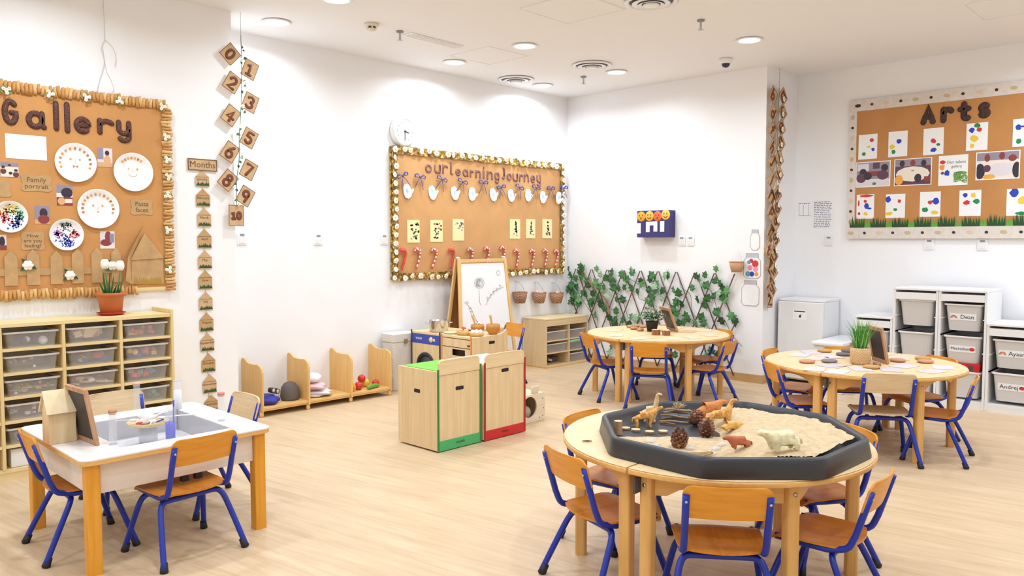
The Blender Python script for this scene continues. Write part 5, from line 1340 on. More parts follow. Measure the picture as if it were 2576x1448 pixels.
for (ch, x0, x1, y0, y1) in LJ:
    xm_ = (x0 + x1) / 2
    a = bp_(x0, y1); b_ = bp_(x1, y0); w = .025; lines, gw = GL[ch]; tall = 1.6 if ch in 'LJ' else (1.4 if ch == 'i' else 1.0); des = -.62 if ch in 'gy' else 0
    sz = (b_[1] - a[1] - w) / (tall - des); sx = (b_[0] - a[0] - w) / max(.3, gw)
    mb = MB()
    for ln in lines: stroke(mb, ln, w, .010, a[0] + w / 2, a[1] + w / 2 - des * sz, sx, sz, -.001)
    mb.build('letter', MAUVE, t)
# paper mittens and blue ribbon bows
MITT = [(1023, 481), (1086, 485), (1142, 486), (1186, 488), (1239, 490), (1284, 492), (1327, 491), (1364, 496), (1402, 498)]
m0 = None
ordn = ['leftmost', 'second', 'third', 'fourth', 'fifth', 'sixth', 'seventh', 'eighth', 'ninth', 'tenth', 'eleventh']
def ordl(k, n): return 'rightmost' if k == n - 1 else (ordn[k] if k == 0 else ordn[k] + ' from the left')
for k, q in enumerate(MITT):
    x, z = bp_(*q); lb = 'white padded paper mitten on the learning board, ' + ordl(k, 9); rl = rnd.uniform(-.3, .3)
    if m0 is None:
        m0 = thing('paper_mitten', lb, 'mitten', (x, BY - .003, z), 0, 'paper mittens on the learning board', rl); m0.scale = (.82, .82, .82)
        mb = MB(); pts = [(-.03, .085), (.025, .09), (.05, .06), (.055, .01), (.10, .025), (.105, -.005), (.07, -.035), (.045, -.075), (.0, -.095), (-.04, -.075), (-.06, -.02), (-.055, .05)]
        mb.prism(pts, -.016, 0, 'xz'); mb.build('mitten', PAPER, m0, .006, 2)
        mb = MB(); flat(mb, disc(.022, .03, 10, -.005, .01), -.0166); mb.build('blue_patch', mat('pale_blue', (190, 220, 246), .8), m0)
    else: dup(m0, (x - (.02 if k == 8 else 0), BY - (.032 if k == 8 else .003), z), 0, lb, None, None, rl)
r0 = None
RIB = mat('navy_ribbon', (64, 70, 156), .5)
for k, q in enumerate([(1007, 443), (1053, 446), (1108, 452), (1160, 458), (1212, 460), (1257, 472), (1303, 472), (1345, 473), (1382, 475), (1410, 474)]):
    x, z = bp_(*q); lb = 'navy ribbon bow on the learning board, ' + ordl(k, 10); rl = rnd.uniform(-.4, .4)
    if r0 is None:
        r0 = thing('ribbon_bow', lb, 'bow', (x, BY - (.036 if k in (0, 9) else .0195), z), 0, 'navy bows on the learning board', rl); r0.scale = (1.25, 1, 1.25)
        for s in (-1, 1):
            MB().tube([(0, -.006, .0), (s * .03, -.012, .022), (s * .055, -.008, .014), (s * .05, -.006, -.006), (0, -.006, 0)], [.004, .009, .008, .007, .004], 6, sy=.4).build('loop', RIB, r0)
            MB().tube([(0, -.006, 0), (s * .022, -.007, -.04), (s * .045, -.004, -.095)], [.004, .006, .005], 6, sy=.4).build('tail', RIB, r0)
        MB().ball((0, -.009, 0), .008, 8, 6).build('knot', RIB, r0)
    else: dup(r0, (x, BY - (.046 if k in (0, 9) else .0195), z), 0, lb, None, None, rl)
# yellow print cards
CY_ = mat('yellow_card', (246, 234, 176), .8); PRT = [LEAFD, mat('print_red', (190, 80, 70), .7), mat('print_grey', (100, 110, 96), .7)]
kinds = ['a dark green leafy pot print', 'a red flower and green leaf print', 'two small grey leaf prints', 'a solid dark green tree print', 'a thin grey tree print', 'a loose green tree print']
for k, (x0, y0, x1, y1) in enumerate(((1024, 553, 1055, 610), (1082, 553, 1113, 608), (1138, 551, 1167, 605), (1282, 551, 1308, 600), (1323, 551, 1346, 599), (1364, 551, 1388, 599))):
    a = bp_(x0, (y0 + y1) / 2); b_ = bp_(x1, (y0 + y1) / 2); xm_ = (x0 + x1) / 2; w = b_[0] - a[0]; h = bp_(xm_, y0)[1] - bp_(xm_, y1)[1]
    t2 = thing('print_card', 'pale yellow card with ' + kinds[k], 'card', ((a[0] + b_[0]) / 2, BY - .001, bp_(xm_, (y0 + y1) / 2)[1]), 0, 'yellow print cards')
    MB().box(-w / 2, w / 2, -.003, 0, -h / 2, h / 2).build('card_sheet', CY_, t2)
    mb = MB(); rg = random.Random(k + 3)
    for _ in range(26):
        u_ = rg.uniform(-.28, .36); v_ = rg.uniform(-.34, .36)
        if k >= 3: u_ *= max(.15, (.4 - v_) * .9)
        if k == 2 and v_ < -.1: continue
        flat(mb, disc(.09 * w * rg.uniform(.5, 1.1), .05 * h * rg.uniform(.5, 1.1), 6, u_ * w + .06 * w, v_ * h, .3), -.0034, 1 if (k == 1 and v_ > 0 and rg.random() < .5) else (2 if k in (2, 4) or rg.random() < .3 else 0))
    mb.build('leaf_print', PRT, t2)
# candy canes
CANE_R = mat('cane_red', (226, 72, 66), .6); CANE_W = mat('cane_white', (246, 226, 224), .6)
def cane(stripe):
    path = [(-.034, .05), (-.030, .074), (-.012, .088), (.012, .088), (.030, .072), (.034, .048), (.030, .02), (.022, -.012), (.014, -.045), (.004, -.08), (-.006, -.112)]
    mb = MB(); P3 = catmull([(p[0], -.0215, p[1]) for p in path], 3)
    for i in range(len(P3) - 1): mb.tube([P3[i], P3[i + 1]], .0205, 7, (i // 2) % 2 if stripe else 0, sy=.4, cap=(i in (0, len(P3) - 2)))
    return mb
cn = {}
for k, (qx, qy, st) in enumerate(((1010, 650, 0), (1046, 648, 1), (1087, 648, 1), (1132, 648, 0), (1179, 646, 1), (1221, 643, 1), (1261, 641, 1), (1296, 648, 1), (1335, 648, 1), (1368, 647, 1), (1395, 648, 1))):
    x, z = bp_(qx, qy); lb = ('striped' if st else 'plain red') + ' paper candy cane on the learning board, ' + ordl(k, 11)
    if st not in cn:
        o = thing('candy_cane', lb, 'candy cane', (x, BY - .0035, z), 0, 'paper candy canes', .06); cane(st).build('cane', [CANE_R, CANE_W], o); o.scale = (1.1, 1, 1.0); cn[st] = o
    else: dup(cn[st], (x, BY - .0035, z), 0, lb, None, None, rnd.uniform(-.05, .2)).scale = (1.1, 1, 1.0)

# ---------------------------------------------------------------- wall clock
c = ony(1019, 330, YB - .05)
t = thing('wall_clock', 'round white wall clock above the left end of the learning board', 'clock', (c.x, YB, c.z))
b = MB(); b.M = Matrix.Rotation(R(90), 4, 'X')
b.lathe([(0, .001), (.150, .001), (.155, .012), (.146, .042), (.135, .052), (.122, .054), (.118, .047), (0, .047)], 40); b.build('case', WHITE, t)
b = MB(); b.M = Matrix.Rotation(R(90), 4, 'X'); b.lathe([(0, .0478), (.117, .0478)], 36); b.build('face', PAPER, t)
for k in range(12):
    a = 2 * PI * k / 12; text_mesh(str(12 if k == 0 else k), .026, 'numeral', INKG, t, .093 * math.sin(a), -.0484, .093 * math.cos(a))
for (nm, ang, L, w) in (('hour_hand', 105, .055, .009), ('minute_hand', 180, .085, .007)):
    o = MB().box(-w / 2, w / 2, -.0515, -.0495, -.012, L).build(nm, INKD, t); o.rotation_euler = (0, R(ang), 0)
MB().ball((0, -.052, 0), .008, 8, 6).build('hub', INKD, t)

# ---------------------------------------------------------------- hanging wicker baskets
WK = woven('brown_wicker', (204, 158, 122), (136, 92, 66), 70, 90)
for k, (qx, lb) in enumerate(((1308, 'small brown wicker basket hanging on the back wall, left of three'), (1356, 'small brown wicker basket with dried flowers, middle of three'), (1400, 'small brown wicker basket hanging on the back wall, right of three'))):
    p = ony(qx, 762, YB - .075)
    t = thing('hanging_basket', lb, 'basket', (p.x, YB - .078, p.z), 0, 'wicker baskets below the learning board')
    MB().lathe([(0, 0), (.055, 0), (.075, .06), (.085, .125), (.078, .125), (.068, .06), (.05, .012), (0, .012)], 22).build('basket_body', WK, t)
    MB().tube([(.082 * math.cos(a / 20 * 2 * PI), .082 * math.sin(a / 20 * 2 * PI), .126) for a in range(20)], .006, 6, closed=True).build('rim', WK, t)
    MB().tube(catmull([(-.08, 0, .125), (-.05, .02, .20), (0, .05, .25), (.05, .02, .20), (.08, 0, .125)], 5), .0022, 6).build('wire_handle', GREY, t)
    MB().lathe([(0, 0), (.01, 0), (.012, .004), (0, .008)], 8, (0, 0, 0)).build('hook', WHITE, t).location = (0, .07, .25)
    if k: 
        mb = MB()
        for _ in range(8 if k == 1 else 5): mb.ball((rnd.uniform(-.04, .05), rnd.uniform(-.03, .03), rnd.uniform(.11, .135)), rnd.uniform(.012, .02), 7, 5)
        o = mb.build('dried_flowers', [mat('dried_petal', (226, 200, 180), .9)]); put(o, t.location); tag(o, 'dried pale flowers filling the %s hanging basket' % ('middle' if k == 1 else 'right'), 'flowers', None, 'stuff')
# ---------------------------------------------------------------- expanding willow trellis with ivy on the right wall
TXX = XR - .022
t = thing('ivy_trellis', 'expanding lattice of thin brown willow rods with artificial ivy on the right wall', 'trellis', (0, 0, 0))
RODM = wood('willow_rod', (96, 66, 58), (124, 90, 78), 'z', .7, 60, 6)
ya, yb, zlo, zhi = 6.255, 3.985, .05, 1.115
pitch = .236; run = (zhi - zlo) / .272 * pitch / 2 * 1.0
rods = 0
for sgn, dep in ((1, 0.0), (-1, .010)):
    c = yb - run
    while c < ya + run:
        # rod from (c - run/2) at the foot to (c + run/2) at the top, clipped to the frame
        p0 = (c - sgn * run / 2, zlo); p1 = (c + sgn * run / 2, zhi)
        t0, t1 = 0.0, 1.0; dy = p1[0] - p0[0]
        for lim, side in ((ya, 1), (yb, -1)):
            s0 = (lim - p0[0]) / dy
            if side * dy > 0: t1 = min(t1, s0)
            else: t0 = max(t0, s0)
        if t1 - t0 > .12:
            A = (TXX - dep, p0[0] + dy * t0, zlo + (zhi - zlo) * t0); B_2 = (TXX - dep, p0[0] + dy * t1, zlo + (zhi - zlo) * t1)
            m_ = tuple((A[i] + B_2[i]) / 2 + (rnd.uniform(-.006, .006) if i else 0) for i in range(3))
            MB().tube([A, m_, B_2], .0066, 6).build('rod', RODM, t); rods += 1
        c += pitch
for pts in ([(1456, 664), (1468, 690), (1486, 712), (1498, 735)], [(1513, 735), (1528, 765), (1532, 790), (1536, 815)]):
    P3 = [onx(q[0], q[1], TXX - .018) for q in pts]; MB().tube(catmull([tuple(v) for v in P3], 4), .013, 8).build('bark_stick', wood('bark_strip', (150, 108, 82), (172, 130, 100), 'z', .8, 40, 5), t)
def ivy(seed):
    rg = random.Random(seed); mb = MB()
    out = [(0, -.050), (.022, -.040), (.046, -.030), (.032, -.004), (.050, .018), (.024, .022), (.0, .058), (-.024, .022), (-.050, .018), (-.032, -.004), (-.046, -.030), (-.022, -.040)]
    out = [(x * rg.uniform(.85, 1.1), z * rg.uniform(.9, 1.1)) for x, z in out]
    v = [(p[0], -.012 * abs(p[0]) / .05 + rg.uniform(-.004, .004), p[1]) for p in out] + [(0, -.010, -.02), (0, -.006, .02)]
    n = 12; f = []
    for i in range(n):
        j = (i + 1) % n; c = n if out[i][1] + out[j][1] < 0 else n + 1
        f.append((i, j, c))
    f += [(2, 3, n + 1) if False else (3, n + 1, n), (9, n, n + 1)]
    mb.add(v, f, 0, False); mb.tube([(0, 0, -.048), (.004, .006, -.075)], .0015, 4); return mb
IV = [ivy(s).build('ivy_leaf', LEAFG, t) for s in (1, 2, 3)]
IVM = [LEAFG, LEAFD, LEAFG, LEAFD, LEAFL, LEAFP]
pos = [(1433, 675), (1436, 690), (1470, 675), (1460, 685), (1503, 676), (1512, 690), (1523, 698), (1540, 684), (1564, 690), (1570, 694), (1580, 702), (1592, 685), (1438, 712), (1435, 722), (1478, 705), (1480, 715), (1500, 710), (1515, 722), (1520, 720), (1543, 710), (1545, 722), (1557, 725), (1573, 722), (1590, 723), (1606, 732), (1614, 706), (1641, 691), (1636, 702), (1654, 712), (1674, 694), (1681, 693), (1633, 728), (1650, 730), (1668, 732), (1697, 728), (1707, 735), (1446, 740), (1442, 750), (1468, 735), (1475, 738), (1500, 740), (1530, 741), (1553, 752), (1566, 752), (1441, 760), (1462, 758), (1438, 775), (1475, 772), (1485, 758), (1513, 765), (1521, 775), (1552, 780), (1500, 790), (1480, 785), (1550, 802), (1535, 798), (1569, 803), (1584, 812), (1590, 795), (1600, 800), (1484, 805), (1546, 808), (1450, 790), (1640, 745), (1630, 755), (1668, 748), (1638, 764), (1700, 757), (1706, 760), (1716, 763), (1742, 723), (1768, 715), (1778, 716), (1752, 693), (1758, 697), (1776, 690), (1802, 676), (1800, 705), (1812, 712), (1818, 722), (1825, 735), (1817, 745), (1829, 730), (1810, 735), (1780, 748), (1757, 753), (1774, 765), (1797, 743), (1822, 752), (1690, 783), (1705, 787), (1710, 810), (1727, 792), (1733, 803), (1750, 812), (1772, 810), (1803, 783), (1815, 805), (1846, 800), (1850, 808), (1842, 795), (1700, 800), (1722, 810), (1695, 775), (1765, 795),
       (1470, 820), (1540, 870), (1535, 885), (1790, 880), (1805, 892), (1846, 870), (1700, 890), (1780, 895), (1560, 900), (1452, 720), (1447, 772), (1455, 765), (1493, 765), (1507, 750), (1450, 700), (1443, 735)]
pos += [(x + rnd.uniform(-9, 9), y + rnd.uniform(-9, 9)) for x, y in pos[:62] if rnd.random() < .4]
for k, q in enumerate(pos):
    p = onx(q[0], q[1], TXX - .024)
    if p.z < .66 and p.y > 5.82: continue
    src = IV[k % 3]
    rot = (rnd.uniform(-.3, .3), rnd.uniform(-.7, .7) + PI * (rnd.random() < .35), -PI / 2 + rnd.uniform(-.5, .5)); sc_ = rnd.uniform(.78, 1.08); mt = IVM[k % 6] if rnd.random() < .75 else LEAFG
    loc = (TXX - .024 - rnd.uniform(0, .014), min(p.y, 6.22), p.z)
    if k < 3: put(src, loc); src.rotation_euler = rot; src.scale = (sc_,) * 3
    else: share(src, 'ivy_leaf', loc, rot, t, mt, sc_)
mb = MB()
for k in range(7):
    y0 = 6.2 - .3 * k; P3 = [(TXX - .02 - rnd.uniform(0, .008), y0 - .08 * j + rnd.uniform(-.05, .05), 1.05 - .11 * j + rnd.uniform(-.05, .05)) for j in range(7)]
    MB().tube(catmull(P3, 4), .0026, 5).build('ivy_vine', LEAFD, t)

# ---------------------------------------------------------------- navy emoji box on the right wall
a = onx(1603, 531, 7.39); b = onx(1683, 597, 7.39)
cy, cz = (a.y + b.y) / 2, (a.z + b.z) / 2 + .002; w, h = a.y - b.y, a.z - b.z
t = thing('emoji_box', 'navy wall box with a row of orange smiley faces and white strips', 'box', (7.39, cy, cz), -PI / 2)
NAVY = mat('navy_card', (58, 52, 112), .6)
MB().box(-w / 2, w / 2, 0, XR - 7.39, -h / 2, h / 2).build('carton', NAVY, t, .002)
FACE = [mat('emoji_%d' % i, c, .5) for i, c in enumerate(((246, 166, 50), (248, 184, 70), (238, 110, 60), (246, 196, 90)))]
for i, (fx, fz) in enumerate(((-.155, .085), (-.045, .088), (.06, .085), (.165, .098))):
    b = MB(); b.M = Matrix.Translation((fx, 0, fz)) @ Matrix.Rotation(R(90), 4, 'X'); b.lathe([(0, .006), (.05, .005), (.056, .001), (.056, 0)], 24); o = b.build('smiley', FACE[i], t)
    mb = MB(); y = -.0066
    for s in (-1, 1): flat(mb, disc(.006, .010, 8, fx + s * .018, fz + .012), y)
    if i in (0, 2): flat(mb, disc(.010, .012, 10, fx, fz - .02), y)
    else: flat(mb, [(fx + .03 * math.cos(R(q)), fz - .004 + .03 * math.sin(R(q))) for q in range(200, 345, 20)] + [(fx + .022 * math.cos(R(q)), fz - .004 + .02 * math.sin(R(q))) for q in range(340, 195, -20)], y)
    mb.build('face_print', mat('emoji_brown', (130, 70, 30), .6), o)
for (x0, x1, z0, z1) in ((-w / 2 + .001, -w / 2 + .052, -.105, .012), ):
    MB().box(x0, x1, -.003, -.0005, z0, z1).build('white_strip', WHITE2, t)
mb = MB(); mb.prism([(-.09, -.09), (-.04, -.09), (-.04, -.015), (.01, -.015), (.01, -.085), (.06, -.085), (.06, .03), (-.09, .025)], -.003, -.0005, 'xz'); mb.build('white_strip', WHITE2, t)
MB().box(.095, .15, -.003, -.0005, -.088, .03).build('white_strip', WHITE2, t)

# ---------------------------------------------------------------- small basket and the paper jars
p = onx(1853, 684, XR - .08)
t = thing('wall_basket', 'small tan wicker basket on the right wall beside the paper jars', 'basket', (XR - .082, p.y, p.z))
WT = woven('tan_wicker', (222, 176, 134), (190, 140, 100), 120, 130)
MB().lathe([(0, 0), (.05, 0), (.066, .05), (.074, .105), (.068, .105), (.058, .05), (.045, .012), (0, .012)], 22).build('basket_body', WT, t)
MB().tube([(.072 * math.cos(a / 20 * 2 * PI), .072 * math.sin(a / 20 * 2 * PI), .106) for a in range(20)], .006, 6, closed=True).build('rim', WT, t)
MB().tube(catmull([(0, .07, .105), (.03, .045, .17), (.07, 0, .215), (.03, -.045, .17), (0, -.07, .105)], 5), .002, 6).build('wire_handle', WHITE, t)
def jar(q0, q1, label, kind):
    a = onx((q0[0] + q1[0]) / 2, q0[1], XR); b = onx((q0[0] + q1[0]) / 2, q1[1], XR); l = onx(q0[0], q0[1], XR); r = onx(q1[0], q0[1], XR)
    w = l.y - r.y; h = a.z - b.z; cy = (l.y + r.y) / 2
    t = thing('paper_jar', label, 'paper cutout', (XR - .0015, cy, (a.z + b.z) / 2), -PI / 2, 'paper jar cutouts on the right wall')
    n_ = w * .36
    out = [(-w / 2, -h / 2 + .03), (-w / 2 + .03, -h / 2), (w / 2 - .03, -h / 2), (w / 2, -h / 2 + .03), (w / 2, h * .18), (w / 2 - .012, h * .26), (n_, h * .30), (n_, h / 2), (-n_, h / 2), (-n_, h * .30), (-w / 2 + .012, h * .26), (-w / 2, h * .18)]
    MB().prism(out, -.002, 0, 'xz').build('cutout', PAPER, t)
    MB().tube([(p[0] * .97, -.0024, p[1] * .98) for p in out], .0022, 5, closed=True).build('outline', GREY, t)
    MB().box(-n_ * .98, n_ * .98, -.0034, -.0021, h * .32, h * .47).build('lid_print', mat('jar_lid_grey', (196, 194, 202), .6), t)
    if kind == 'dots':
        mb = MB(); nm = ['red', 'red', 'teal', 'pink', 'pink', 'teal', 'blue', 'orange']
        ms = [PAINT['red'], PAINT['teal'], PAINT['pink'], PAINT['blue'], PAINT['orange']]
        for (x, z, r_, m) in ((-.01, .05, .022, 0), (.035, .02, .036, 0), (-.035, .035, .02, 1), (-.02, -.02, .028, 2), (.04, -.035, .028, 2), (-.045, -.085, .028, 1), (.0, -.085, .026, 3), (.05, -.085, .022, 4)): flat(mb, disc(r_, r_, 14, x, z), -.0026 - .0001 * m, m)
        mb.build('sticker_dots', ms, t)
jar((1888, 577), (1912, 629), 'small narrow paper jar, top of the three on the right wall', '')
jar((1871, 636), (1915, 700), 'paper jar full of coloured dots, middle of the three on the right wall', 'dots')
jar((1866, 704), (1911, 769), 'wide empty paper jar, lowest of the three on the right wall', '')

# ---------------------------------------------------------------- letter garland in front of the column end
ly = YN - .042
t = thing('letter_garland', 'string garland of cardboard letter cards a to z at the column end', 'garland', (0, ly, 0))
ys_l = [240, 284, 326, 371, 408, 453, 495, 535, 586, 627, 668, 716]
ys_r = [242, 281, 320, 358, 398, 437, 487, 522, 560, 600, 642, 682, 728]
top = ony(1958, 222, ly)
MB().tube([(top.x, -.010, CH), (top.x, -.010, top.z)], .0014, 6).build('hanging_thread', ROPE, t)
bot = ony(1938, 748, ly)
MB().tube(catmull([(top.x, -.010, top.z), ((top.x + bot.x) / 2 + .01, -.010, (top.z + bot.z) / 2), (bot.x, -.010, bot.z)], 8), .003, 6).build('vine', MATS['vine_stem'], t)
for k, y in enumerate(ys_l):
    p = ony(1946 - 8 * k / 11 + (-5 if k == 9 else 0), y, ly - .004 - .0105 * (k % 2)); vine_card(t, p.x - .012, p.z, .135, .15, R(38 + rnd.uniform(-6, 6)), 'bdfhjlnprtvx'[k], -.004 - .012 * (k % 2), CARDP, RUST, .026)
for k, y in enumerate(ys_r):
    p = ony(1968 - 28 * k / 12, y, ly - .024); vine_card(t, p.x + .015, p.z, .13, .145, R(-40 + rnd.uniform(-8, 8)), 'acegikmoqsuwy'[k], -.024 - .006 * (k % 2), CARDP, RUST, .026)
p = ony(1935, 755, ly); vine_card(t, p.x, p.z, .115, .15, R(2), 'z', -.004, CARDP, RUST, .026)
f2 = None
for k in range(13):
    p = ony(1961 - 22 * k / 12, 250 + 38 * k, ly)
    o = share(fb2, 'flower', (p.x + .01, -.042, p.z), (0, rnd.uniform(0, 6), 0), t, None, 1.7); o.location.y = -.044
    share(lf, 'leaf', (p.x - .015, -.042, p.z - .03), (0, rnd.uniform(0, 6), 0), t, LEAFD, 1.5)

# ---------------------------------------------------------------- notices, fridge, low chest
AXF = XA - .024
for (x0, y0, x1, y1, lb, dense) in ((2006, 507, 2044, 545, 'small faint notice, left of two sheets on the alcove wall', 0), (2044, 503, 2095, 574, 'larger notice with dark printed lines on the alcove wall', 1)):
    a = onx(x0, (y0 + y1) / 2, XA); b = onx(x1, (y0 + y1) / 2, XA); w = a.y - b.y; zt = onx((x0 + x1) / 2, y0, XA).z; zb = onx((x0 + x1) / 2, y1, XA).z; h = zt - zb
    t = thing('notice_sheet', lb, 'notice', (XA - .0008, (a.y + b.y) / 2, (zt + zb) / 2), -PI / 2, 'notices on the alcove wall')
    MB().box(-w / 2, w / 2, -.0016, 0, -h / 2, h / 2).build('sheet', PAPER, t)
    mb = MB(); rg = random.Random(x0)
    for k in range(15 if dense else 6):
        z = h / 2 - .02 - k * h / (16 if dense else 7)
        xx = -w / 2 + .015
        while xx < w / 2 - .03:
            L = rg.uniform(.01, .04)
            if dense or k == 0: mb.box(xx, min(xx + L, w / 2 - .01), -.0024, -.0017, z - .0035, z + .0035)
            xx += L + .008
    if not dense:
        for x in (-w / 2 + .02, -w * .1, w * .25): mb.box(x, x + .003, -.0024, -.0017, -h * .4, h * .28)
        mb.box(-w / 2 + .02, w / 2 - .02, -.0024, -.0017, -h * .42, -h * .40)
    mb.build('printed_lines', mat('print_ink', (132, 132, 160), .7), t)
t = thing('small_fridge', 'small white fridge in the alcove corner with a paper label on its door', 'fridge', (7.78, 3.43, 0))
MB().box(.045, .41, -.235, .235, .03, .838).build('cabinet', WHITE2, t, .006)
MB().box(.035, .412, -.238, .238, .8385, .862).build('top_cover', WHITE2, t, .004)
dr = MB().box(0, .042, -.235, .235, .05, .836).build('door', WHITE2, t, .008)
MB().box(-.006, 0, .20, .222, .62, .78).build('handle', WHITE, dr, .002)
for s in (-1, 1):
    for x in (.08, .38): MB().lathe([(0, 0), (.016, 0), (.016, .0295), (0, .0295)], 10, (x, s * .2, 0)).build('foot', BLACK, t)
lbp = MB().box(-.0016, -.0002, -.065, .075, .655, .755).build('paper_label', PAPER, dr)
mb = MB(); mb.box(-.0024, -.0017, -.055, .06, .735, .744); mb.prism(disc(.012, .014, 10, -.002, .69), -.0024, -.0017, 'yz'); mb.box(-.0024, -.0017, -.014, -.008, .69, .715)
mb.build('label_print', INKD, lbp)
t = thing('low_chest', 'low white chest with a rounded lid between the fridge and the storage units', 'chest', (7.80, 3.015, 0))
MB().box(-.33, .33, -.135, .135, 0, .455).build('body', WHITE2, t, .006)
MB().box(-.36, .345, -.15, .15, .4555, .492).build('lid', WHITE, t, .012, 3)

# ---------------------------------------------------------------- stepped white storage units with tubs
SX = 7.625; SD = .50
def unit(y1, y0, h, label):
    t = thing('storage_unit', label, 'storage unit', (SX, (y0 + y1) / 2, 0), 0, 'stepped white storage units'); w = y1 - y0
    for s in (-1, 1):
        MB().box(0, SD, s * w / 2 - (.02 if s > 0 else 0), s * w / 2 + (.02 if s < 0 else 0), .001, h - .002).build('side_panel', WHITE2, t, .002)
    MB().box(-.003, SD, -w / 2 + .0205, w / 2 - .0205, h - .085, h - .022).build('top_rail', WHITE2, t, .002)
    MB().box(-.006, SD, -w / 2, w / 2, h - .0015, h + .018).build('top', WHITE2, t, .003)
    MB().box(.004, SD - .01, -w / 2 + .0205, w / 2 - .0205, .045, .065).build('base_shelf', WHITE2, t)
    MB().box(.004, .022, -w / 2 + .0205, w / 2 - .0205, 0, .0445).build('plinth', WHITE2, t)
    MB().box(SD - .012, SD - .002, -w / 2 + .0205, w / 2 - .0205, .066, h - .086).build('back_panel', WHITE2, t)
    for s in (-1, 1):
        for z in ([.33, .62] if h > .9 else [.33]) + [.33 + .145 * k for k in ((0, 1, 2, 3) if h > .9 else (0, 1))]:
            MB().box(.006, SD - .014, s * (w / 2 - .0205) - (.010 if s > 0 else 0), s * (w / 2 - .0205) + (.010 if s < 0 else 0), z - .004 + .01, z + .004 + .01).build('runner', WHITE, t)
    return t
unit(2.826, 2.486, .735, 'low white storage unit at the left of the row, behind the grass plant')
unit(2.484, 2.106, 1.012, 'tall white storage unit, left of two, holding two plain tubs')
unit(2.104, 1.724, 1.012, 'tall white storage unit, right of two, with labelled tubs and a red box')
unit(1.722, 1.342, .735, 'low white storage unit at the right of the row with two labelled tubs')
unit(1.340, .96, .735, 'low white storage unit cut off by the right edge of the photo')
TUBW = mat('tub_plastic', (216, 212, 210), .35)
def tub(y1, y0, ztop, h, label, word=None, icon=None, tilt=0):
    w = y1 - y0 - .084
    t = thing('storage_tub', label, 'tub', (SX + .012, (y0 + y1) / 2, ztop - h), 0, 'white tubs in the storage units')
    def rr(ww, dd, z, r=.03): return [(x + .225, y, z) for (x, y) in rrect(dd, ww, r, 3)]
    o = rr(w * .82, .36, 0); u = rr(w * .95, .42, h - .014); i_ = rr(w * .91, .405, h - .014); ib = rr(w * .78, .345, .006); n = len(o)
    mb = MB(); v = o + u + i_ + ib
    f = [tuple(range(n - 1, -1, -1))] + [(i, (i + 1) % n, (i + 1) % n + n, i + n) for i in range(n)] + [(i + n, (i + 1) % n + n, (i + 1) % n + 2 * n, i + 2 * n) for i in range(n)] + [(i + 2 * n, (i + 1) % n + 2 * n, (i + 1) % n + 3 * n, i + 3 * n) for i in range(n)] + [tuple(range(3 * n, 4 * n))]
    mb.add(v, f); mb.build('tub_body', TUBW, t)
    mb = MB(); mb.ring([(p[0], p[1]) for p in rr(w + .012, .444, 0)], [(p[0], p[1]) for p in i_], h - .0135, h); mb.build('rim', WHITE2, t, .002)
    if word:
        lw = .205; fx = .225 - .42 / 2
        sl = math.atan2((.42 - .36) / 2, h - .014)
        lb = MB().box(-lw / 2, lw / 2, -.0016, 0, -.03, .03).build('paper_label', PAPER, t)
        zz = h * .52; xx = .225 - (.36 + (.42 - .36) * zz / (h - .014)) / 2
        lb.location = (xx - .001, 0, zz); lb.rotation_euler = (sl, 0, -PI / 2)
        x = .02 if icon == 'rainbow' else -.03
        text_mesh(word, .05 if len(word) < 8 else .034, 'name_lettering', INKD, lb, x + .01, -.0022, 0)
        mb = MB()
        if icon == 'rainbow':
            for k, m in enumerate((0, 1, 2)):
                r = .024 - .006 * k; mb.tube([(-.075 + r * math.cos(R(a)), -.0028, -.012 + r * math.sin(R(a))) for a in range(0, 181, 20)], .0022, 5, m)
            mb.build('rainbow_print', [PAINT['red'], PAINT['orange'], PAINT['pink']], lb)
        elif icon:
            flat(mb, disc(.022, .016, 12, .075, 0), -.0022); mb.build('red_print', PAINT['red'], lb)
    return t
tub(2.484, 2.106, .925, .235, 'plain white tub at the top of the left tall unit')
tub(2.484, 2.106, .632, .25, 'plain white tub in the middle of the left tall unit')
tub(2.104, 1.724, .905, .235, 'white tub with a rainbow name label at the top of the right tall unit', 'Dean', 'rainbow')
tub(2.104, 1.724, .625, .235, 'white tub with a long name label and red print in the right tall unit', 'Maximilian', 'blob')
tub(2.104, 1.724, .318, .235, 'plain white tub at the bottom of the right tall unit')
tub(2.484, 2.106, .318, .235, 'plain white tub at the bottom of the left tall unit')
tub(1.722, 1.342, .622, .245, 'white tub with a rainbow name label in the low right unit', 'Ayaan', 'rainbow')
tub(1.722, 1.342, .338, .245, 'white tub with a name label and red print, bottom of the low right unit', 'Andrej', 'blob')
tub(1.340, .96, .622, .245, 'plain white tub, upper one at the right edge of the photo')
tub(1.340, .96, .338, .245, 'plain white tub, lower one at the right edge of the photo')
tub(2.826, 2.486, .622, .245, 'plain white tub in the low left unit behind the leaning tablet')
tub(2.826, 2.486, .338, .245, 'plain white tub, lower one in the low left unit')
t = thing('red_box', 'red and dark box squeezed under the long-label tub', 'box', (SX + .2, 1.914, .3185))
MB().box(-.17, .15, -.14, .14, 0, .07).build('carton', RED, t, .003)
for y in (-.08, .03): MB().box(-.172, -.1702, y - .012, y + .025, .012, .05).build('dark_print', DGREY, t)

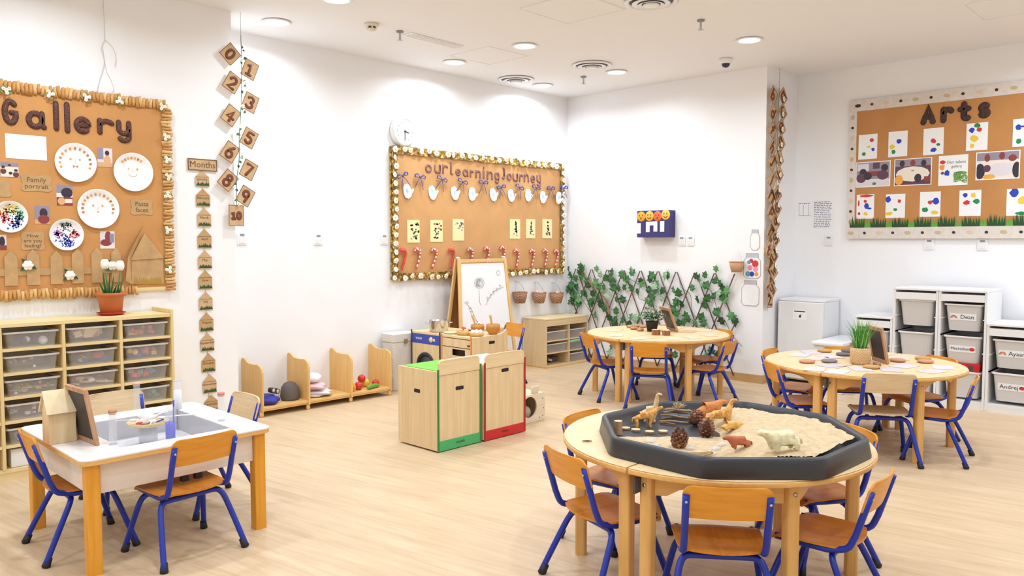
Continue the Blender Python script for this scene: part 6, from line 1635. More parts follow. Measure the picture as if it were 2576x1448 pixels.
# ---------------------------------------------------------------- arts board in the alcove
a0 = onx(2145, 262, AXF); ayl = onx(2137, 430, AXF).y; azt = onx(2200, 250, AXF).z; azb = onx(2200, 597, AXF).z
ayr = .35
t = thing('arts_board', 'kraft display board titled Arts with a dotted paper border in the alcove', 'board', (AXF, ayl, 0), -PI / 2)
W = ayl - ayr
MB().box(.0, W, 0, .0235, azb, azt).build('backing', KRAFT3, t)
BORD = mat('border_paper', (226, 216, 208), .8, var=.04, vscale=20)
bw = .10
for nm, (x0, x1, z0, z1) in dict(a=(-.012, W + .012, azt - bw, azt + .012), b=(-.012, W + .012, azb - .012, azb + bw), c=(-.012, bw * .62, azb + bw + .0005, azt - bw - .0005), d=(W - bw, W + .012, azb + bw + .0005, azt - bw - .0005)).items():
    MB().box(x0, x1, -.004, -.0003, z0, z1).build('paper_border', BORD, t)
d0 = None; DOT = [mat('dot_dark', (60, 48, 50), .7), mat('dot_tan', (206, 180, 150), .7), mat('dot_pinkish', (226, 196, 180), .7), mat('dot_olive', (196, 186, 140), .7)]
def bdot(x, z, k, vert=False):
    global d0
    m = DOT[0] if k % 2 else DOT[1 + (k // 2) % 3]; s = (.62, 1, .62) if k % 2 else (1.25, 1, .8)
    if vert: s = (s[2], 1, s[0])
    if d0 is None:
        mb = MB(); mb.prism(disc(.024, .022, 10), -.0012, 0, 'xz'); d0 = mb.build('border_dot', DOT[0], t); d0.location = (x, -.0042, z); d0.scale = s
    else: share(d0, 'border_dot', (x, -.0042, z), (0, .3 if k % 2 else .1, 0), t, m, s)
x = .07; k = 0
while x < W:
    bdot(x, azt - bw / 2 + .005, k); bdot(x - .04, azb + bw / 2 - .005, k); x += .135; k += 1
z = azb + .16; k = 0
while z < azt - .12: bdot(.022, z, k, True); z += .105; k += 1
def ap_(px, py): p = onx(px, py, AXF); return (ayl - p.y, p.z)
for (ch, x0, x1, y0, y1) in (('A', 2315, 2356, 261, 314), ('r', 2365, 2400, 267, 309), ('t', 2407, 2448, 254, 305), ('s', 2459, 2494, 256, 298)):
    xm_ = (x0 + x1) / 2; a = ap_(x0, y1); b = ap_(x1, y0); a = (a[0], ap_(xm_, y1)[1]); b = (b[0], ap_(xm_, y0)[1])
    w = .055; lines, gw = GL[ch]; tall = {'A': 1.6, 't': 1.5}.get(ch, 1.0); sz = (b[1] - a[1] - w) / tall; sx = (b[0] - a[0] - w) / gw
    mb = MB()
    for ln in lines: stroke(mb, ln, w, .012, a[0] + w / 2, a[1] + w / 2, sx, sz, -.001)
    mb.build('letter', GLITB2, t)
# cut-paper grass along the bottom
z0 = azb + bw
GRL = mat('grass_paper', (96, 170, 64), .8); GRD = mat('grass_dark', (44, 78, 44), .8)
mb = MB()
for i in range(90):
    x = bw * .62 + (W - .1 - bw * .62) * i / 89; mb.add([(x - .02, -.003, z0), (x + .02, -.003, z0), (x + rnd.uniform(-.01, .01), -.004, z0 + rnd.uniform(.06, .09))], [(0, 1, 2)])
mb.build('light_grass', GRL, t)['kind'] = 'stuff'
g0 = None
for i in range(14):
    x = .09 + .205 * i
    if x > W - .1: break
    if g0 is None:
        mb = MB()
        for j in range(9):
            xx = -.062 + .0155 * j; mb.add([(xx - .011, -.005, 0), (xx + .011, -.005, 0), (xx + rnd.uniform(-.02, .02), -.007, rnd.uniform(.075, .125))], [(0, 1, 2)])
        g0 = mb.build('grass_tuft', GRD, t); g0.location = (x, 0, z0)
    else: share(g0, 'grass_tuft', (x, -.0002 * (i % 3), z0), (0, 0, 0), t, None, (1, 1, rnd.uniform(.85, 1.1)))
def art_sheet(q, label, dabs, cat='painting', nm='painted_sheet', grp='dabbed paintings on the arts board', rl=0):
    x0, y0, x1, y1 = q; a = ap_(x0, (y0 + y1) / 2); b = ap_(x1, (y0 + y1) / 2); xm_ = (x0 + x1) / 2
    w = b[0] - a[0]; zt = ap_(xm_, y0)[1]; zb = ap_(xm_, y1)[1]; h = zt - zb
    t = thing(nm, label, cat, (AXF - .0006, ayl - (a[0] + b[0]) / 2, (zt + zb) / 2), -PI / 2, grp, rl)
    MB().box(-w / 2, w / 2, -.0022, 0, -h / 2, h / 2).build('sheet', PAPER, t)
    names = []; mb = MB()
    for k, (c, x, z, rx, rz) in enumerate(dabs):
        if c not in names: names.append(c)
        flat(mb, [(max(-w / 2, min(w / 2, p[0])), max(-h / 2, min(h / 2, p[1]))) for p in disc(rx * w, rz * h, 12, x * w, z * h, .22)], -.0025 - .0001 * k, names.index(c))
    o = mb.build('paint_dabs', [PAINT[n] for n in names], t); o['kind'] = 'stuff'
    return t, w, h
art_sheet((2160, 338, 2207, 400), 'white sheet with small red, yellow, blue and green dabs, top left', [('red', .2, .25, .12, .08), ('yellow', .05, 0, .09, .05), ('blue', .28, -.12, .09, .07), ('green', -.2, -.28, .1, .08)])
art_sheet((2235, 330, 2283, 394), 'white sheet with a dark blue dab over yellow and green, top row', [('blue', .05, .1, .13, .1), ('yellow', -.3, -.1, .13, .09), ('green', -.22, -.3, .11, .09)])
art_sheet((2323, 322, 2374, 389), 'white sheet with red above blue and a small green dab, top row', [('red', .0, .02, .13, .09), ('green', .25, -.13, .1, .05), ('blue', .02, -.32, .15, .08)])
art_sheet((2431, 309, 2485, 378), 'white sheet with blue, green, red and two yellow dabs, top row', [('blue', -.25, .25, .13, .1), ('green', .0, .4, .15, .09), ('red', .12, .25, .13, .08), ('yellow', -.12, -.06, .18, .11), ('yellow', -.22, -.32, .1, .08)])
art_sheet((2548, 298, 2602, 368), 'white sheet with a blue hook stroke and green dab, cut by the right edge', [('blue', -.25, .2, .14, .12), ('blue', .0, .22, .2, .03), ('green', -.2, -.3, .15, .09)])
art_sheet((2155, 489, 2199, 550), 'white sheet with a red bar on top and a blue dab, bottom left', [('red', .05, .44, .42, .05), ('red', -.38, .15, .05, .12), ('red', .0, .22, .09, .06), ('blue', .08, .02, .14, .12), ('blue', .25, -.08, .12, .04), ('yellow', .02, -.3, .12, .07), ('red', -.35, -.28, .08, .06)])
art_sheet((2228, 488, 2277, 548), 'white sheet with blue corner dab, red, green and yellow, bottom row', [('blue', -.38, .3, .14, .13), ('red', .2, .2, .09, .08), ('green', .0, -.15, .1, .07), ('yellow', -.32, -.32, .2, .08)])
art_sheet((2314, 482, 2366, 545), 'white sheet with joined red and blue blots, green and yellow, bottom row', [('red', .0, .08, .12, .08), ('blue', .27, .12, .18, .12), ('green', -.24, -.22, .16, .1), ('yellow', .22, -.34, .16, .09)])
art_sheet((2413, 478, 2468, 543), 'white sheet with four tidy dabs high up, bottom row', [('blue', -.22, .32, .12, .09), ('yellow', .14, .3, .12, .1), ('red', -.15, .02, .14, .09), ('green', .28, .06, .14, .1)])
art_sheet((2532, 474, 2596, 542), 'white sheet with a large blue blot and green edge bar, right edge', [('blue', -.2, .36, .17, .16), ('yellow', .12, .05, .17, .14), ('green', .25, -.42, .36, .07), ('purple', .35, -.15, .03, .12)])
tt, w, h = art_sheet((2361, 390, 2435, 466), 'white poster with a green scribble and handwritten title between two photographs', [('red', -.36, .28, .09, .06), ('orange', -.38, .12, .1, .09), ('blue', -.2, -.08, .09, .1), ('black', -.36, -.08, .06, .05)], 'poster', 'poster', 'posters on the arts board')
text_mesh('Our talent', .038, 'handwriting', INKG, tt, .025, -.0026, .075); text_mesh('gallery', .034, 'handwriting', INKG, tt, .03, -.0026, .035)
mb = MB(); P3 = []
rg = random.Random(5)
for k in range(46): P3.append((.01 + .11 * rg.random() + (.0), -.004, -.115 + .10 * rg.random() + .0))
mb.tube(catmull(P3, 3), .0028, 4); mb.build('green_scribble', mat('scribble_green', (112, 170, 70), .7), tt)
gA = 'photographs pinned to the arts board'
photo((2153, 406, 2240, 470), 'photograph of four children in navy round a table, left end of the middle row', [('r', 0, 0, 1, 1, 5), ('r', -.3, .3, .35, .3, 0), ('r', .1, .35, .2, .25, 1), ('r', .05, .02, .6, .2, 4), ('r', 0, -.35, 1, .3, 0)] + [('o', -.3, .1, .22, .3, 2), ('o', .35, .25, .22, .3, 2), ('o', -.35, -.15, .3, .4, 1), ('o', -.15, -.08, .25, .3, 2), ('o', .3, -.05, .35, .4, 1), ('o', .05, -.4, .12, .12, 8)], 'right', gA, .008)
photo((2249.5, 398, 2344, 466), 'photograph of a white table ringed by children, one orange chair at the left', [('r', 0, 0, 1, 1, 1), ('r', 0, .36, 1, .25, 5), ('o', -.3, .35, .15, .25, 2), ('o', .0, .35, .15, .25, 4), ('o', .3, .33, .15, .25, 2), ('o', 0, -.08, .95, .6, 6), ('o', -.38, -.3, .24, .4, 7), ('o', .15, -.25, .2, .34, 2), ('r', .42, -.3, .2, .2, 4), ('o', .0, .05, .1, .05, 5)], 'right', gA, .008)
photo((2455, 380, 2566, 451), 'photograph of children in red round a pale table, right of the poster', [('r', 0, 0, 1, 1, 6), ('r', 0, .35, 1, .3, 5), ('o', -.25, .3, .14, .3, 4), ('o', .1, .35, .14, .28, 4), ('o', .35, .25, .2, .25, 4), ('o', .1, -.15, .7, .5, 0), ('o', -.42, -.2, .25, .6, 2), ('o', -.25, -.1, .18, .28, 1), ('o', -.2, -.42, .3, .2, 7), ('o', .45, -.2, .2, .6, 2)], 'right', gA, .008)
# ---------------------------------------------------------------- black octagonal sand tray
TCX, TCY, TF = 3.068, 1.664, 1.07
def octo(f, k=3, rad=.03):
    s = f * (math.sqrt(2) - 1) / 2; h = f / 2; c = [(h, -s), (h, s), (s, h), (-s, h), (-h, s), (-h, -s), (-s, -h), (s, -h)]
    out = []
    for i in range(8):
        p, a, b = Vector(c[i]), Vector(c[i - 1]), Vector(c[(i + 1) % 8]); d0 = (a - p).normalized() * rad * 2; d1 = (b - p).normalized() * rad * 2
        for j in range(k + 1):
            q = j / k; out.append(tuple((p + d0) * (1 - q) ** 2 + p * 2 * q * (1 - q) + (p + d1) * q * q))
    return out
TRAYM = mat('black_tray', (52, 52, 58), .38, bump=.03, bscale=300)
t = thing('sand_tray', 'large black octagonal plastic tray half filled with sand on the round table', 'tray', (TCX, TCY, TH + .0008), R(-2))
loops = [(TF - .004, .0), (TF, .004), (TF - .02, .058), (TF - .022, .068), (TF - .034, .076), (TF - .058, .077), (TF - .074, .070), (TF - .084, .055), (TF - .125, .010), (TF - .15, .005)]
v = []; n = 0
for f, z in loops:
    o = octo(f, 4, .022); n = len(o); v += [(x, y, z) for x, y in o]
f = []
for i in range(len(loops) - 1):
    for j in range(n): f.append((i * n + j, i * n + (j + 1) % n, (i + 1) * n + (j + 1) % n, (i + 1) * n + j))
mb = MB(); mb.add(v, f, 0, True); mb.build('wall', TRAYM, t)
mb = MB(); o = octo(TF - .15, 4, .022); mb.prism(o, .0005, .0052, 'xy'); mb.build('tray_floor', TRAYM, t)
TZ0 = TH + .006
SANDM = mat('play_sand', (212, 186, 148), .95, bump=.9, bscale=160, var=.08, vscale=40)
mb = MB(); G = 90; f_in = TF - .12; g = {}
def in_oct(x, y, f): return abs(x) < f / 2 and abs(y) < f / 2 and abs(x) + abs(y) < f / math.sqrt(2)
from mathutils import noise as mnoise
def sand_h(x, y):
    a = x * _rt.x + y * _rt.y; b = x * _fh.x + y * _fh.y
    k = max(0, min(1, (a - .0 + .32 * max(0, b)*.6) / .14 if b > -.05 else (a + .12 + .0 * b) / .2)); k = k * k * (3 - 2 * k)
    thin = max(0, min(1, (.15 - b) / .09))
    nz = mnoise.noise(Vector((x * 14, y * 14, 1))) * .007 + mnoise.noise(Vector((x * 45, y * 45, 3))) * .004 + mnoise.noise(Vector((x * 120, y * 120, 7))) * .003
    return max(-.0045, -.010 + .060 * k + thin * .0135 + nz * (.3 + .9 * k))
vv = []; idx = {}
for i in range(G + 1):
    for j in range(G + 1):
        x = -.5 + i / G; y = -.5 + j / G
        if in_oct(x, y, f_in): idx[(i, j)] = len(vv); vv.append((x, y, sand_h(x, y)))
ff = [(idx[(i, j)], idx[(i + 1, j)], idx[(i + 1, j + 1)], idx[(i, j + 1)]) for i in range(G) for j in range(G) if all(k in idx for k in ((i, j), (i + 1, j), (i + 1, j + 1), (i, j + 1)))]
mb.add(vv, ff, 0, True); o = mb.build('sand', SANDM); put(o, (TCX, TCY, TZ0)); tag(o, 'pale play sand heaped on the right side of the black tray', 'sand', None, 'stuff')
def in_tray(px, py, z=.0):
    p = onz(px, py, TZ0 + .012)
    for _ in range(3): h = max(.0005, sand_h(p.x - TCX, p.y - TCY)) + z; p = onz(px, py, TZ0 + h)
    return (p.x, p.y, TZ0 + max(.0005, sand_h(p.x - TCX, p.y - TCY)) - .001)
def critter(name, label, loc, rz, m, nodes, edges, scale=1.0, extra=None, cat='toy animal', grp='toy animals in the sand tray'):
    # one continuous skinned body from a joint skeleton: nodes = (x, y, z, radius)
    import bmesh
    bm = bmesh.new(); lay = bm.verts.layers.skin.verify(); vs_ = []
    for k, (x, y, z, r) in enumerate(nodes):
        q = bm.verts.new((x * scale, y * scale, z * scale)); q[lay].radius = (r * scale, r * scale); q[lay].use_root = (k == 0); vs_.append(q)
    for a, b in edges: bm.edges.new((vs_[a], vs_[b]))
    me = bpy.data.meshes.new('body'); bm.to_mesh(me); bm.free(); me.materials.append(m)
    t = thing(name, label, cat, loc, rz, grp)
    o = bpy.data.objects.new('body', me); col.objects.link(o); o.parent = t
    s = o.modifiers.new('skin', 'SKIN'); s.use_smooth_shade = True
    sb = o.modifiers.new('sub', 'SUBSURF'); sb.levels = 1; sb.render_levels = 2
    return t
def quad(L, Hh, r, neck, head, hr, leg, tail=(0, -.0)):
    # L body length, Hh back height, neck end offset, head end offset
    n = [(0, 0, Hh, r), (L / 2, 0, Hh, r * .92), (-L / 2, 0, Hh, r * .95), (L / 2 + neck[0], 0, Hh + neck[1], hr * .8), (L / 2 + neck[0] + head[0], 0, Hh + neck[1] + head[1], hr * .55)]
    e = [(0, 1), (0, 2), (1, 3), (3, 4)]
    for sx, b in ((1, 1), (-1, 2)):
        for sy in (-1, 1):
            k = len(n); n += [(sx * L * .46, sy * r * .62, Hh * .55, leg * 1.3), (sx * L * .46 - sx * .004, sy * r * .66, Hh * .28, leg), (sx * L * .47, sy * r * .66, leg * .8, leg)]
            e += [(b, k), (k, k + 1), (k + 1, k + 2)]
    k = len(n); n += [(-L / 2 - r * .8, 0, Hh * .8, leg * .6), (-L / 2 - r * 1.0, 0, Hh * .45, leg * .5)]; e += [(2, k), (k, k + 1)]
    return n, e
GIR = speckle('giraffe_hide', (222, 164, 84), [(196, 128, 58), (232, 184, 110), (206, 140, 70)], 110, .45, .6)
n_, e_ = quad(.064, .056, .0165, (.030, .026), (.024, .006), .011, .0055)
x, y, z = in_tray(1618, 1076)
t = critter('toy_giraffe', 'orange toy giraffe behind the wood slices, its neck stretched low to the right', (x, y, z), R(-40), GIR, n_, e_, 1.1)
n_, e_ = quad(.05, .060, .0155, (.010, .075), (.022, -.006), .0105, .0055)
x, y, z = in_tray(1634, 1062)
t = critter('toy_giraffe', 'pale toy giraffe with its long neck upright at the left of the sand tray', (x, y, z), R(-60), mat('giraffe_pale', (232, 196, 142), .6, var=.12, vscale=60), n_, e_, 1.05)
for s in (-1, 1): MB().tube([(.036, s * .004, .139), (.035, s * .005, .152)], .0022, 5).build('horn', MATS['bark_strip'], t)
x, y, z = in_tray(1808, 1056)
n_, e_ = quad(.075, .052, .019, (.018, .055), (.026, .0), .011, .0055)
t = critter('toy_giraffe', 'patterned toy giraffe behind the pine cones', (x, y, z), R(-35), GIR, n_, e_, 1.15)
x, y, z = in_tray(1783, 1040)
n_, e_ = quad(.075, .05, .024, (.025, .022), (.03, -.008), .015, .008)
critter('toy_antelope', 'orange-brown toy antelope behind the pine cones', (x, y, z), R(-30), mat('antelope_hide', (206, 128, 62), .6), n_, e_, 1.1)
x, y, z = in_tray(1838, 1080)
n_, e_ = quad(.055, .030, .018, (.018, .004), (.018, -.008), .014, .007)
critter('toy_lion', 'golden toy lion cub on the sand right of the pine cones', (x, y, z), R(-40), mat('lion_hide', (222, 172, 84), .6), n_, e_, 1.0)
x, y, z = in_tray(1862, 1126)
n_, e_ = quad(.06, .036, .017, (-.0 + .02, .012), (.02, -.004), .013, .0065)
critter('toy_tiger', 'red-brown toy wild cat walking on the sand', (x, y, z), R(140), mat('cat_hide', (180, 98, 62), .6), n_, e_, 1.05)
x, y, z = in_tray(1972, 1136)
n_, e_ = quad(.095, .055, .028, (.035, .020), (.03, .004), .018, .0105)
t = critter('toy_goat', 'cream toy goat standing on the sand at the front right', (x, y, z), R(150), mat('cream_hide', (236, 224, 180), .6, var=.12, vscale=40), n_, e_, 1.05)
for s in (-1, 1): MB().ball((.09, s * .018, .085), (.006, .012, .006), 7, 5).build('ear', MATS['cream_hide'], t)
# pine cones built of overlapping scales
CONE = [mat('cone_brown', (122, 74, 50), .7), mat('cone_dark', (84, 50, 36), .8), mat('cone_tip', (176, 124, 84), .7)]
def pine_cone(loc, rr_, h, label, rot, openk):
    t = thing('pine_cone', label, 'pine cone', loc, rot[2], 'pine cones in the sand tray'); t.rotation_euler = rot
    mb = MB(); mb.lathe([(0, 0), (rr_ * .55, h * .08), (rr_ * .62, h * .4), (rr_ * .4, h * .8), (0, h * .97)], 14, m=0); mb.build('core', [CONE[1]], t)
    s0 = None; k = 0; N = 62
    for i in range(N):
        u_ = (i + .5) / N; a = i * 2.39996; r = rr_ * (.62 + .38 * math.sin(PI * (u_ * .85 + .12))) * .82
        z = h * (.04 + .9 * u_)
        if s0 is None:
            mb = MB(); w = rr_ * .20; L = rr_ * .34
            mb.add([(-L * .5, -w * .5, 0), (-L * .5, w * .5, 0), (L * .6, w, L * .22), (L * .8, 0, L * .36), (L * .6, -w, L * .22), (L * .5, 0, -L * .10)], [(0, 4, 3, 2, 1), (0, 5, 4), (5, 0, 1), (5, 1, 2), (5, 2, 3), (5, 3, 4)])
            s0 = mb.build('scale', CONE[0], t); o = s0
        else: o = share(s0, 'scale', (0, 0, 0), (0, 0, 0), t, CONE[2] if rnd.random() < .25 else CONE[0])
        o.location = (r * math.cos(a), r * math.sin(a), z); o.rotation_euler = ((0, -openk * (.3 + u_ * 1.1), a) if openk < .9 else (0, -1.0 - .45 * u_, a)); q = .75 + .35 * math.sin(PI * min(1, u_ + .2)); o.scale = (q, q, q)
    return t
x, y, z = in_tray(1707, 1123); pine_cone((x, y, z), .042, .082, 'closed ridged brown pine cone, leftmost in the sand tray', (R(12), R(-10), 0), .95)
x, y, z = in_tray(1776, 1098); pine_cone((x, y, z + .002), .036, .085, 'open brown pine cone standing on the sand, nearer of two', (0, R(-14), R(40)), .45)
x, y, z = in_tray(1744, 1074); pine_cone((x, y, z + .020), .034, .075, 'open brown pine cone lying behind the nearer one', (R(62), 0, R(100)), .45)
# log, slices, sticks
BARK = wood('log_bark', (150, 112, 84), (186, 148, 116), 'z', .85, 40, 6); CUT = mat('cut_wood', (232, 206, 160), .7, var=.06, vscale=20)
def log_piece(loc, r, h, label, rot=(0, 0, 0), cat='wood slice', name='wood_slice', grp='wood pieces in the sand tray', par=True, bark=BARK):
    t = thing(name, label, cat, loc, 0, grp); t.rotation_euler = rot
    k = 18; P_ = disc(r, r, k, 0, 0, .05)
    mb = MB(); v = [(p[0], p[1], 0) for p in P_] + [(p[0], p[1], h) for p in P_]; mb.add(v, [(i, (i + 1) % k, (i + 1) % k + k, i + k) for i in range(k)], 0, True); mb.build('bark', bark, t)
    mb = MB(); mb.add([(p[0] * .999, p[1] * .999, h) for p in P_], [tuple(range(k))]); mb.add([(p[0], p[1], 0) for p in P_], [tuple(range(k - 1, -1, -1))]); mb.build('cut_face', CUT, t); return t
x, y, z = in_tray(1555, 1093); z += .0025; log_piece((x, y, z), .0185, .062, 'upright little log with bark at the left corner of the sand tray', (0, 0, 0), 'log', 'small_log')
for k, (qx, qy, lb) in enumerate(((1574, 1079, 'leftmost wood slice in the row before the toy giraffe'), (1599, 1083, 'second wood slice from the left before the toy giraffe'), (1634, 1088, 'third wood slice from the left before the toy giraffe'), (1668, 1087, 'wood slice nearest the closed pine cone'))):
    x, y, z = in_tray(qx, qy); log_piece((x, y, z + .0012), .021, .008, lb)
STK = [wood('stick_grey', (150, 124, 98), (180, 152, 122), 'x', .85, 30, 4), wood('stick_brown', (120, 90, 68), (150, 116, 90), 'x', .85, 30, 4)]
for k, (x0, y0, x1, y1, zz) in enumerate(((1658, 1062, 1738, 1066, 0), (1662, 1058, 1738, 1054, .003), (1662, 1053, 1732, 1061, .013), (1666, 1050, 1730, 1053, .022), (1670, 1057, 1736, 1050, .032), (1674, 1052, 1724, 1056, .042), (1578, 1066, 1596, 1060, 0), (1660, 1066, 1700, 1070, 0), (1668, 1058, 1742, 1062, .049))):
    a = in_tray(x0, y0); b = in_tray(x1, y1); a = Vector(a); b = Vector(b); a.z = max(a.z, TZ0) + .006 + zz; b.z = max(b.z, TZ0) + .006 + zz; c = (a + b) / 2
    o = MB().tube(catmull([tuple(a - c), tuple((a - c) * .3 + Vector((.004, .008, .003))), tuple((b - c) * .4 + Vector((-.003, -.004, .002))), tuple(b - c)], 4), [.0045] * 12 + [.003], 7).build('stick', STK[k % 2]); put(o, c)
    tag(o, ['longest bottom stick of the pile behind the pine cones', 'grey stick at the left front of the stick pile', 'brown stick crossing the middle of the stick pile', 'short stick leaning in the stick pile', 'pale stick sloping up to the right in the stick pile', 'topmost stick of the stick pile', 'short stick lying left of the orange toy giraffe', 'short stick in front of the stick pile', 'thin stick lying across the top of the stick pile'][k], 'stick', 'sticks in the sand tray')
mb = MB(); rg = random.Random(4)
x, y, z = in_tray(1706, 1054)
for _ in range(60):
    a = rg.uniform(0, 6.3); r = rg.uniform(0, .035); L = rg.uniform(.02, .05); b = rg.uniform(0, 6.3)
    mb.tube([(r * math.cos(a), r * math.sin(a), rg.uniform(.056, .066)), (r * math.cos(a) + L * .5 * math.cos(b), r * math.sin(a) + L * .5 * math.sin(b), rg.uniform(.058, .085))], .0011, 3)
o = mb.build('dry_grass', mat('dry_grass_straw', (206, 176, 122), .9)); put(o, (x, y, z)); tag(o, 'small tuft of dry grass on top of the stick pile', 'grass', None, 'stuff')
# leaf dish and clear plastic ice pieces at the front
x, y, z = in_tray(1752, 1148)
t = thing('bark_dish', 'flat curved piece of bark on the thin sand at the front of the tray', 'bark', (x, y, z + .006), R(-45))
mb = MB(); v = []; f = []
for i in range(9):
    for j in range(5):
        u_ = -1 + i / 4; w_ = -1 + j / 2; v.append((u_ * .065, w_ * .026 * math.sqrt(max(.05, 1 - u_ * u_)), .010 * (u_ * u_) + .006 * w_ * w_))
for i in range(8):
    for j in range(4): a = i * 5 + j; f.append((a, a + 5, a + 6, a + 1))
mb.add(v, f, 0, True); o = mb.build('bark_piece', mat('bark_dish_olive', (150, 122, 76), .8, var=.2, vscale=30), t); s = o.modifiers.new('thick', 'SOLIDIFY'); s.thickness = .003
ICE = see_through('clear_pebble', (238, 240, 246), .35, .08)
for k, (qx, qy, lb) in enumerate(((1650, 1122, 'clear plastic pebble nearest the closed pine cone'), (1665, 1131, 'clear plastic pebble at the front left of the sand'), (1636, 1112, 'clear plastic pebble below the wood slices'), (1735, 1130, 'clear plastic pebble left of the bark dish'), (1800, 1131, 'clear plastic pebble right of the bark dish'), (1818, 1120, 'clear plastic pebble nearest the red-brown toy cat'), (1790, 1142, 'clear plastic pebble against the front wall of the tray'))):
    x, y, z = in_tray(qx, qy); lump('clear_pebble', lb, 'pebble', (x, y, z), (.022, .017, .009), ICE, k, (10, 7), .3, True, k, 'clear pebbles in the sand tray')
p = onz(1478, 1112, TH)
o = MB().tube([(-.022, .004, .004), (0, -.002, .006), (.020, .002, .004)], [.003, .005, .002], 6).build('twig', STK[1]); put(o, (p.x, p.y, TH + .001), R(-45)); tag(o, 'small dark twig on the table left of the sand tray', 'twig')

# ---------------------------------------------------------------- things on the trellis table
def tb(px, py): p = onz(px, py, TH); return (p.x, p.y)
SHEETC = [mat('mat_pale', (226, 200, 172), .7), mat('mat_tan', (206, 172, 138), .7), mat('sheet_white', (236, 228, 226), .7)]
def flat_mat(q, w, d, rz, label, m, grp, name='table_card', cat='card'):
    x, y = tb(*q); o = MB().prism(rrect(w, d, .008, 2), 0, .003, 'xy').build(name, m); put(o, (x, y, TH + .0008), rz); tag(o, label, cat, grp); return o
gB = 'cards on the trellis table'
for k, (q, w, d, a, lb) in enumerate((((1545, 831), .20, .14, 20, 'tan card at the far left of the trellis table'), ((1551, 843), .2, .12, 30, 'pale card at the left of the trellis table, near the edge'), ((1612, 851), .22, .13, -10, 'pale card at the front left of the trellis table'), ((1690, 852), .2, .13, 35, 'pale card at the front of the trellis table beneath the log slices'), ((1740, 849), .2, .12, 60, 'pale card at the front right of the trellis table'), ((1732, 834), .2, .13, 15, 'tan card right of the leaning frame'), ((1783, 843), .18, .12, 50, 'tan card at the right edge of the trellis table'), ((1775, 832), .18, .12, 20, 'pale card at the far right of the trellis table'))):
    flat_mat(q, w, d, R(a), lb, SHEETC[k % 2] if k in (0, 5, 6) else SHEETC[0], gB)
x, y = tb(1640, 833)
t = thing('potted_bush', 'bushy grey-green artificial plant in a black pot on the trellis table', 'plant', (x, y, TH + .0008))
MB().lathe([(0, 0), (.045, 0), (.062, .095), (.065, .10), (.058, .1), (.05, .09), (0, .085)], 22).build('pot', BLACK, t)
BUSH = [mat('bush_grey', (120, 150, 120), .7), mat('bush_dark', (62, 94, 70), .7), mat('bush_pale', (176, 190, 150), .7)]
mb = MB(); rg = random.Random(2)
for _ in range(420):
    d = Vector((rg.gauss(0, 1), rg.gauss(0, 1), abs(rg.gauss(.35, .8)))).normalized(); r = rg.uniform(.03, .135)
    c = Vector((0, 0, .10)) + Vector((d.x * r * 1.05, d.y * r * 1.05, d.z * r * 1.0 + .015)); s = rg.uniform(.010, .020); u_ = d.orthogonal().normalized(); w_ = d.cross(u_)
    a = rg.uniform(0, 6); p_ = u_ * math.cos(a) + w_ * math.sin(a); q_ = d * .6 + p_.cross(d) * .4
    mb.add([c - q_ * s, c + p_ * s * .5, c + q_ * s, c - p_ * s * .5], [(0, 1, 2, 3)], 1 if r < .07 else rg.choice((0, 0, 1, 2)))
o = mb.build('foliage', BUSH, t); o['kind'] = 'stuff'
for k in range(9):
    a = k * .7; MB().tube([(0, 0, .085), (.03 * math.cos(a), .03 * math.sin(a), .13), (.085 * math.cos(a), .085 * math.sin(a), .17 + .03 * (k % 3))], .002, 5).build('stem', LEAFD, t)
x, y = tb(1650, 842); log_piece((x, y, TH + .0012), .040, .05, 'barked log slice in front of the black pot, left of two', (0, 0, 0), 'log', 'log_slice', 'log slices on the trellis table', bark=wood('log_bark_warm', (140, 90, 56), (176, 120, 80), 'z', .85, 40, 6))
x, y = tb(1676, 843); t = log_piece((x, y, TH + .0012), .036, .045, 'barked log slice with pale stones on it, right of two', (0, 0, 0), 'log', 'log_slice', 'log slices on the trellis table', bark=MATS['log_bark_warm'])
for k, (a, b) in enumerate(((-.017, .008), (.016, .010), (.0, -.018))): lump('pale_stone', ['pale stone at the left on the right log slice', 'pale stone at the right on the right log slice', 'pale stone at the front of the right log slice'][k], 'stone', (x + a, y + b, TH + .0463), (.0105, .009, .007), mat('pale_stone', (226, 224, 216), .7), k, (10, 7), .25, True, 0, 'stones on the log slice')
for k, (q, lb) in enumerate((((1585, 824), 'light wooden nugget at the back left of the pile before the pot'), ((1602, 822), 'light wooden nugget at the back of the pile before the pot'), ((1618, 824), 'light wooden nugget nearest the black pot'), ((1596, 829), 'light wooden nugget in the middle of the pile'), ((1611, 832), 'light wooden nugget at the front of the pile'))):
    x, y = tb(*q); lump('wooden_nugget', lb, 'wood', (x, y, TH + .0008), (.045, .03, .016), mat('nugget_wood', (206, 150, 100), .6, var=.1), 20 + k, (12, 8), .25, True, k * .8, 'wooden nuggets on the trellis table')
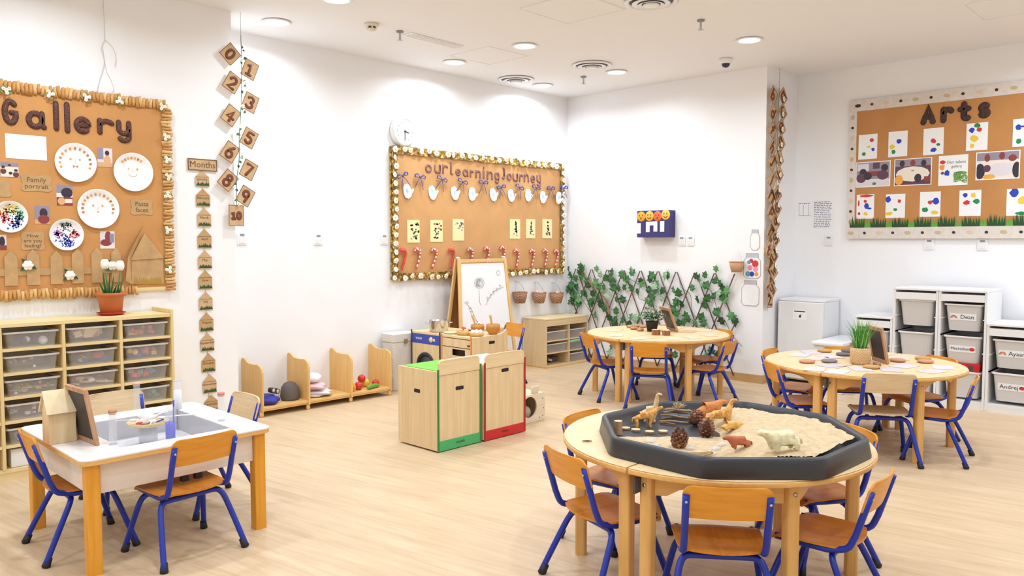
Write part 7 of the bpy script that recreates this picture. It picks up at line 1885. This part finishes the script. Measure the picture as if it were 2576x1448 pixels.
# leaning wooden frame: an inclined easel-back tablet
def tablet(q_near, q_top_near, depth_v, label, hgt_, m_frame, m_face, w=.028, span=.26, name='leaning_tablet', z0=TH, lean=.10, prop=.12):
    # near bottom corner, board runs away along depth_v; leans toward lean_v
    p = onz(q_near[0], q_near[1], z0); dv = Vector((depth_v[0], depth_v[1], 0)).normalized(); ln = Vector((-dv.y, dv.x, 0))
    t = thing(name, label, 'tablet', (p.x, p.y, z0 + .001), math.atan2(dv.y, dv.x))
    th = math.atan2(lean, hgt_); L = math.hypot(lean, hgt_); t.location.z += .008 * math.sin(th) + .0006
    root = MB()
    M_ = Matrix.Rotation(-th, 4, 'X')   # leans toward +y local (left of dv)
    mb = MB(); mb.M = M_
    mb.box(0, span, -.008, .008, 0, w); mb.build('bottom_rail', m_frame, t, .001)
    mb = MB(); mb.M = M_; mb.box(0, span, -.008, .008, L - w, L); mb.build('top_rail', m_frame, t, .001)
    for a in (0, span - w):
        mb = MB(); mb.M = M_; mb.box(a, a + w, -.0082, .0082, w + .0003, L - w - .0003); mb.build('side_rail', m_frame, t, .001)
    mb = MB(); mb.M = M_; mb.box(w + .0003, span - w - .0003, -.004, .004, w + .0003, L - w - .0003); mb.build('panel', m_face, t)
    zt = L * math.cos(th) * .8; yt = L * math.sin(th) * .8
    return t
FRW = wood('frame_walnutish', (176, 130, 96), (200, 156, 120), 'z', .5, 40, 3)
SLATE = mat('slate_board', (48, 44, 46), .45, var=.15, vscale=8)
tablet((1706, 836), (1680, 785), (.58, .815), 'wooden framed tablet leaning beside the plant on the trellis table', .23, FRW, SLATE, .03, .26, lean=.09)

# ---------------------------------------------------------------- things on the storage side table
gR = 'printed cards on the storage side table'
PINKS = [mat('sheet_lilac', (222, 208, 216), .6), mat('sheet_grey', (206, 198, 204), .6), mat('sheet_pink', (230, 204, 198), .6)]
for k, (q, a, lb) in enumerate((((2012, 893), 10, 'lilac card at the far left of the storage side table'), ((2040, 886), 40, 'grey card behind the far left card of the storage side table'), ((2062, 902), 25, 'lilac card between the terracotta and grey stones'), ((2088, 897), 60, 'pink card right of the ochre stone'), ((2092, 919), -20, 'lilac card below the round grey stone'), ((2050, 928), 15, 'grey card at the near left edge of the storage side table'), ((2106, 935), 5, 'lilac card at the near edge, left of the pale chair'), ((2165, 928), 35, 'grey card before the woven plant basket'), ((2262, 901), 20, 'pink card right of the leaning tablet'), ((2275, 921), -10, 'lilac card at the near right, behind the pale chair'), ((2240, 930), 30, 'grey card at the near edge behind the pale chair'), ((2345, 934), -15, 'lilac card at the near right edge of the storage side table'), ((2372, 924), 20, 'grey card at the right end of the storage side table'))):
    flat_mat(q, .19, .13, R(a), lb, PINKS[k % 3], gR, 'printed_card')
STN = dict(terra=mat('stone_terra', (206, 150, 116), .7), grey=mat('stone_grey', (140, 128, 130), .7), ochre=mat('stone_ochre', (200, 152, 92), .7), dark=mat('stone_dark', (110, 102, 108), .7))
for k, (q, c, lb) in enumerate((((2030, 912), 'terra', 'flat terracotta disc at the left of the storage side table'), ((2086, 911), 'grey', 'flat grey disc in the middle left of the storage side table'), ((2074, 885), 'ochre', 'flat ochre disc at the back left of the storage side table'), ((2122, 894), 'dark', 'flat dark grey disc left of the woven plant basket'), ((2134, 885), 'dark', 'flat dark grey disc behind the woven plant basket'), ((2192, 926), 'ochre', 'flat ochre disc in front of the leaning tablet'), ((2258, 909), 'terra', 'flat terracotta disc right of the leaning tablet'), ((2328, 912), 'terra', 'flat terracotta disc at the right of the storage side table'), ((2322, 904), 'ochre', 'flat ochre disc at the back right of the storage side table'))):
    x, y = tb(*q); o = MB().lathe([(0, 0), (.05, 0), (.056, .006), (.054, .013), (.046, .016), (0, .016)], 22).build('flat_stone', STN[c]); put(o, (x, y, TH + .0045)); tag(o, lb, 'disc', 'flat discs on the storage side table')
x, y = tb(2164, 915)
t = thing('grass_plant', 'bright green grass plant in a round woven basket on the storage side table', 'plant', (x, y, TH))
MB().lathe([(0, .001), (.058, .001), (.068, .02), (.07, .08), (.066, .118), (.060, .118), (.062, .08), (.058, .1), (0, .1)], 26).build('basket', woven('seagrass_basket', (226, 190, 142), (196, 152, 104), 150, 110), t)
GRS = [mat('grass_bright', (92, 168, 60), .6), mat('grass_mid', (66, 136, 52), .6), mat('grass_pale', (150, 200, 110), .6)]
mb = MB(); rg = random.Random(8)
for _ in range(150):
    a = rg.uniform(0, 6.3); r0_ = rg.uniform(0, .045); sp_ = rg.uniform(.01, .125); h = rg.uniform(.13, .235); b = Vector((r0_ * math.cos(a), r0_ * math.sin(a), .10)); tip = b + Vector((sp_ * math.cos(a + rg.uniform(-.5, .5)), sp_ * math.sin(a + rg.uniform(-.5, .5)), h)); mid = b.lerp(tip, .55) + Vector((-.2 * sp_ * math.cos(a), -.2 * sp_ * math.sin(a), .012)); s = Vector((-math.sin(a), math.cos(a), 0)) * .0036
    mb.add([b - s, b + s, mid + s * .8, mid - s * .8, tip], [(0, 1, 2, 3), (3, 2, 4)], rg.choice((0, 0, 1, 1, 2)))
o = mb.build('grass_blades', GRS, t); o['kind'] = 'stuff'
x, y = tb(2193, 905)
t = thing('cane_basket', 'darker brown empty basket half behind the woven plant basket', 'basket', (x - .02, y + .10, TH + .0008)); MB().lathe([(0, .001), (.046, .001), (.050, .11), (.045, .11), (.042, .012), (0, .011)], 24).build('basket_body', woven('dark_cane', (170, 126, 84), (128, 92, 62), 110, 90), t)
MB().tube([(.047 * math.cos(a / 20 * 2 * PI), .047 * math.sin(a / 20 * 2 * PI), .11) for a in range(20)], .005, 6, closed=True).build('rim', MATS['dark_cane'], t)
tablet((2235, 917), (2222, 830), (.72, .69), 'slate tablet in a wooden frame leaning behind the grass plant', .255, FRW, SLATE, .026, .24, lean=.05, name='slate_tablet')
x, y = tb(2206, 919); o = MB().box(-.035, .035, -.014, .014, 0, .018).build('wooden_block', BARK); put(o, (x, y, TH + .0008), R(40)); tag(o, 'small brown wooden block before the slate tablet on the storage side table', 'block')

# ---------------------------------------------------------------- things on the square table
def lt(px, py, z=LH): p = onz(px, py, z); return Vector((p.x, p.y, z))
# little wooden bird-house block
p = lt(143, 1117); BIRD = wood('pine_house', (226, 194, 146), (238, 210, 166), 'z', .5, 30, 3)
BIRD2 = wood('pine_roof', (236, 212, 170), (244, 224, 186), 'y', .5, 30, 3)
bw_, bd_, bh_ = .116, .09, .165
t = thing('wooden_house', 'little pine toy house with a pitched roof on the square table', 'toy house', (p.x - .03, p.y + .004, LH + .0008), R(1))
rg_z = .072
MB().prism([(0, 0), (bw_, 0), (bw_, bh_), (0, bh_)], 0, .010, 'xz').build('front_wall', BIRD, t, .001)
MB().box(0, bw_, bd_ - .010, bd_, 0, bh_).build('rear_wall', BIRD, t, .001)
MB().prism([(.0105, 0), (bd_ - .0105, 0), (bd_ - .0105, bh_ + .012), (bd_ / 2, bh_ + rg_z - .012), (.0105, bh_ + .012)], 0, .009, 'yz').build('end_wall', BIRD, t, .001)
MB().prism([(.0105, 0), (bd_ - .0105, 0), (bd_ - .0105, bh_ + .012), (bd_ / 2, bh_ + rg_z - .012), (.0105, bh_ + .012)], bw_ - .009, bw_, 'yz').build('end_wall', BIRD, t, .001)
MB().prism([(-.020, bh_ - .022), (-.010, bh_ - .026), (bd_ / 2 + .001, bh_ + rg_z - .006), (bd_ / 2 + .001, bh_ + rg_z + .008)], -.010, bw_ + .008, 'yz').build('roof_slope', BIRD2, t, .001)
MB().prism([(bd_ + .020, bh_ - .022), (bd_ + .010, bh_ - .026), (bd_ / 2 + .002, bh_ + rg_z - .006), (bd_ / 2 + .002, bh_ + rg_z + .008)][::-1], -.010, bw_ + .008, 'yz').build('roof_slope', BIRD2, t, .001)
# framed slate leaning back beside the house
tablet((247, 1121), (222, 968), (-.06, 1.0), 'slate board in a wooden frame standing between the toy house and the tubes', .262, FRW, SLATE, .022, .225, 'slate_board', LH, .045, .10)
# clear tubes with cork lids
def cork_tube(q, r, h, label, z=LH, cork=CORK, cork_h=.014):
    p = lt(q[0], q[1], z)
    t = thing('clear_tube', label, 'tube', (p.x, p.y, z + .0008), 0, 'clear tubes on the square table')
    mb = MB(); mb.lathe([(0, 0), (r, 0), (r, h), (r - .002, h), (r - .002, .003), (0, .003)], 22); mb.build('tube_wall', GLASS, t)
    mb = MB(); mb.lathe([(r - .0025, h - .002), (r + .0008, h - .002), (r + .0008, h + .002), (r - .0025, h + .002), (r - .0025, h - .002)], 22); mb.build('lip', GLASSE, t)
    mb = MB(); mb.lathe([(r - .003, .0001), (r + .0008, .0001), (r + .0008, .0035), (r - .003, .0035), (r - .003, .0001)], 22); mb.build('foot_ring', GLASSE, t)
    if cork: MB().lathe([(0, h - .006), (r - .003, h - .006), (r - .0025, h + .0025), (r + .001, h + .003), (r + .001, h + cork_h), (0, h + cork_h)], 18).build('cork', cork, t)
    return t
TRZ = LH - .110
cork_tube((285, 1117), .0175, .145, 'clear tube with an orange cork lid beside the slate board')
p = lt(345, 1085, TRZ); cork_tube((346, 1066), .0175, .225, 'tall clear tube with a pale cork lid before the pale chair', TRZ, mat('pale_cork', (222, 184, 160), .8))
cork_tube((557, 1058), .0175, .135, 'clear tube with a pinkish cork lid at the right of the square table', LH, mat('pink_cork', (216, 140, 124), .8))
p = lt(448, 1028)
t = thing('milk_tube', 'clear tube half full of white at the back of the square table', 'tube', (p.x, p.y, LH + .0008))
MB().lathe([(0, 0), (.0205, 0), (.0205, .105), (.0, .106)], 22).build('white_filling', PAPER, t)
MB().lathe([(.0212, 0), (.0225, 0), (.0225, .160), (.0212, .160), (.0212, 0)], 22).build('tube_wall', GLASS, t)
MB().lathe([(.021, .156), (.0228, .156), (.0228, .161), (.021, .161), (.021, .156)], 22).build('lip', GLASSE, t)
p = lt(429, 1090, LH - .035)
t = thing('blue_beaker', 'clear beaker with blue liquid and an upright blue stirrer on the square table', 'beaker', (p.x, p.y, LH - .110))
MB().lathe([(0, .001), (.0225, .001), (.0225, .135), (0, .136)], 22).build('blue_liquid', mat('blue_liquid', (30, 30, 214), .2), t)
MB().lathe([(.0235, 0), (.025, 0), (.025, .215), (.0235, .215), (.0235, 0)], 22).build('beaker_wall', GLASS, t)
MB().tube([(.012, -.012, .1365), (.014, -.013, .245)], .0042, 8).build('stirrer', mat('blue_stick', (40, 60, 190), .4), t)
# wooden plate on a stand inside the sunken tray, with spoons
p = lt(372, 1062, LH)
px0, py0 = p.x + .0, p.y
t = thing('wooden_plate', 'round wooden plate propped in the sunken tray of the square table', 'plate', (px0, py0, LH - .1108))
MB().lathe([(0, .105), (.085, .105), (.098, .118), (.1, .118), (.087, .100), (0, .1)], 30).build('dish', BEECHT, t)
MB().lathe([(0, 0), (.045, 0), (.045, .0995), (0, .0995)], 24).build('stand', GLASSE, t)
ZP = LH - .1108 + .106
def scoop(a0, rz, label, hl=.085, z=ZP, tilt=0.0):
    t = thing('white_scoop', label, 'scoop', (px0 + a0[0], py0 + a0[1], z), rz, 'white plastic scoops on the wooden plate', -tilt)
    MB().lathe([(0, 0), (.014, .001), (.019, .010), (.0185, .012), (.0135, .004), (0, .003)], 16).build('bowl', WHITE, t)
    MB().tube([(.017, 0, .010), (.017 + hl * .5, 0, .013), (.017 + hl, 0, .012)], .0038, 7, sy=.6).build('handle', WHITE, t)
scoop((-.062, .03), R(160), 'white scoop with its handle to the left on the wooden plate', .07, ZP + .014)
scoop((.002, -.062), R(-120), 'white scoop hanging over the near rim of the wooden plate', .085, ZP + .014)
scoop((.05, .05), R(25), 'white scoop pointing to the back right on the wooden plate', .085, ZP + .014)
scoop((.068, -.01), R(-28), 'white scoop lying toward the right end of the square table', .15, ZP + .014)
lump('white_napkin', 'crumpled white napkin on the wooden plate', 'napkin', (px0 + .0, py0 + .01, ZP + .003), (.04, .035, .03), PAPER, 9, (14, 10), .3)
o = MB().ball((0, 0, .006), (.022, .012, .006), 10, 6).build('red_counter', RED); put(o, (px0 - .055, py0 - .03, ZP + .009), .5); tag(o, 'red counter on the wooden plate', 'counter')
o = MB().tube([(-.03, 0, .004), (.03, .004, .004)], .004, 7).build('blue_crayon', MATS['blue_stick']); put(o, (px0 + .045, py0 - .042, ZP + .009), .5); tag(o, 'blue crayon on the wooden plate beside the beaker', 'crayon')

# ---------------------------------------------------------------- doll house cube behind the red toy unit
a = onz(1373, 1055, 0)
t = thing('doll_cube', 'pale wooden cube with a round hole beside the red toy unit', 'cube', (a.x - .15, a.y + .17, 0), R(0))
CUB = wood('pale_birch', (226, 206, 178), (236, 218, 194), 'x', .5, 30, 2.5)
cs = .30; ch_ = .225
k_ = 28; hole = [(-.035 + .085 * math.cos(2 * PI * i / k_), .125 + .085 * math.sin(2 * PI * i / k_)) for i in range(k_)]
sq = []
for i in range(k_):
    a_ = 2 * PI * i / k_; c, s = math.cos(a_), math.sin(a_); m = max(abs(c), abs(s)); sq.append((cs / 2 * c / m, ch_ / 2 + ch_ / 2 * s / m))
mb = MB(); mb.ring(sq, hole, 0, .012); o = mb.build('front_panel', CUB, t); put(o, (0, -.15, .002)); o.rotation_euler = (R(90), 0, 0)
MB().box(cs / 2 - .012, cs / 2, -.149, .15, .002, ch_).build('side_panel', CUB, t)
MB().box(-cs / 2, -cs / 2 + .012, -.149, .15, .002, ch_).build('side_panel', CUB, t)
MB().box(-cs / 2 + .0125, cs / 2 - .0125, .138, .15, .002, ch_).build('back_panel', CUB, t)
MB().box(-cs / 2 + .0125, cs / 2 - .0125, -.1495, .1375, .002, .014).build('floor_panel', CUB, t)
MB().box(-cs / 2 + .0125, cs / 2 - .0125, -.1495, .1375, ch_ - .014, ch_ - .001).build('top_panel', CUB, t)
MB().prism([(-.05, 0), (.03, 0), (.045, .045), (.035, .06), (-.03, .06), (-.05, .04)], -.012, .0, 'xz').build('tab', CUB, t, .003).location = (.06, -.13, ch_ + .001)
for x, z in ((.12, .04), (.12, .18), (.13, .1), (.08, .03)): MB().box(x - .004, x + .004, -.1632, -.1621, z - .004, z + .004).build('screw', DGREY, t)
for k, (x, z, m, lb, s) in enumerate(((-.085, .015, 'pink', 'pink stuffed doll piece inside the round hole of the pale cube', (.045, .05, .05)), (.02, .015, 'cream', 'cream stuffed doll piece inside the round hole of the pale cube', (.045, .05, .06)))):
    lump('stuffed_toy', lb, 'soft toy', (t.location.x + x, t.location.y - .06, z), s, mat('plush_' + m, (236, 120, 170) if k == 0 else (222, 200, 176), .95), 30 + k, (14, 10), .2)
